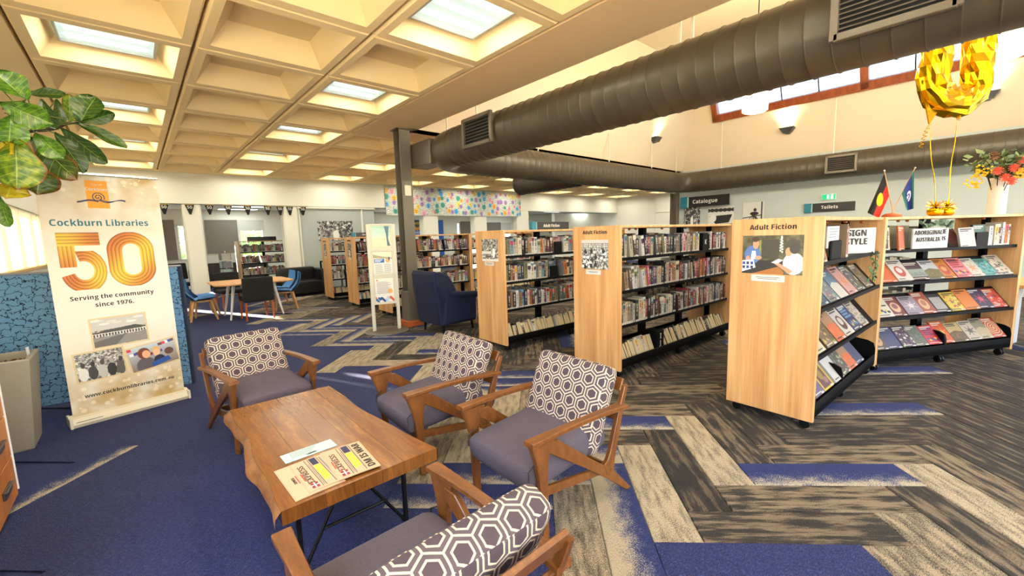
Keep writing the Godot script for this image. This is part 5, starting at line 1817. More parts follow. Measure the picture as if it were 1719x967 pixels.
func coffee_table() -> void:
	var t := thing("coffee_table", "low live edge wooden coffee table on thin black steel legs", "table")
	var h := 0.452
	var z0 := -3.27
	var z1 := -1.85
	var lx := func(z: float) -> float: return 0.352 + 0.012 * sin(z * 4.1 + 0.6) + 0.008 * sin(z * 11.0)
	var rx := func(z: float) -> float: return 1.02 + 0.05 * (z + 2.6) + 0.018 * sin(z * 3.6 + 1.4) + 0.005 * sin(z * 10.0)
	# five glued boards
	var xs := [0.0, 0.24, 0.43, 0.63, 0.80, 1.0]
	var n := 24
	for b in 5:
		var top := []
		var bot := []
		for i in n + 1:
			var z := lerpf(z0, z1, float(i) / n)
			top.append(Vector3(lx.call(z) if b == 0 else lerpf(0.352, 1.02, xs[b]) + 0.0006, h, z))
		for i in n + 1:
			var z := lerpf(z1, z0, float(i) / n)
			top.append(Vector3(rx.call(z) if b == 4 else lerpf(0.352, 1.02, xs[b + 1]) - 0.0006, h, z))
		for p in top:
			bot.append(p + Vector3(0, -0.066, 0))
		var mb := MB.new()
		for i in n:
			for q in [[top, Vector3.UP], [bot, Vector3.DOWN]]:
				mb.poly([q[0][i], q[0][i + 1], q[0][2 * n - i], q[0][2 * n + 1 - i]], q[1])
			mb.poly([top[i], top[i + 1], bot[i + 1], bot[i]], Vector3.LEFT)
			mb.poly([top[n + 1 + i], top[n + 2 + i], bot[n + 2 + i], bot[n + 1 + i]], Vector3.RIGHT)
		mb.poly([top[0], top[2 * n + 1], bot[2 * n + 1], bot[0]], Vector3.FORWARD)
		mb.poly([top[n], top[n + 1], bot[n + 1], bot[n]], Vector3.BACK)
		for k in mb.t.size():
			mb.t[k] = Vector2(mb.v[k].x, mb.v[k].z + mb.v[k].y + b * 0.37)
		part("board", mb, M.table[b % 4], t)
	# waney edges slope outwards below the top
	for side in 2:
		var up := []
		var md := []
		var dn := []
		for i in n + 1:
			var z := lerpf(z0, z1, float(i) / n)
			var x: float = lx.call(z) if side == 0 else rx.call(z)
			var s := -1.0 if side == 0 else 1.0
			var w := 0.030 + 0.011 * sin(z * 7.0 + side) + 0.004 * sin(z * 23.0)
			if side == 1:
				w *= 0.25
			up.append(Vector3(x + s * 0.0008, h - 0.001, z))
			md.append(Vector3(x + s * w * 0.85, h - 0.034 + 0.008 * sin(z * 9.0), z))
			dn.append(Vector3(x + s * w, h - 0.066, z))
		var e := MB.new()
		if side == 0:
			e.grid([dn, md, up])
		else:
			e.grid([up, md, dn])
		part("waney_edge", e, M.bark, t)
	for z in [-3.02, -2.02]:
		var f := MB.new()
		var y := h - 0.07
		part("leg", MB.new().bar(Vector3(0.43, 0, z), Vector3(0.43, y, z), 0.022, 0.022, 0.002), M.steel, t)
		part("leg", MB.new().bar(Vector3(0.96, 0, z), Vector3(0.96, y, z), 0.022, 0.022, 0.002), M.steel, t)
		part("brace", MB.new().tube([Vector3(0.44, 0.02, z), Vector3(0.645, y, z + (0.36 if z < -2.5 else -0.36) * 0.0)], 0.009, 8), M.steel, t)
		part("brace", MB.new().tube([Vector3(0.95, 0.02, z), Vector3(0.715, y, z)], 0.009, 8), M.steel, t)
		part("crossbar", MB.new().tube([Vector3(0.53, 0.18, z), Vector3(0.86, 0.18, z)], 0.008, 8), M.steel, t)
		part("top_plate", f.bb(Vector3(0.42, y, z - 0.02), Vector3(0.97, h - 0.066, z + 0.02)), M.steel, t)
	# papers on the table
	var y := h + 0.0005
	newspaper(0.692, -2.045, -0.06, y + 0.008, 0.20, 0.325, 1, "newspaper with big black headline letters on its right edge, topmost on the coffee table")
	newspaper(0.545, -2.05, 0.02, y + 0.004, 0.185, 0.315, 2, "newspaper with a yellow panel in the middle of the coffee table pile")
	newspaper(0.500, -2.045, 0.03, y, 0.215, 0.335, 0, "plain pinkish newspaper lowest and leftmost in the coffee table pile")
	var l := thing("leaflet", "pale mint folded leaflet lying behind the newspapers on the coffee table", "leaflet", Vector3(0.575, y, -2.30), 0.03)
	part("sheet", MB.new().bb(Vector3(-0.128, 0, -0.052), Vector3(0.128, 0.003, 0.052), 0.001), M.mint, l)
	for k in 5:
		part("print_line", MB.new().bb(Vector3(-0.09, 0.003, -0.04 + k * 0.014), Vector3(0.05 - 0.012 * k, 0.0034, -0.036 + k * 0.014)), M.greytext, l)
	part("picture", MB.new().prism([Vector2(-0.03, -0.03), Vector2(0.02, -0.022), Vector2(0.03, -0.034), Vector2(-0.01, -0.04)], 0.0008, Transform3D(Basis(Vector3.RIGHT, -PI / 2), Vector3(0, 0.0032, 0))), M.ink, l)

func newspaper(x: float, z: float, ry: float, y: float, w: float, d: float, kind: int, label: String) -> void:
	var t := thing("newspaper", label, "newspaper", Vector3(x, y, z), ry)
	# folded sheets, slightly bowed
	for k in 3:
		var rings := []
		for i in 7:
			var f := i / 6.0
			var xx := lerpf(-w / 2 + 0.003 * k, w / 2 - 0.001 * k, f)
			var yy := 0.0004 + k * 0.0012 + 0.0012 * sin(f * PI)
			rings.append([Vector3(xx, yy, -d / 2 + 0.002 * k), Vector3(xx, yy, d / 2 - 0.001 * k), Vector3(xx, yy + 0.001, d / 2 - 0.001 * k), Vector3(xx, yy + 0.001, -d / 2 + 0.002 * k)])
		part("sheet", MB.new().loft(rings), M.newsprint, t)
	var yt := 0.0052
	var f := Basis(Vector3(0, 0, -1), Vector3(-1, 0, 0), Vector3.UP)
	var mk := func(m: Material, x0: float, z0: float, x1: float, z1: float, called := "print_block") -> void:
		part(called, MB.new().bb(Vector3(x0 * w, yt - 0.0012, z0 * d), Vector3(x1 * w, yt, z1 * d)), m, t)
	if kind == 0:
		letters("EXPRESS", 0.011, M.ink, t, Transform3D(f, Vector3(-0.30 * w, yt, 0.0)), "masthead", false, "Droid Serif")
		mk.call(M.redprint, -0.24, -0.12, -0.22, 0.12)
		return
	letters("EXPRESS", 0.026, M.ink, t, Transform3D(f, Vector3(-0.30 * w, yt, -0.02 * d)), "masthead", false, "Droid Serif", 1.25)
	mk.call(M.redprint, -0.41, -0.08, -0.385, 0.16)
	# small flag emblem, red with pale diagonals
	mk.call(M.redprint, -0.36, 0.28, -0.20, 0.44, "emblem")
	for s in [-1, 1]:
		part("emblem_stripe", MB.new().box(Vector3(-0.28 * w, yt, 0.36 * d), Vector3(0.05, 0.0006, 0.005), 0, Basis(Vector3.UP, s * 0.9)), M.navyprint, t)
		part("emblem_stripe", MB.new().box(Vector3(-0.28 * w, yt + 0.0003, 0.36 * d), Vector3(0.045 if s > 0 else 0.006, 0.0006, 0.006 if s > 0 else 0.05)), M.paper, t)
	mk.call(M.ink, -0.14, -0.46, -0.125, 0.46)
	mk.call(M.greytext, -0.10, -0.30, -0.08, 0.44)
	mk.call(M.ink, -0.06, -0.46, -0.045, 0.46)
	mk.call(M.navyprint, -0.02, -0.46, 0.14, -0.22)
	mk.call(M.yellowprint, -0.02, -0.20, 0.055, 0.34)
	mk.call(M.yellowprint, 0.07, -0.20, 0.145, 0.30)
	for i in 6:
		mk.call(M.ink, -0.02, -0.18 + i * 0.085, 0.145, -0.174 + i * 0.085, "print_line")
	mk.call(M.ink, 0.17, -0.46, 0.185, 0.46)
	if kind == 1:
		letters("DM IS WAR", 0.034, M.ink, t, Transform3D(f, Vector3(0.33 * w, yt, 0.0)), "headline", true, "Droid Sans", 1.15)
	else:
		for i in 3:
			mk.call(M.greytext, 0.22 + i * 0.09, -0.42, 0.26 + i * 0.09, 0.40, "print_column")

# ------------------------------------------------------------------ left corner
const LEAVES := [[-0.443, 2.557, -4.400, -0.551, 2.708, -4.340, 0.187, 0], [-0.470, 2.674, -4.750, -0.273, 2.715, -4.690, 0.088, 2], [-0.546, 2.522, -4.400, -0.347, 2.401, -4.340, 0.171, 0], [-0.526, 2.437, -4.400, -0.539, 2.245, -4.340, 0.173, 0],
	[-0.383, 2.625, -4.610, -0.352, 2.424, -4.550, 0.099, 2], [-0.342, 2.737, -5.030, -0.325, 2.531, -4.970, 0.076, 2], [-0.271, 2.514, -4.750, -0.238, 2.703, -4.690, 0.099, 1], [-0.194, 2.466, -4.470, -0.108, 2.652, -4.410, 0.189, 2],
	[-0.213, 2.552, -4.890, -0.009, 2.629, -4.830, 0.103, 2], [-0.230, 2.478, -4.610, 0.040, 2.349, -4.550, 0.097, 2], [-0.333, 2.520, -5.030, -0.121, 2.250, -4.970, 0.146, 2], [-0.363, 2.421, -4.750, -0.218, 2.149, -4.690, 0.137, 2],
	[-0.423, 2.353, -4.470, -0.324, 2.190, -4.410, 0.138, 0], [-0.525, 2.282, -4.400, -0.531, 1.963, -4.340, 0.255, 1], [-0.452, 2.353, -4.610, -0.290, 2.059, -4.550, 0.186, 3], [-0.490, 2.196, -5.030, -0.514, 1.985, -4.970, 0.232, 3],
	[-0.591, 2.257, -4.400, -0.542, 2.186, -4.340, 0.126, 4], [-0.588, 1.985, -4.470, -0.604, 1.904, -4.410, 0.200, 4], [-0.698, 1.954, -4.890, -0.694, 1.731, -4.830, 0.109, 0], [-0.614, 2.729, -4.610, -0.557, 2.652, -4.550, 0.071, 2],
	[-0.72, 2.5, -4.7, -0.9, 2.7, -4.6, 0.2, 0], [-0.8, 2.3, -4.9, -1.0, 2.15, -4.8, 0.2, 2], [-0.85, 2.6, -5.1, -0.8, 2.85, -5.2, 0.18, 0]]

func fig_leaf(a: Vector3, b: Vector3, w: float, s: int) -> MB:
	var m := MB.new()
	var up := (b - a).normalized()
	var side := Vector3(0, 0, 1).cross(up)
	side = (side + Vector3(0, 0, 0.45 * (1 if s % 2 == 0 else -1))).normalized()
	var nr := side.cross(up).normalized()
	if nr.z < 0:
		nr = -nr
	var l := (b - a).length()
	var rows := []
	var uv := []
	for j in 13:
		var f := j / 12.0
		var wd := w * 0.5 * pow(sin(PI * pow(clampf(f * 0.96 + 0.02, 0, 1), 1.25)), 0.62) * (0.72 + 0.45 * f)
		var row := []
		var ur := []
		for i in 7:
			var g := (i - 3) / 3.0
			var wave := 0.05 * w * sin(f * 13.0 + s) * absf(g) + 0.16 * w * absf(g) - 0.22 * l * f * f + 0.05 * l * f
			row.append(a + up * (l * f) + side * (wd * g) + nr * wave)
			ur.append(Vector2(0.5 + g * 0.5, f))
		rows.append(row)
		uv.append(ur)
	m.grid(rows, false, uv)
	return m

func build_left_corner() -> void:
	# roll-up banner
	var b := thing("rollup_banner", "tall cream roll-up banner with a big gold 50 beside the plant pot", "banner", Vector3(-0.165, 0, -5.285), 0.195)
	part("base", zprism([Vector2(-0.10, 0), Vector2(0.06, 0), Vector2(0.075, 0.03), Vector2(0.045, 0.075), Vector2(-0.03, 0.095), Vector2(-0.10, 0.08)], 0, 0.86), M.offwhite, b)
	part("base_foot", MB.new().bb(Vector3(-0.43, 0, -0.12), Vector3(-0.41, 0.085, 0.08), 0.004).bb(Vector3(0.41, 0, -0.12), Vector3(0.43, 0.085, 0.08), 0.004), M.offwhite, b)
	part("maker_print", MB.new().bb(Vector3(-0.39, 0.045, 0.066), Vector3(-0.22, 0.05, 0.0685)), M.greytext, b)
	var sh := MB.new()
	sh.box(Vector3.ZERO, Vector3(0.80, 2.10, 0.003))
	for k in sh.t.size():
		sh.t[k] = Vector2(sh.v[k].x / 0.80 + 0.5, 0.5 - sh.v[k].y / 2.10)
	var p := part("printed_sheet", sh, mat(Color.WHITE, 0.55, 0, tex_of(banner_print())), b, at(0, 1.135, 0.0, 0, -0.004))
	var y := func(px: float) -> float: return 1.05 - px / 640.0
	letters("City of", 0.017, M.paper, p, at(-0.03, y.call(52), 0.002), "lettering", false)
	letters("Cockburn", 0.024, M.paper, p, at(-0.03, y.call(78), 0.002))
	letters("Cockburn Libraries", 0.054, M.tealtext, p, at(-0.03, y.call(266), 0.002), "lettering", true, "Droid Sans", 0.94)
	letters("Serving the community", 0.037, M.ink, p, at(-0.02, y.call(684), 0.002), "lettering", true, "Droid Sans", 0.98)
	letters("since 1976.", 0.037, M.ink, p, at(-0.02, y.call(730), 0.002), "lettering", true, "Droid Sans", 0.98)
	letters("www.cockburnlibraries.com.au", 0.031, M.ink, p, at(0.012, y.call(1242), 0.002), "lettering", true, "Droid Sans", 0.98)
	part("top_rail", MB.new().bb(Vector3(-0.41, 2.18, -0.012), Vector3(0.41, 2.20, 0.012), 0.004), M.chrome, b)
	part("pole", MB.new().tube([Vector3(0, 0.06, -0.05), Vector3(0, 2.18, -0.02)], 0.01, 8), M.chrome, b)
	# acoustic screen
	var s := thing("acoustic_screen", "low blue upholstered screen with a crackle pattern behind the banner and pot", "screen", Vector3(-0.435, 0, -5.875), -0.23)
	part("panel", MB.new().box(Vector3(0, 0.69, 0), Vector3(1.58, 1.28, 0.09), 0.012), M.crackle, s)
	part("end_cap", MB.new().box(Vector3(0.79, 0.69, 0), Vector3(0.03, 1.29, 0.095), 0.006), M.screenedge, s)
	part("top_trim", MB.new().box(Vector3(0, 1.335, 0), Vector3(1.60, 0.02, 0.095), 0.006), M.greytrim, s)
	part("foot", MB.new().box(Vector3(-0.6, 0.025, 0), Vector3(0.06, 0.05, 0.3), 0.004).box(Vector3(0.6, 0.025, 0), Vector3(0.06, 0.05, 0.2), 0.004), M.steel, s)
	# sill cushion seen over the screen
	# planter with a fiddle-leaf fig
	var q := thing("planter", "tall square tapered grey planter at the left edge", "planter", Vector3(-0.915, 0, -5.03))
	var a := 0.165
	var c := 0.225
	var sq := func(r: float, yy: float) -> Array: return [Vector3(-r, yy, -r), Vector3(r, yy, -r), Vector3(r, yy, r), Vector3(-r, yy, r)]
	part("pot", MB.new().loft([sq.call(a, 0), sq.call(a + 0.004, 0.01), sq.call(c, 0.715), sq.call(c - 0.006, 0.725), sq.call(c - 0.024, 0.725), sq.call(c - 0.026, 0.66)]), M.pot, q)
	part("bark_chips", chips(c - 0.027, 0.665), M.chip, q)
	solo("water_gauge", MB.new().tube([Vector3(-0.735, 0.66, -5.12), Vector3(-0.735, 0.77, -5.12)], 0.011, 10), M.clearplastic, "small clear plastic tube standing in the planter's bark chips", "gauge")
	var t := thing("fiddle_leaf_fig", "fiddle leaf fig with big green and yellowing leaves reaching in from the left", "plant", Vector3.ZERO)
	part("trunk", MB.new().tube([Vector3(-0.98, 0.66, -5.05), Vector3(-1.0, 1.2, -5.0), Vector3(-0.93, 1.8, -4.92), Vector3(-0.80, 2.25, -4.82), Vector3(-0.69, 2.334, -4.8)], [0.026, 0.024, 0.021, 0.018, 0.014], 10), M.stem, t)
	part("branch", MB.new().tube([Vector3(-0.692, 2.334, -4.8), Vector3(-0.51, 2.42, -4.8), Vector3(-0.403, 2.445, -4.8), Vector3(-0.347, 2.465, -4.8), Vector3(-0.297, 2.504, -4.8), Vector3(-0.239, 2.521, -4.8)], [0.014, 0.011, 0.010, 0.009, 0.009, 0.006], 8), M.stem, t)
	part("branch", MB.new().tube([Vector3(-0.80, 2.25, -4.82), Vector3(-0.72, 2.45, -4.6), Vector3(-0.60, 2.52, -4.45), Vector3(-0.45, 2.55, -4.42)], [0.014, 0.012, 0.010, 0.006], 8), M.stem, t)
	part("branch", MB.new().tube([Vector3(-0.72, 2.45, -4.6), Vector3(-0.60, 2.42, -4.46), Vector3(-0.525, 2.29, -4.41)], [0.01, 0.008, 0.005], 8), M.stem, t)
	for i in LEAVES.size():
		var l = LEAVES[i]
		var p0 := Vector3(l[0], l[1], l[2])
		var o := part("leaf", fig_leaf(p0, Vector3(l[3], l[4], l[5]), l[6] * 1.04, i), M.leaf[l[7]], t)
		var near := Vector3(-0.45, 2.44, -4.8) if l[2] < -4.5 else Vector3(-0.56, 2.47, -4.44)
		if i < 20:
			part("petiole", MB.new().tube([near.lerp(p0, 0.25), near.lerp(p0, 0.6) + Vector3(0, 0.01, 0), p0], 0.004, 6), M.petiole, o)
	# drawer cabinet
	var d := thing("drawer_cabinet", "orange wood drawer cabinet with metal handles at the left edge", "cabinet", Vector3(-0.70, 0, -3.13))
	part("carcass", MB.new().bb(Vector3(-0.55, 0.07, -0.79), Vector3(-0.02, 0.80, 0.75), 0.003), M.cabinet, d)
	part("plinth", MB.new().bb(Vector3(-0.52, 0.0, -0.77), Vector3(-0.03, 0.07, 0.73)), M.cabinet, d)
	part("end_strip", MB.new().bb(Vector3(-0.03, 0.07, -0.80), Vector3(0.005, 0.80, -0.785), 0.002), M.white, d)
	part("top", MB.new().bb(Vector3(-0.57, 0.80, -0.81), Vector3(0.01, 0.83, 0.77), 0.004), M.cabinet, d)
	for i in 3:
		for j in 2:
			var z := -0.78 + j * 0.765
			var y0 := 0.045 + i * 0.255
			var dr := part("drawer", MB.new().bb(Vector3(-0.02, y0, z), Vector3(0.0, y0 + 0.248, z + 0.755), 0.003), M.cabinet, d)
			var hz := z + 0.24
			part("handle", MB.new().bb(Vector3(0.0, y0 + 0.10, hz - 0.09), Vector3(0.012, y0 + 0.15, hz + 0.09), 0.004).bb(Vector3(0.008, y0 + 0.14, hz - 0.09), Vector3(0.022, y0 + 0.15, hz + 0.09), 0.003), M.steelplate, dr)

func chips(r: float, y: float) -> MB:
	var m := MB.new()
	m.poly([Vector3(-r, y - 0.01, -r), Vector3(r, y - 0.01, -r), Vector3(r, y - 0.01, r), Vector3(-r, y - 0.01, r)], Vector3.UP)
	for i in 140:
		m.box(Vector3(rng.randf_range(-r, r) * 0.93, y + rng.randf() * 0.01, rng.randf_range(-r, r) * 0.93), Vector3(rng.randf_range(0.015, 0.045), 0.006, rng.randf_range(0.01, 0.02)), 0.002, Basis.from_euler(Vector3(rng.randf_range(-0.4, 0.4), rng.randf() * TAU, rng.randf_range(-0.3, 0.3))))
	return m
# ------------------------------------------------------------------ middle distance
func legs(t: Node3D, pts: Array, r0: float, r1: float, h: float, m: Material, splay := 0.0, called := "leg") -> void:
	for p in pts:
		part(called, MB.new().tube([Vector3(p.x * (1 + splay), 0, p.y * (1 + splay)), Vector3(p.x, h, p.y)], [r1, r0], 10), m, t)

func build_middle() -> void:
	more_materials()
	# blue velvet wing chair, back to the viewer
	var w := thing("wing_chair", "dark blue velvet wing chair turned away beside the steel column", "armchair", Vector3(3.86, 0, -6.02), PI / 2 + 0.05)
	part("seat", MB.new().rbox(at(0, 0.36, 0.05), Vector3(0.60, 0.22, 0.62), 0.05, 8), M.velvet, w)
	part("frame", MB.new().rbox(at(0, 0.25, 0.0), Vector3(0.68, 0.22, 0.70), 0.04, 8), M.velvet, w)
	# back: profile that leans and curls over at the top
	var bk := [Vector2(-0.36, 0.15), Vector2(-0.24, 0.15), Vector2(-0.26, 0.50), Vector2(-0.34, 0.86), Vector2(-0.36, 0.98), Vector2(-0.40, 1.02), Vector2(-0.46, 1.02), Vector2(-0.475, 0.97), Vector2(-0.45, 0.72)]
	part("back", zprism(bk, 0, 0.64, 0.035), M.velvet, w)
	for s in [-1, 1]:
		part("wing", zprism([Vector2(-0.30, 0.52), Vector2(-0.02, 0.58), Vector2(-0.06, 0.72), Vector2(-0.12, 0.84), Vector2(-0.20, 0.95), Vector2(-0.34, 1.01), Vector2(-0.44, 1.0), Vector2(-0.42, 0.8)], s * 0.325, 0.075, 0.03), M.velvet, w)
		part("arm", zprism([Vector2(-0.34, 0.17), Vector2(0.33, 0.17), Vector2(0.35, 0.52), Vector2(0.32, 0.60), Vector2(-0.05, 0.64), Vector2(-0.28, 0.68)], s * 0.33, 0.10, 0.035), M.velvet, w)
		part("arm_roll", MB.new().tube([Vector3(s * 0.345, 0.585, 0.35), Vector3(s * 0.345, 0.615, 0.0), Vector3(s * 0.34, 0.65, -0.22)], 0.058, 14), M.velvet, w)
		part("piping", MB.new().tube([Vector3(s * 0.30, 0.16, -0.365), Vector3(s * 0.30, 0.72, -0.452), Vector3(s * 0.29, 0.98, -0.472)], 0.006, 6), M.velvet, w)
	legs(w, [Vector2(-0.27, 0.29), Vector2(0.27, 0.29), Vector2(-0.26, -0.28), Vector2(0.26, -0.28)], 0.024, 0.015, 0.17, M.black, 0.04)
	# stool behind it
	var st := thing("side_stool", "small pale wood stool between the wing chair and the courtyard photo bookcase", "stool", Vector3(4.66, 0, -6.25))
	part("seat", MB.new().lathe(Vector3(0, 0.43, 0), [Vector2(0.15, 0), Vector2(0.19, 0.008), Vector2(0.195, 0.02), Vector2(0.185, 0.03)], 24), M.beech, st)
	legs(st, [Vector2(-0.11, -0.11), Vector2(0.11, -0.11), Vector2(0.11, 0.11), Vector2(-0.11, 0.11)], 0.016, 0.012, 0.43, M.beech, 0.35)
	# poster stand
	var p := thing("poster_stand", "cream upright stand with three framed posters on a round base", "stand", Vector3(3.07, 0, -6.70), -0.30)
	for s in [-1, 1]:
		part("post", MB.new().bb(Vector3(s * 0.205 - 0.028, 0.015, -0.02), Vector3(s * 0.205 + 0.028, 1.80, 0.02), 0.008), M.offwhite, p)
	part("base", MB.new().lathe(Vector3.ZERO, [Vector2(0.36, 0), Vector2(0.36, 0.008), Vector2(0.34, 0.014), Vector2(0, 0.015)], 40), M.greybase, p)
	var cs := [1.59, 1.16, 0.70]
	for i in 3:
		var f := MB.new()
		var hh: float = [0.20, 0.205, 0.225][i]
		f.bb(Vector3(-0.178, cs[i] - hh, -0.012), Vector3(0.178, cs[i] + hh, 0.006), 0.002)
		for s in [-1, 1]:
			f.bb(Vector3(-0.178, cs[i] + s * hh - 0.014, 0), Vector3(0.178, cs[i] + s * hh + 0.014, 0.016), 0.003)
			f.bb(Vector3(s * 0.17 - 0.012, cs[i] - hh, 0), Vector3(s * 0.17 + 0.012, cs[i] + hh, 0.016), 0.003)
		var fr := part("poster_frame", f, M.offwhite, p)
		photo(fr, poster_print(i), Vector3(0, cs[i], 0.009), 0.30, hh * 2 - 0.05, 0.0, "poster")

func poster_print(k: int) -> Image:
	var im := Image.create(120, 150, false, Image.FORMAT_RGB8)
	im.fill(col(0.90, 0.89, 0.84))
	if k == 0:
		for y in 150:
			rec(im, 0, y, 120, 1, col(0.62, 0.78, 0.68).lerp(col(0.90, 0.84, 0.70), clampf((y - 40) / 60.0, 0, 1)))
		for i in 40:
			var x := fmod(i * 37.0, 120.0)
			lin(im, Vector2(x - 30, 10 + i * 2.0), Vector2(x + 20, 20 + i * 1.6), 2, col(0.80, 0.92, 0.82))
		pol(im, [Vector2(80, 0), Vector2(112, 0), Vector2(104, 90), Vector2(116, 140), Vector2(96, 140), Vector2(92, 60)], col(0.30, 0.42, 0.48))
	elif k == 1:
		rec(im, 0, 0, 120, 42, col(0.93, 0.88, 0.76))
		pol(im, [Vector2(0, 16), Vector2(50, 30), Vector2(120, 42), Vector2(120, 50), Vector2(0, 40)], col(0.66, 0.62, 0.48))
		rec(im, 4, 48, 66, 26, col(0.20, 0.38, 0.66))
		for i in 2:
			rec(im, 8, 53 + i * 10, 50 - i * 12, 5, col(0.92, 0.94, 0.96))
		ell(im, 92, 60, 15, 15, col(0.93, 0.66, 0.42))
		rec(im, 96, 36, 10, 22, col(0.25, 0.34, 0.5))
		for i in 11:
			rec(im, 8, 84 + i * 6, 44 + (i * 13) % 12, 2, col(0.5, 0.5, 0.5))
			rec(im, 66, 84 + i * 6, 40 + (i * 7) % 10, 2, col(0.5, 0.5, 0.5))
	else:
		ell(im, 14, 12, 5, 5, col(0.8, 0.4, 0.2))
		for i in 13:
			rec(im, 10, 22 + i * 6, 70 + (i * 17) % 28, 2, col(0.5, 0.5, 0.5))
		ell(im, 96, 82, 15, 15, col(0.93, 0.66, 0.36))
		for i in 26:
			ell(im, fmod(i * 29.0, 120.0), 122 + fmod(i * 11.0, 24.0), 8, 7, [col(0.85, 0.35, 0.15), col(0.12, 0.35, 0.62), col(0.15, 0.25, 0.5), col(0.7, 0.8, 0.85)][i % 4])
	return im

# ------------------------------------------------------------------ far left area
func tub_chair(label: String, p: Vector3, turn: float) -> void:
	if not tubs.is_empty():
		copy(tubs[0], p, turn, label)
		return
	var t := thing("meeting_chair", label, "chair", p, turn, "black chairs at the far table")
	tubs.append(t)
	part("seat", MB.new().rbox(at(0, 0.43, 0.02), Vector3(0.52, 0.10, 0.50), 0.04, 6), M.blackcloth, t)
	part("backrest", MB.new().rbox(at(0, 0.62, -0.25, 0, -0.06), Vector3(0.56, 0.50, 0.07), 0.03, 6), M.blackcloth, t)
	legs(t, [Vector2(-0.22, 0.2), Vector2(0.22, 0.2), Vector2(-0.23, -0.22), Vector2(0.23, -0.22)], 0.024, 0.017, 0.40, M.orangewood, 0.08)

var tubs := []
var shells := []
func shell_chair(label: String, p: Vector3, turn: float) -> void:
	if not shells.is_empty():
		copy(shells[0], p, turn, label)
		return
	var t := thing("shell_chair", label, "chair", p, turn, "blue shell chairs at the far table")
	shells.append(t)
	var rows := []
	var under := []
	for k in 13:
		var f := k / 12.0
		var z: float
		var y: float
		if f < 0.5:
			z = lerpf(0.25, -0.12, f * 2)
			y = 0.455 - 0.03 * sin(f * 2 * PI * 0.5)
		else:
			var a := (f - 0.5) * 2
			z = -0.12 - 0.17 * sin(minf(a * 1.3, 1.0) * PI / 2) - 0.06 * a
			y = 0.425 + 0.42 * pow(a, 1.3)
		var w := 0.235 + 0.01 * sin(f * PI) - 0.03 * pow(f, 4)
		var row := []
		for i in 7:
			var g := (i - 3) / 3.0
			row.append(Vector3(g * w, y + 0.03 * g * g * (1.0 if f < 0.5 else 0.2), z + (0.04 * g * g if f > 0.5 else 0.0)))
		rows.append(row)
	var m := MB.new()
	m.grid(rows)
	for r in rows:
		under.append(r.map(func(q): return q + Vector3(0, -0.022, -0.016)))
	under.reverse()
	m.grid(under)
	part("shell", m, M.shell, t)
	part("underframe", MB.new().box(Vector3(0, 0.40, 0.0), Vector3(0.36, 0.035, 0.30), 0.008), M.beech, t)
	legs(t, [Vector2(-0.17, 0.15), Vector2(0.17, 0.15), Vector2(-0.17, -0.15), Vector2(0.17, -0.15)], 0.028, 0.018, 0.40, M.beech, 0.5)

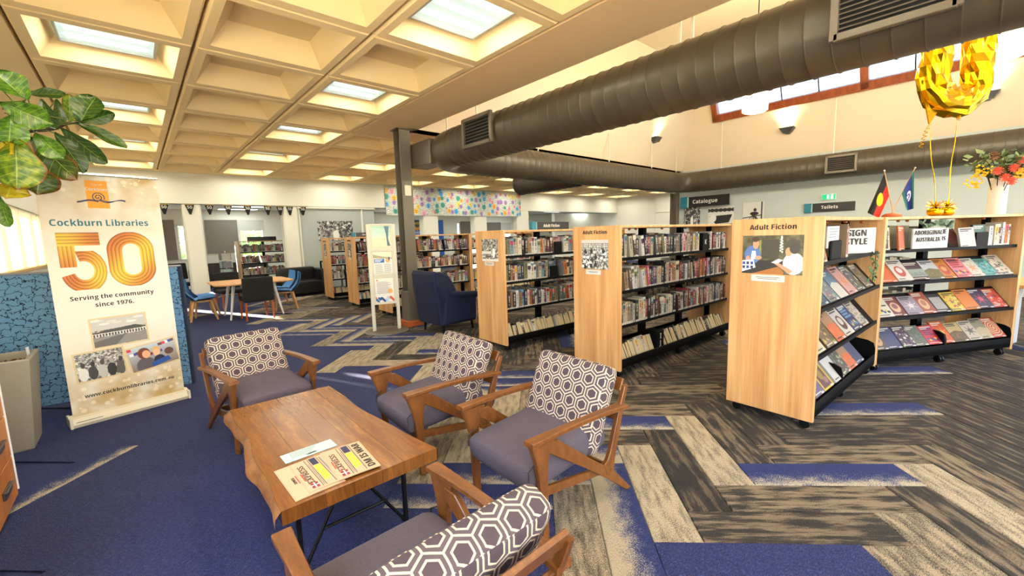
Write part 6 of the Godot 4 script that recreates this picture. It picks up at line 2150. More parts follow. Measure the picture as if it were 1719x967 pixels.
func build_far() -> void:
	var t := thing("meeting_table", "pale wood meeting table with tapered white legs among blue and black chairs", "table", Vector3(1.80, 0, -10.55))
	part("tabletop", MB.new().prism([Vector2(-0.72, -0.52), Vector2(-0.60, -0.66), Vector2(0.60, -0.66), Vector2(0.72, -0.52), Vector2(0.72, 0.52), Vector2(0.6, 0.66), Vector2(-0.6, 0.66), Vector2(-0.72, 0.52)], 0.03, Transform3D(Basis(Vector3.RIGHT, PI / 2), Vector3(0, 0.735, 0)), 0.006), M.beech, t)
	legs(t, [Vector2(-0.36, 0.3), Vector2(0.36, 0.3), Vector2(0.36, -0.3), Vector2(-0.36, -0.3)], 0.034, 0.016, 0.72, M.white, 0.35)
	tub_chair("black meeting chair with its back to the viewer at the far table", Vector3(1.76, 0, -9.98), PI + 0.06)
	tub_chair("black meeting chair facing the viewer across the far table", Vector3(1.62, 0, -12.05), 0.15)
	shell_chair("blue shell chair at the left of the far table, the nearer one", Vector3(0.93, 0, -10.78), PI / 2 - 0.05)
	shell_chair("blue shell chair at the left of the far table, the one behind", Vector3(1.00, 0, -11.36), PI / 2 + 0.15)
	shell_chair("blue shell chair at the right of the far table, the nearer one", Vector3(2.52, 0, -10.85), -PI / 2 - 0.2)
	shell_chair("blue shell chair at the right of the far table, the one behind", Vector3(2.60, 0, -11.6), -PI / 2 + 0.1)
	# black corner sofa
	var s := thing("corner_sofa", "black leather sofa with square arm against the grey bay wall", "sofa", Vector3(3.55, 0, -13.3))
	part("base", MB.new().rbox(at(0.0, 0.25, 0.0), Vector3(0.95, 0.36, 0.8), 0.04, 6), M.leather, s)
	part("backrest", MB.new().rbox(at(-0.05, 0.55, -0.36), Vector3(1.05, 0.5, 0.16), 0.05, 6), M.leather, s)
	part("arm", MB.new().rbox(at(0.53, 0.42, -0.05), Vector3(0.16, 0.66, 0.85), 0.05, 6), M.leather, s)
	legs(s, [Vector2(-0.42, 0.34), Vector2(0.52, 0.34), Vector2(-0.42, -0.3), Vector2(0.52, -0.3)], 0.025, 0.025, 0.08, M.chrome)
	# side cabinet with glass front
	var g := thing("display_cabinet", "small black framed glass cabinet between the sofa and the last bookcase", "cabinet", Vector3(4.50, 0, -13.35))
	part("frame", MB.new().bb(Vector3(-0.32, 0, -0.2), Vector3(0.32, 0.12, 0.2)).bb(Vector3(-0.32, 0, -0.2), Vector3(-0.28, 0.95, -0.16)).bb(Vector3(0.28, 0, -0.2), Vector3(0.32, 0.95, -0.16)).bb(Vector3(-0.32, 0, 0.16), Vector3(-0.28, 0.95, 0.2)).bb(Vector3(0.28, 0, 0.16), Vector3(0.32, 0.95, 0.2)).bb(Vector3(-0.32, 0.91, -0.2), Vector3(0.32, 0.95, 0.2)).bb(Vector3(-0.32, 0.58, -0.2), Vector3(0.32, 0.60, 0.2)), M.black, g)
	part("glass_pane", MB.new().bb(Vector3(-0.28, 0.12, 0.175), Vector3(0.28, 0.91, 0.182)), M.glass, g)
	for k in 2:
		solo("wooden_bowl", MB.new().lathe(Vector3(4.36 + k * 0.28, 0.60, -13.3), [Vector2(0.03, 0.0), Vector2(0.08, 0.06), Vector2(0.06, 0.16), Vector2(0.04, 0.2)], 14), M.cabinet, ["brown pot on the left in the small glass cabinet", "brown pot on the right in the small glass cabinet"][k], "pot")
	# picture on the bay wall
	var ph := thing("wall_photo", "wide black and white crowd photograph on the grey bay wall above the bookcases", "picture", Vector3(4.87, 1.86, WZ - 0.012))
	photo(ph, mono_photo(200, 120, 77, 4), Vector3.ZERO, 1.10, 0.62, 0.0)
	# mural on the beam
	var mu := thing("mural_banner", "long mural strip of many coloured cartoon faces hung on the far beam", "mural", Vector3(9.78, 2.87, WZ + 0.03))
	photo(mu, mural_print(), Vector3.ZERO, 6.35, 1.0, 0.0, "printed_panel")
	# bunting
	for k in 9:
		var x: float = [0.66, 1.18, 1.60, 2.02, 2.48, 2.98, 3.30, 3.56, 3.92][k]
		var f := thing("bunting_flag", "small black and gold 50 pennant, %s from the left along the far opening" % nth(k + 1), "bunting", Vector3(x, 2.60, WZ + 0.03), rng.randf_range(-0.3, 0.3), "pennants along the far opening")
		part("cloth", MB.new().prism([Vector2(-0.105, 0), Vector2(0.105, 0), Vector2(0.02, -0.26), Vector2(-0.02, -0.26)], 0.006), M.pennant, f)
		part("border", MB.new().bb(Vector3(-0.105, -0.012, 0.003), Vector3(0.105, 0.0, 0.006)), M.goldprint, f)
		letters("50", 0.075, M.paper, f, at(0, -0.075, 0.004), "lettering")
	solo("bunting_string", MB.new().tube([Vector3(0.5, 2.61, WZ + 0.025), Vector3(2.2, 2.60, WZ + 0.025), Vector3(4.1, 2.61, WZ + 0.025)], 0.006, 6), M.pennant, "dark string that carries the 50 pennants along the far opening", "string")
	# pinboards and blinds of the room behind
	for q in [[0.3, 1.09, 1.05, 2.42], [1.95, 2.92, 1.22, 2.42], [12.95, 13.7, 0.9, 2.36], [14.7, 15.72, 0.9, 2.3]]:
		solo("pinboard", MB.new().bb(Vector3(q[0], q[2], -18.57), Vector3(q[1], q[3], -18.53), 0.004), M.pin, "grey brown felt board on the far back wall, %s from the left" % nth(1 + [0.3, 1.95, 12.95, 14.7].find(q[0])), "pinboard")
	for q in [[2.93, 3.80, 2.02, 2.42], [15.7, 16.52, 1.75, 2.28]]:
		solo("roller_blind", MB.new().bb(Vector3(q[0], q[2], -18.58), Vector3(q[1], q[3], -18.55)), M.paper, "white roller blind half lowered over the far window %s" % ("above the back room bookcase" if q[0] < 5 else "right of the mural"), "blind")
	solo("sill_panel", MB.new().bb(Vector3(1.9, 0.0, -18.6), Vector3(3.8, 0.86, -18.52)), M.dimgrey, "dark low panel under the back room pinboard", "panel")
	solo("sill_board", MB.new().bb(Vector3(1.9, 0.88, -18.6), Vector3(3.0, 1.16, -18.5)), M.paper, "white board lying under the back room pinboard", "board")
	# back room bookcase and leaflet spinner
	var b := bookcase("low_bookcase", "bookcase in the back room beyond the far opening with a black sign on top", Vector3(2.38, 0, -15.6), 0.0, 1.45)
	loose = MB.new()
	for y in SHELF:
		run_of_books(b, 0.05, 1.4, y, 0.262, false, "")
	run_of_books(b, 0.05, 1.4, 0.165, 0.285, false, "", true)
	var lo := solo("shelved_books", loose, M.spine, "rows of small upright books in the back room bookcase", "books")
	lo.set_meta("kind", "stuff")
	hang_sign(Vector3(3.1, 1.62, -15.6), 0.0, 0.82, 0.13, "", "black sign strip on top of the back room bookcase", false)
	var sp := thing("leaflet_spinner", "clear leaflet spinner full of pale brochures left of the back room bookcase", "rack", Vector3(2.02, 0, -15.3))
	part("pole", MB.new().tube([Vector3(0, 0, 0), Vector3(0, 1.35, 0)], 0.02, 8), M.chrome, sp)
	part("base", MB.new().lathe(Vector3.ZERO, [Vector2(0.25, 0), Vector2(0.25, 0.02), Vector2(0, 0.03)], 20), M.steel, sp)
	for k in 4:
		for j in 4:
			part("pocket", MB.new().box(Vector3(sin(j * PI / 2) * 0.14, 0.45 + k * 0.24, cos(j * PI / 2) * 0.14), Vector3(0.22, 0.2, 0.03), 0.004, Basis(Vector3.UP, j * PI / 2)), [M.paper, M.mint, M.greytrim, M.paper][(k + j) % 4], sp)
	# desk and chair glimpsed at the left
	var ch := thing("office_chair", "black chair with a blue bag glimpsed in the back room at the left", "chair", Vector3(0.95, 0, -14.9), 0.5)
	part("seat", MB.new().rbox(at(0, 0.46, 0), Vector3(0.48, 0.09, 0.46), 0.03, 6), M.blackcloth, ch)
	part("backrest", MB.new().rbox(at(0, 0.82, -0.22, 0, -0.1), Vector3(0.46, 0.46, 0.06), 0.025, 6), M.blackcloth, ch)
	legs(ch, [Vector2(-0.2, 0.18), Vector2(0.2, 0.18), Vector2(-0.2, -0.2), Vector2(0.2, -0.2)], 0.015, 0.012, 0.44, M.steel, 0.1)
	solo("blue_bag", MB.new().rbox(at(1.12, 0.70, -14.72), Vector3(0.14, 0.38, 0.3), 0.05, 6), M.bagblue, "bright blue bag hanging by the black office chair", "bag")
	# items seen over the bookcases in the right-hand openings
	var po := thing("wall_poster", "dark poster with yellow and blue lettering seen over the shelves in the back room", "poster", Vector3(10.38, 2.07, -18.55))
	photo(po, shout_poster(), Vector3.ZERO, 0.42, 0.72, 0.0, "poster")
	letters("adji", 0.11, M.yellowprint, po, at(0.0, 0.21, 0.005))
	letters("adji", 0.11, M.paper, po, at(0.0, -0.24, 0.005))
	solo("red_poster", MB.new().bb(Vector3(10.68, 1.72, -18.6), Vector3(10.94, 2.14, -18.55)), M.redprint, "small red poster beside the pier in the back room", "poster")
	solo("blue_pullup", MB.new().bb(Vector3(11.45, 0.0, -18.5), Vector3(11.82, 2.42, -18.46)), M.bagblue, "tall blue banner standing in the back room behind the shelves", "banner")
	hang_sign(Vector3(4.74, 1.62, -4.42), 0.0, 0.80, 0.115, "Adult Fiction", "black Adult Fiction sign standing on the courtyard photo bookcase", true)
	hang_sign(Vector3(4.15, 1.62, -9.75), 0.0, 0.74, 0.10, "Adult Fiction", "black sign on top of the second bookcase from the far wall", true)
	# lights of the room behind
	for k in 12:
		var x: float = [2.9, 2.9, 5.0, 7.2, 9.3, 9.3, 11.4, 13.4, 15.2, 15.2, 17.4, 18.6][k]
		var z: float = [-16.5, -17.9, -16.2, -15.3, -15.4, -17.2, -16.2, -15.2, -15.3, -17.4, -16.0, -15.0][k]
		var l := thing("panel_light", "flat ceiling panel light in the back room, %s from the left" % nth(k + 1), "ceiling light", Vector3(x, 2.76, z), 0, "back room panel lights")
		part("frame", MB.new().box(Vector3(0, 0.008, 0), Vector3(1.22, 0.02, 0.42), 0.004), M.white, l)
		part("diffuser", MB.new().box(Vector3(0, -0.004, 0), Vector3(1.16, 0.006, 0.36)), M.panelglow, l)
		var al := AreaLight3D.new()
		al.name = "lamp"
		al.area_size = Vector2(1.1, 0.34)
		al.light_color = col(0.96, 1.0, 0.96)
		al.light_energy = 2.2
		al.area_range = 30.0
		al.shadow_enabled = true
		add_child(al, true)
		al.position = Vector3(x, 2.74, z)
		al.rotation.x = -PI / 2

func shout_poster() -> Image:
	var im := Image.create(64, 110, false, Image.FORMAT_RGB8)
	im.fill(col(0.10, 0.13, 0.22))
	pol(im, [Vector2(0, 42), Vector2(34, 56), Vector2(64, 40), Vector2(64, 66), Vector2(30, 80), Vector2(0, 64)], col(0.80, 0.52, 0.12))
	rec(im, 0, 78, 64, 32, col(0.12, 0.30, 0.60))
	return im

# black sign with a small teal book at its left end; base y is its lower edge
func hang_sign(p: Vector3, turn: float, w: float, h: float, s: String, label: String, book: bool) -> Node3D:
	var t := thing("hanging_sign", label, "sign", p, turn)
	part("board", MB.new().bb(Vector3(-w / 2, 0, -0.02), Vector3(w / 2, h, 0.02), 0.004), M.sign, t)
	if book:
		part("book_emblem", MB.new().bb(Vector3(-w / 2 - h * 0.16, -h * 0.06, -0.03), Vector3(-w / 2 + h * 0.55, h * 1.03, 0.034), 0.004), M.teal, t)
		part("book_pages", MB.new().bb(Vector3(-w / 2 + h * 0.55, -h * 0.01, -0.026), Vector3(-w / 2 + h * 0.68, h * 0.98, 0.030), 0.003), M.tealpale, t)
	if s != "":
		letters(s, h * 0.36, M.paper, t, at(0.0, h * 0.5, 0.0205))
	return t

# ------------------------------------------------------------------ things up high
func build_high() -> void:
	# pendants
	for k in 2:
		var l := thing("pendant_lamp", ["white drum pendant lamp hanging in front of the clerestory, the farther one", "white drum pendant lamp hanging beside the gold balloon"][k], "pendant lamp", Vector3(8.0, 3.48, [-2.75, -0.02][k]), 0, "drum pendants")
		part("shade", MB.new().lathe(Vector3.ZERO, [Vector2(0.16, 0.0), Vector2(0.19, 0.02), Vector2(0.195, 0.36), Vector2(0.18, 0.38)], 32), M.shade, l)
		part("rod", MB.new().tube([Vector3(0, 0.4, 0), Vector3(0, LID - 3.48, 0)], 0.008, 8), M.steel, l)
		part("bulb", MB.new().rbox(at(0, 0.2, 0), Vector3(0.1, 0.14, 0.1), 0.045, 6), M.bulb, l)
		var o := OmniLight3D.new()
		o.name = "lamp"
		o.light_color = col(1.0, 0.92, 0.75)
		o.light_energy = 14.0
		o.light_size = 0.05
		o.omni_range = 30.0
		o.omni_attenuation = 2.0
		o.shadow_enabled = true
		add_child(o, true)
		o.position = Vector3(8.0, 3.68, [-2.75, -0.02][k])
	# uplights on the slopes
	for q in [[Vector3(11.05, 4.02, -6.36), 0.0, "the far slope"], [Vector3(12.98, 4.0, -3.65), -PI / 2, "the right slope under the clerestory"], [Vector3(12.98, 3.98, -0.2), -PI / 2, "the right slope behind the gold balloon"]]:
		var u := thing("wall_uplight", "small silver uplight on %s of the raised roof" % q[2], "wall lamp", q[0], q[1], "uplights")
		part("bracket", MB.new().bb(Vector3(-0.05, -0.05, -0.12), Vector3(0.05, 0.02, 0.06), 0.006), M.steelplate, u)
		part("housing", MB.new().loft([[Vector3(-0.09, -0.03, 0.0), Vector3(0.09, -0.03, 0.0), Vector3(0.09, -0.03, 0.12), Vector3(-0.09, -0.03, 0.12)], [Vector3(-0.17, 0.08, -0.02), Vector3(0.17, 0.08, -0.02), Vector3(0.17, 0.10, 0.17), Vector3(-0.17, 0.10, 0.17)]]), M.steelplate, u)
		part("lens", MB.new().bb(Vector3(-0.14, 0.095, 0.0), Vector3(0.14, 0.10, 0.14)), M.bulb, u)
		var s := SpotLight3D.new()
		s.name = "lamp"
		s.light_color = col(0.97, 1.0, 0.86)
		s.light_energy = 8.0
		s.spot_angle = 62.0
		s.spot_attenuation = 2.0
		s.spot_range = 20.0
		s.light_size = 0.06
		s.shadow_enabled = true
		add_child(s, true)
		var f := Vector3(sin(q[1]), 0, cos(q[1]))
		s.look_at_from_position(q[0] + Vector3(0, 0.13, 0) + f * 0.07, q[0] + Vector3(0, 1.2, 0) + f * 0.15, Vector3.RIGHT + Vector3.BACK)
	# gold foil balloon letter, strings and weight
	balloon()
	# little flags in a wooden block
	var fl := thing("desk_flags", "pair of small crossed flags on sticks in a round wooden block", "flags", Vector3(6.12, 1.62, -0.70), -PI / 2 + 0.14)
	part("block", MB.new().lathe(Vector3.ZERO, [Vector2(0.085, 0), Vector2(0.085, 0.02), Vector2(0.06, 0.04), Vector2(0, 0.045)], 24), M.orangewood, fl)
	for s in [-1, 1]:
		var a := Vector3(-s * 0.01, 0.03, s * 0.006)
		var b := Vector3(0.15 if s > 0 else -0.09, 0.50, s * 0.006)
		part("stick", MB.new().tube([a, b], 0.005, 6), M.beech, fl)
		part("finial", MB.new().lathe(b, [Vector2(0, -0.008), Vector2(0.011, 0), Vector2(0, 0.012)], 8), M.offwhite, fl)
		var d := (a - b).normalized()
		# cloth hanging from the upper stick
		var e := MB.new()
		var rows := []
		var uv := []
		for j in 9:
			var row := []
			var ur := []
			for i in 7:
				var f := i / 6.0
				var g := j / 8.0
				var drop := Vector3(0.02, -0.40, 0).lerp(Vector3(0.05, -0.18, 0), f) if s > 0 else Vector3(-0.12, -0.42, 0).lerp(Vector3(-0.07, -0.24, 0), f)
				row.append(b + d * (0.02 + 0.25 * f) + drop * g + Vector3(0, 0, 0.018 * sin(f * 7.0 + s) * g + 0.008 * s))
				ur.append(Vector2(g, f))
			rows.append(row)
			uv.append(ur)
		e.grid(rows, false, uv)
		part("flag", e, mat(Color.WHITE, 0.7, 0, tex_of(flag_print(s))), fl)
	# vase with dried flowers
	bouquet()

func flag_print(s: int) -> Image:
	var im := Image.create(96, 64, false, Image.FORMAT_RGB8)
	if s < 0:
		im.fill(col(0.06, 0.06, 0.06))
		rec(im, 0, 32, 96, 32, col(0.88, 0.16, 0.08))
		ell(im, 48, 32, 17, 17, col(0.97, 0.78, 0.05))
	else:
		im.fill(col(0.04, 0.16, 0.45))
		rec(im, 0, 0, 96, 12, col(0.02, 0.38, 0.34))
		rec(im, 0, 52, 96, 12, col(0.02, 0.38, 0.34))
		rec(im, 0, 12, 96, 2, col(0.05, 0.05, 0.05))
		rec(im, 0, 50, 96, 2, col(0.05, 0.05, 0.05))
		for i in 30:
			var a := PI + i * PI / 29.0
			ell(im, 48 + cos(a) * 13, 38 + sin(a) * 15, 3.5, 3.5, col(0.95, 0.95, 0.95))
		for i in 5:
			lin(im, Vector2(48, 40), Vector2(48, 40) + Vector2.from_angle(-PI / 2 + i * TAU / 5) * 6, 3, col(0.95, 0.95, 0.95))
	return im

func balloon() -> void:
	var ctr := Vector3(6.80, 0, -0.355)
	var bs := Basis(Vector3.UP, -0.5134)
	var t := thing("foil_balloon", "large crumpled gold foil balloon shaped like a U hanging below the duct", "balloon", ctr, -0.5134)
	# a fat tube along the letter, crumpled by noise
	var n := noise(91, 3.2, 3)
	var path := []
	for k in 9:
		path.append(Vector3(-0.30, 3.85 - k * 0.095, 0))
	for k in range(1, 12):
		var a := PI + k * PI / 12.0
		path.append(Vector3(cos(a) * 0.30, 3.04 + sin(a) * 0.20, 0))
	for k in 9:
		path.append(Vector3(0.30, 3.05 + k * 0.095, 0))
	var rows := []
	for i in path.size():
		var d: Vector3 = (path[mini(i + 1, path.size() - 1)] - path[maxi(i - 1, 0)]).normalized()
		var x := d.cross(Vector3.BACK).normalized()
		var ring := []
		for k in 22:
			var a := TAU * k / 22
			var q := Vector3(cos(a), sin(a), 0)
			var flat := x * q.x * 0.165 + Vector3.BACK * q.y * 0.115
			var p: Vector3 = path[i] + flat
			var m := n.get_noise_3d(p.x * 2.6, p.y * 2.2, p.z * 4.0)
			var fine := n.get_noise_3d(p.x * 7.0 + 40, p.y * 7.0, p.z * 7.0)
			ring.append(p + flat.normalized() * (m * 0.05 + absf(fine) * -0.035))
		rows.append(ring)
	# facetted so that the foil glints
	var mb := MB.new()
	for i in rows.size() - 1:
		for k in 22:
			var q := [rows[i][k], rows[i][(k + 1) % 22], rows[i + 1][(k + 1) % 22], rows[i + 1][k]]
			var o: Vector3 = (q[0] + q[2]) * 0.5 - path[i]
			mb.poly([q[0], q[1], q[2]], o)
			mb.poly([q[0], q[2], q[3]], o)
	mb.poly(rows[0], Vector3.UP)
	mb.poly(rows[-1], Vector3.UP)
	part("letter", mb, M.gold, t)
	part("seam_tab", MB.new().prism([Vector2(-0.46, 3.05), Vector2(-0.40, 2.84), Vector2(-0.31, 2.60), Vector2(-0.12, 2.86), Vector2(-0.2, 2.95)], 0.012), M.gold, t)
	part("seam_tab", MB.new().prism([Vector2(0.02, 2.9), Vector2(0.08, 2.74), Vector2(0.36, 2.86), Vector2(0.42, 3.0)], 0.012), M.gold, t)
	for q in [[Vector3(-0.31, 2.60, 0), Vector3(-0.40, 2.36, 0)], [Vector3(0.08, 2.74, 0), Vector3(0.11, 2.66, 0)]]:
		var pts := []
		for k in 40:
			var f := k / 39.0
			pts.append(q[0].lerp(q[1], f) + Vector3(cos(f * 38.0), 0, sin(f * 38.0)) * 0.018)
		part("curled_ribbon", MB.new().tube(pts, 0.004, 5), M.gold, t)
	var w := thing("balloon_weight", "gold foil tinsel balloon weight on top of the angled display", "balloon weight", Vector3(6.83, 1.62, -0.37), -0.5134)
	for s in [-1, 1]:
		part("foil_pouch", MB.new().rbox(at(s * 0.085, 0.05, 0), Vector3(0.14, 0.10, 0.12), 0.045, 6), M.gold, w)
		var tuft := MB.new()
		for k in 46:
			var a := Vector3(rng.randf_range(-1, 1), rng.randf_range(-0.3, 1), rng.randf_range(-1, 1)).normalized()
			var p := Vector3(s * 0.085, 0.10, 0)
			var e := p + a * rng.randf_range(0.06, 0.105)
			tuft.bar(p, e, 0.012, 0.002)
		part("tinsel", tuft, M.gold, w)
		var top: Vector3 = Vector3(-0.31, 2.60, 0) if s < 0 else Vector3(0.08, 2.74, 0)
		var q := (w.transform.affine_inverse() * t.transform) * top
		var pts := []
		for k in 11:
			var f := k / 10.0
			pts.append(Vector3(s * 0.085, 0.13, 0).lerp(q, f) + Vector3(0.012 * sin(f * 9.0 + s), 0, 0))
		part("ribbon", MB.new().tube(pts, [0.004, 0.004, 0.003, 0.005, 0.006, 0.003, 0.004, 0.006, 0.003, 0.0015, 0.001], 6), M.gold, w)

func bouquet() -> void:
	var o := Vector3(7.57, 1.62, 0.045)
	solo("vase", MB.new().lathe(o, [Vector2(0.074, 0), Vector2(0.078, 0.01), Vector2(0.08, 0.40), Vector2(0.083, 0.42), Vector2(0.074, 0.42), Vector2(0.07, 0.38)], 28), M.offwhite, "white cylinder vase on the right end of the angled display", "vase")
	var t := thing("dried_bouquet", "bouquet of yellow wattle, coral flowers and grey green foliage in the white vase", "flowers", o + Vector3(0, 0.38, 0), -PI / 2)
	var r := RandomNumberGenerator.new()
	r.seed = 5
	var leafm := MB.new().loft([[Vector3(0, -0.045, 0), Vector3(0.022, 0, 0.004), Vector3(0, 0.05, 0), Vector3(-0.022, 0, 0.004)], [Vector3(0, -0.045, 0.001), Vector3(0.020, 0, 0.006), Vector3(0, 0.05, 0.002), Vector3(-0.020, 0, 0.006)]])
	var ms := leafm.mesh()
	for k in 34:
		var a := r.randf() * TAU
		var l := r.randf_range(0.22, 0.42)
		var d := Vector3(cos(a) * r.randf_range(0.3, 0.85), r.randf_range(0.25, 1.0), sin(a) * r.randf_range(0.3, 0.85)).normalized()
		var st := part("stem", MB.new().tube([Vector3(d.x, 0, d.z) * 0.04 - Vector3(0, 0.2, 0), d * l * 0.5 + Vector3(0, 0.02, 0), d * l], [0.004, 0.004, 0.002], 5), M.stem, t)
		for j in 9:
			var f := r.randf_range(0.4, 1.05)
			part("leaf", ms, [M.eucalypt, M.drygreen, M.drygreen, M.drybrown][k % 4], st, Transform3D(Basis.from_euler(Vector3(r.randf() * 3, r.randf() * TAU, r.randf() * 3)) * Basis.from_scale(Vector3.ONE * r.randf_range(0.7, 1.5)), d * l * f + Vector3(r.randf_range(-0.05, 0.05), r.randf_range(-0.03, 0.05), r.randf_range(-0.05, 0.05))))
	var puff := MB.new()
	for k in 120:
		var p := Vector3(-0.13, 0.14, 0.20).lerp(Vector3(-0.22, -0.02, 0.17), (k % 4) / 3.0) + Vector3(r.randf_range(-0.07, 0.07), r.randf_range(-0.05, 0.05), r.randf_range(-0.05, 0.05))
		if k > 70:
			p = Vector3(0.18, 0.06, 0.22) + Vector3(r.randf_range(-0.08, 0.08), r.randf_range(-0.05, 0.05), r.randf_range(-0.05, 0.05))
		puff.rbox(at(p.x, p.y, p.z), Vector3.ONE * 0.022, 0.010, 2)
	part("wattle_blossom", puff, M.wattle, t)
	for k in 7:
		var p: Vector3 = [Vector3(0.10, 0.12, 0.22), Vector3(0.04, 0.02, 0.26), Vector3(0.16, 0.20, 0.18), Vector3(-0.02, 0.10, 0.26), Vector3(-0.06, 0.28, 0.16), Vector3(0.2, 0.1, 0.15), Vector3(0.09, -0.02, 0.25)][k]
		var fb := MB.new()
		for j in 12:
			var a := j * TAU / 12
			fb.bar(p, p + Vector3(cos(a) * 0.045, sin(a) * 0.045, 0.02 + 0.02 * (j % 2)), 0.018, 0.004)
		part("flower", fb, M.coral if k != 4 else M.drybrown, t)

# ------------------------------------------------------------------ signs and pictures on the right wall
func build_right_wall() -> void:
	var x := WR - 0.25
	var cs := hang_sign(Vector3(x, 2.25, -5.78), -PI / 2, 1.42, 0.31, "Catalogue", "black Catalogue sign with a teal book held out from the blue wall", true)
	for s in [-0.5, 0.5]:
		part("bracket", MB.new().bb(Vector3(s - 0.015, 0.14, -0.25), Vector3(s + 0.015, 0.17, -0.02)), M.steel, cs)
	hang_sign(Vector3(WR - 0.03, 2.13 - 0.22, -2.72), -PI / 2, 1.02, 0.22, "Toilets", "dark Toilets sign on the blue wall under the exit light", true)
	var ex := thing("exit_light", "green and white running figure exit light on the blue wall", "exit sign", Vector3(WR - 0.04, 2.20, -2.75), -PI / 2)
	part("box", MB.new().bb(Vector3(-0.15, 0, -0.03), Vector3(0.15, 0.15, 0.02), 0.004), M.white, ex)
	part("face", MB.new().bb(Vector3(-0.14, 0.01, 0.02), Vector3(0.14, 0.14, 0.024)), M.exitgreen, ex)
	part("figure", MB.new().bb(Vector3(-0.03, 0.03, 0.024), Vector3(0.015, 0.12, 0.026)).bb(Vector3(0.05, 0.02, 0.024), Vector3(0.10, 0.13, 0.026)), M.exitwhite, ex)
	var specs := [[-6.28, 1.95, 0.52, 0.66, 4, "dark tall photograph of trees under the Catalogue sign"], [-5.40, 1.94, 0.74, 0.58, 5, "wide photograph of a boat under the Catalogue sign"], [-4.50, 2.02, 0.56, 0.52, 6, "photograph of a figure by a post right of the Catalogue sign"]]
	for s in specs:
		var t := thing("wall_photo", "black and white " + s[5], "picture", Vector3(WR - 0.02, s[1], s[0]), -PI / 2)
		photo(t, mono_photo(120, 120, 50 + s[4], s[4]), Vector3.ZERO, s[2], s[3], 0.0)
	# pale counter legs at the far right edge
	var d := thing("catalogue_desk", "pale timber desk with white panel legs cut by the right edge", "desk", Vector3(7.62, 0, 0.42), -0.3)
	part("top", MB.new().bb(Vector3(-0.05, 0.76, -0.4), Vector3(1.0, 0.80, 0.4), 0.004), M.beech, d)
	for s in [-0.30, 0.30]:
		part("panel_leg", MB.new().bb(Vector3(0.0, 0, s - 0.04), Vector3(0.6, 0.76, s + 0.04), 0.004), M.white, d)

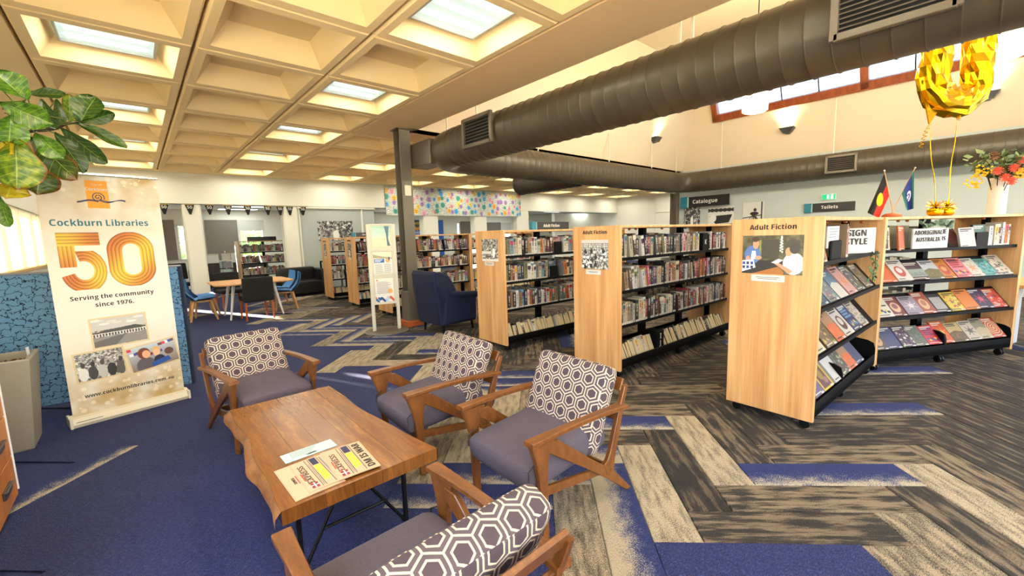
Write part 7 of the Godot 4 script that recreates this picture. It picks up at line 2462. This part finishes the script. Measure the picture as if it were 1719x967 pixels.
# ------------------------------------------------------------------ what the windows look out on
func build_outside() -> void:
	var g := struct("ground", MB.new().bb(Vector3(-60, -0.5, -80), Vector3(60, -0.32, 40)), M.grass)
	var r := RandomNumberGenerator.new()
	r.seed = 77
	var blob := MB.new()
	blob.loft([[Vector3(0, -0.12, 0), Vector3(0.05, 0, 0), Vector3(0, 0.12, 0), Vector3(-0.05, 0, 0)], [Vector3(0, -0.12, 0.004), Vector3(0.045, 0, 0.012), Vector3(0, 0.12, 0.004), Vector3(-0.045, 0, 0.012)]])
	var lm := blob.mesh()
	var spots := [[-2.5, -25.0, 3.4], [0.8, -27.0, 4.2], [3.2, -25.5, 3.8], [6.0, -27.5, 4.0], [9.0, -26.0, 3.6], [13.0, -27.0, 4.2], [16.5, -25.5, 3.8], [-7.0, -23.0, 3.0], [-9.0, -19.0, 3.4], [-11.0, -14.2, 3.2], [-10.2, -9.0, 2.8]]
	for i in spots.size():
		var s = spots[i]
		var t := thing("garden_tree", "bushy green tree outside the windows, %s along the garden" % nth(i + 1), "tree", Vector3(s[0], -0.32, s[1]), 0, "trees outside the windows")
		part("trunk", MB.new().tube([Vector3(0, 0, 0), Vector3(0.1, s[2] * 0.4, 0), Vector3(0, s[2] * 0.8, 0.1)], [0.14, 0.11, 0.05], 8), M.stem, t)
		var mm := MultiMesh.new()
		mm.transform_format = MultiMesh.TRANSFORM_3D
		mm.mesh = lm
		mm.instance_count = 2600
		for k in 2600:
			var v := Vector3(r.randfn(), r.randfn(), r.randfn()).normalized() * pow(r.randf(), 0.4)
			var p := Vector3(v.x * 1.9, s[2] * 0.55 + v.y * s[2] * 0.5, v.z * 1.7)
			mm.set_instance_transform(k, Transform3D(Basis.from_euler(Vector3(r.randf() * TAU, r.randf() * TAU, r.randf() * TAU)) * Basis.from_scale(Vector3.ONE * r.randf_range(0.9, 1.7)), p))
		var o := MultiMeshInstance3D.new()
		o.name = "foliage"
		o.multimesh = mm
		o.material_override = M.outleaf
		o.set_meta("kind", "stuff")
		t.add_child(o, true)

func more_materials() -> void:
	M.greybase = mat(col(0.42, 0.41, 0.38), 0.4, 0.3)
	M.blackcloth = mat(col(0.05, 0.042, 0.04), 0.85)
	M.pennant = mat(col(0.07, 0.06, 0.05), 0.8)
	M.goldprint = mat(col(0.85, 0.70, 0.35), 0.6)
	var f := noise(17, 1.0, 2)
	M.pin = mat(Color.WHITE, 0.95, 0, tex_of(paint(96, 96, func(x, y):
		var k: float = 0.46 + f.get_noise_2d(x * 0.5, y * 0.5) * 0.12
		return col(k, k * 0.94, k * 0.88))), 3.0)
	M.bagblue = mat(col(0.08, 0.30, 0.62), 0.6)
	M.tealpale = mat(col(0.55, 0.72, 0.66), 0.6)
	M.panelglow = glow(col(0.94, 1.0, 0.97), 6.0)
	M.shade = mat(col(0.95, 0.92, 0.84), 0.6)
	M.shade.emission_enabled = true
	M.shade.emission = col(1.0, 0.93, 0.78)
	M.shade.emission_energy_multiplier = 1.6
	M.shade.backlight_enabled = true
	M.shade.backlight = col(0.9, 0.85, 0.7)
	M.bulb = glow(col(1.0, 0.97, 0.85), 12.0)
	M.exitgreen = glow(col(0.10, 0.72, 0.50), 0.7)
	M.exitwhite = glow(col(0.9, 1.0, 0.95), 1.0)
	M.wattle = mat(col(0.93, 0.74, 0.08), 0.8)
	M.coral = mat(col(0.86, 0.36, 0.26), 0.8)
	M.drygreen = mat(col(0.34, 0.40, 0.22), 0.8)
	M.drybrown = mat(col(0.50, 0.34, 0.22), 0.8)
	M.grass = mat(col(0.80, 0.76, 0.66), 0.95)
	M.outleaf = mat(col(0.38, 0.52, 0.14), 0.7)
	M.outleaf.backlight_enabled = true
	M.outleaf.backlight = col(0.4, 0.5, 0.15)
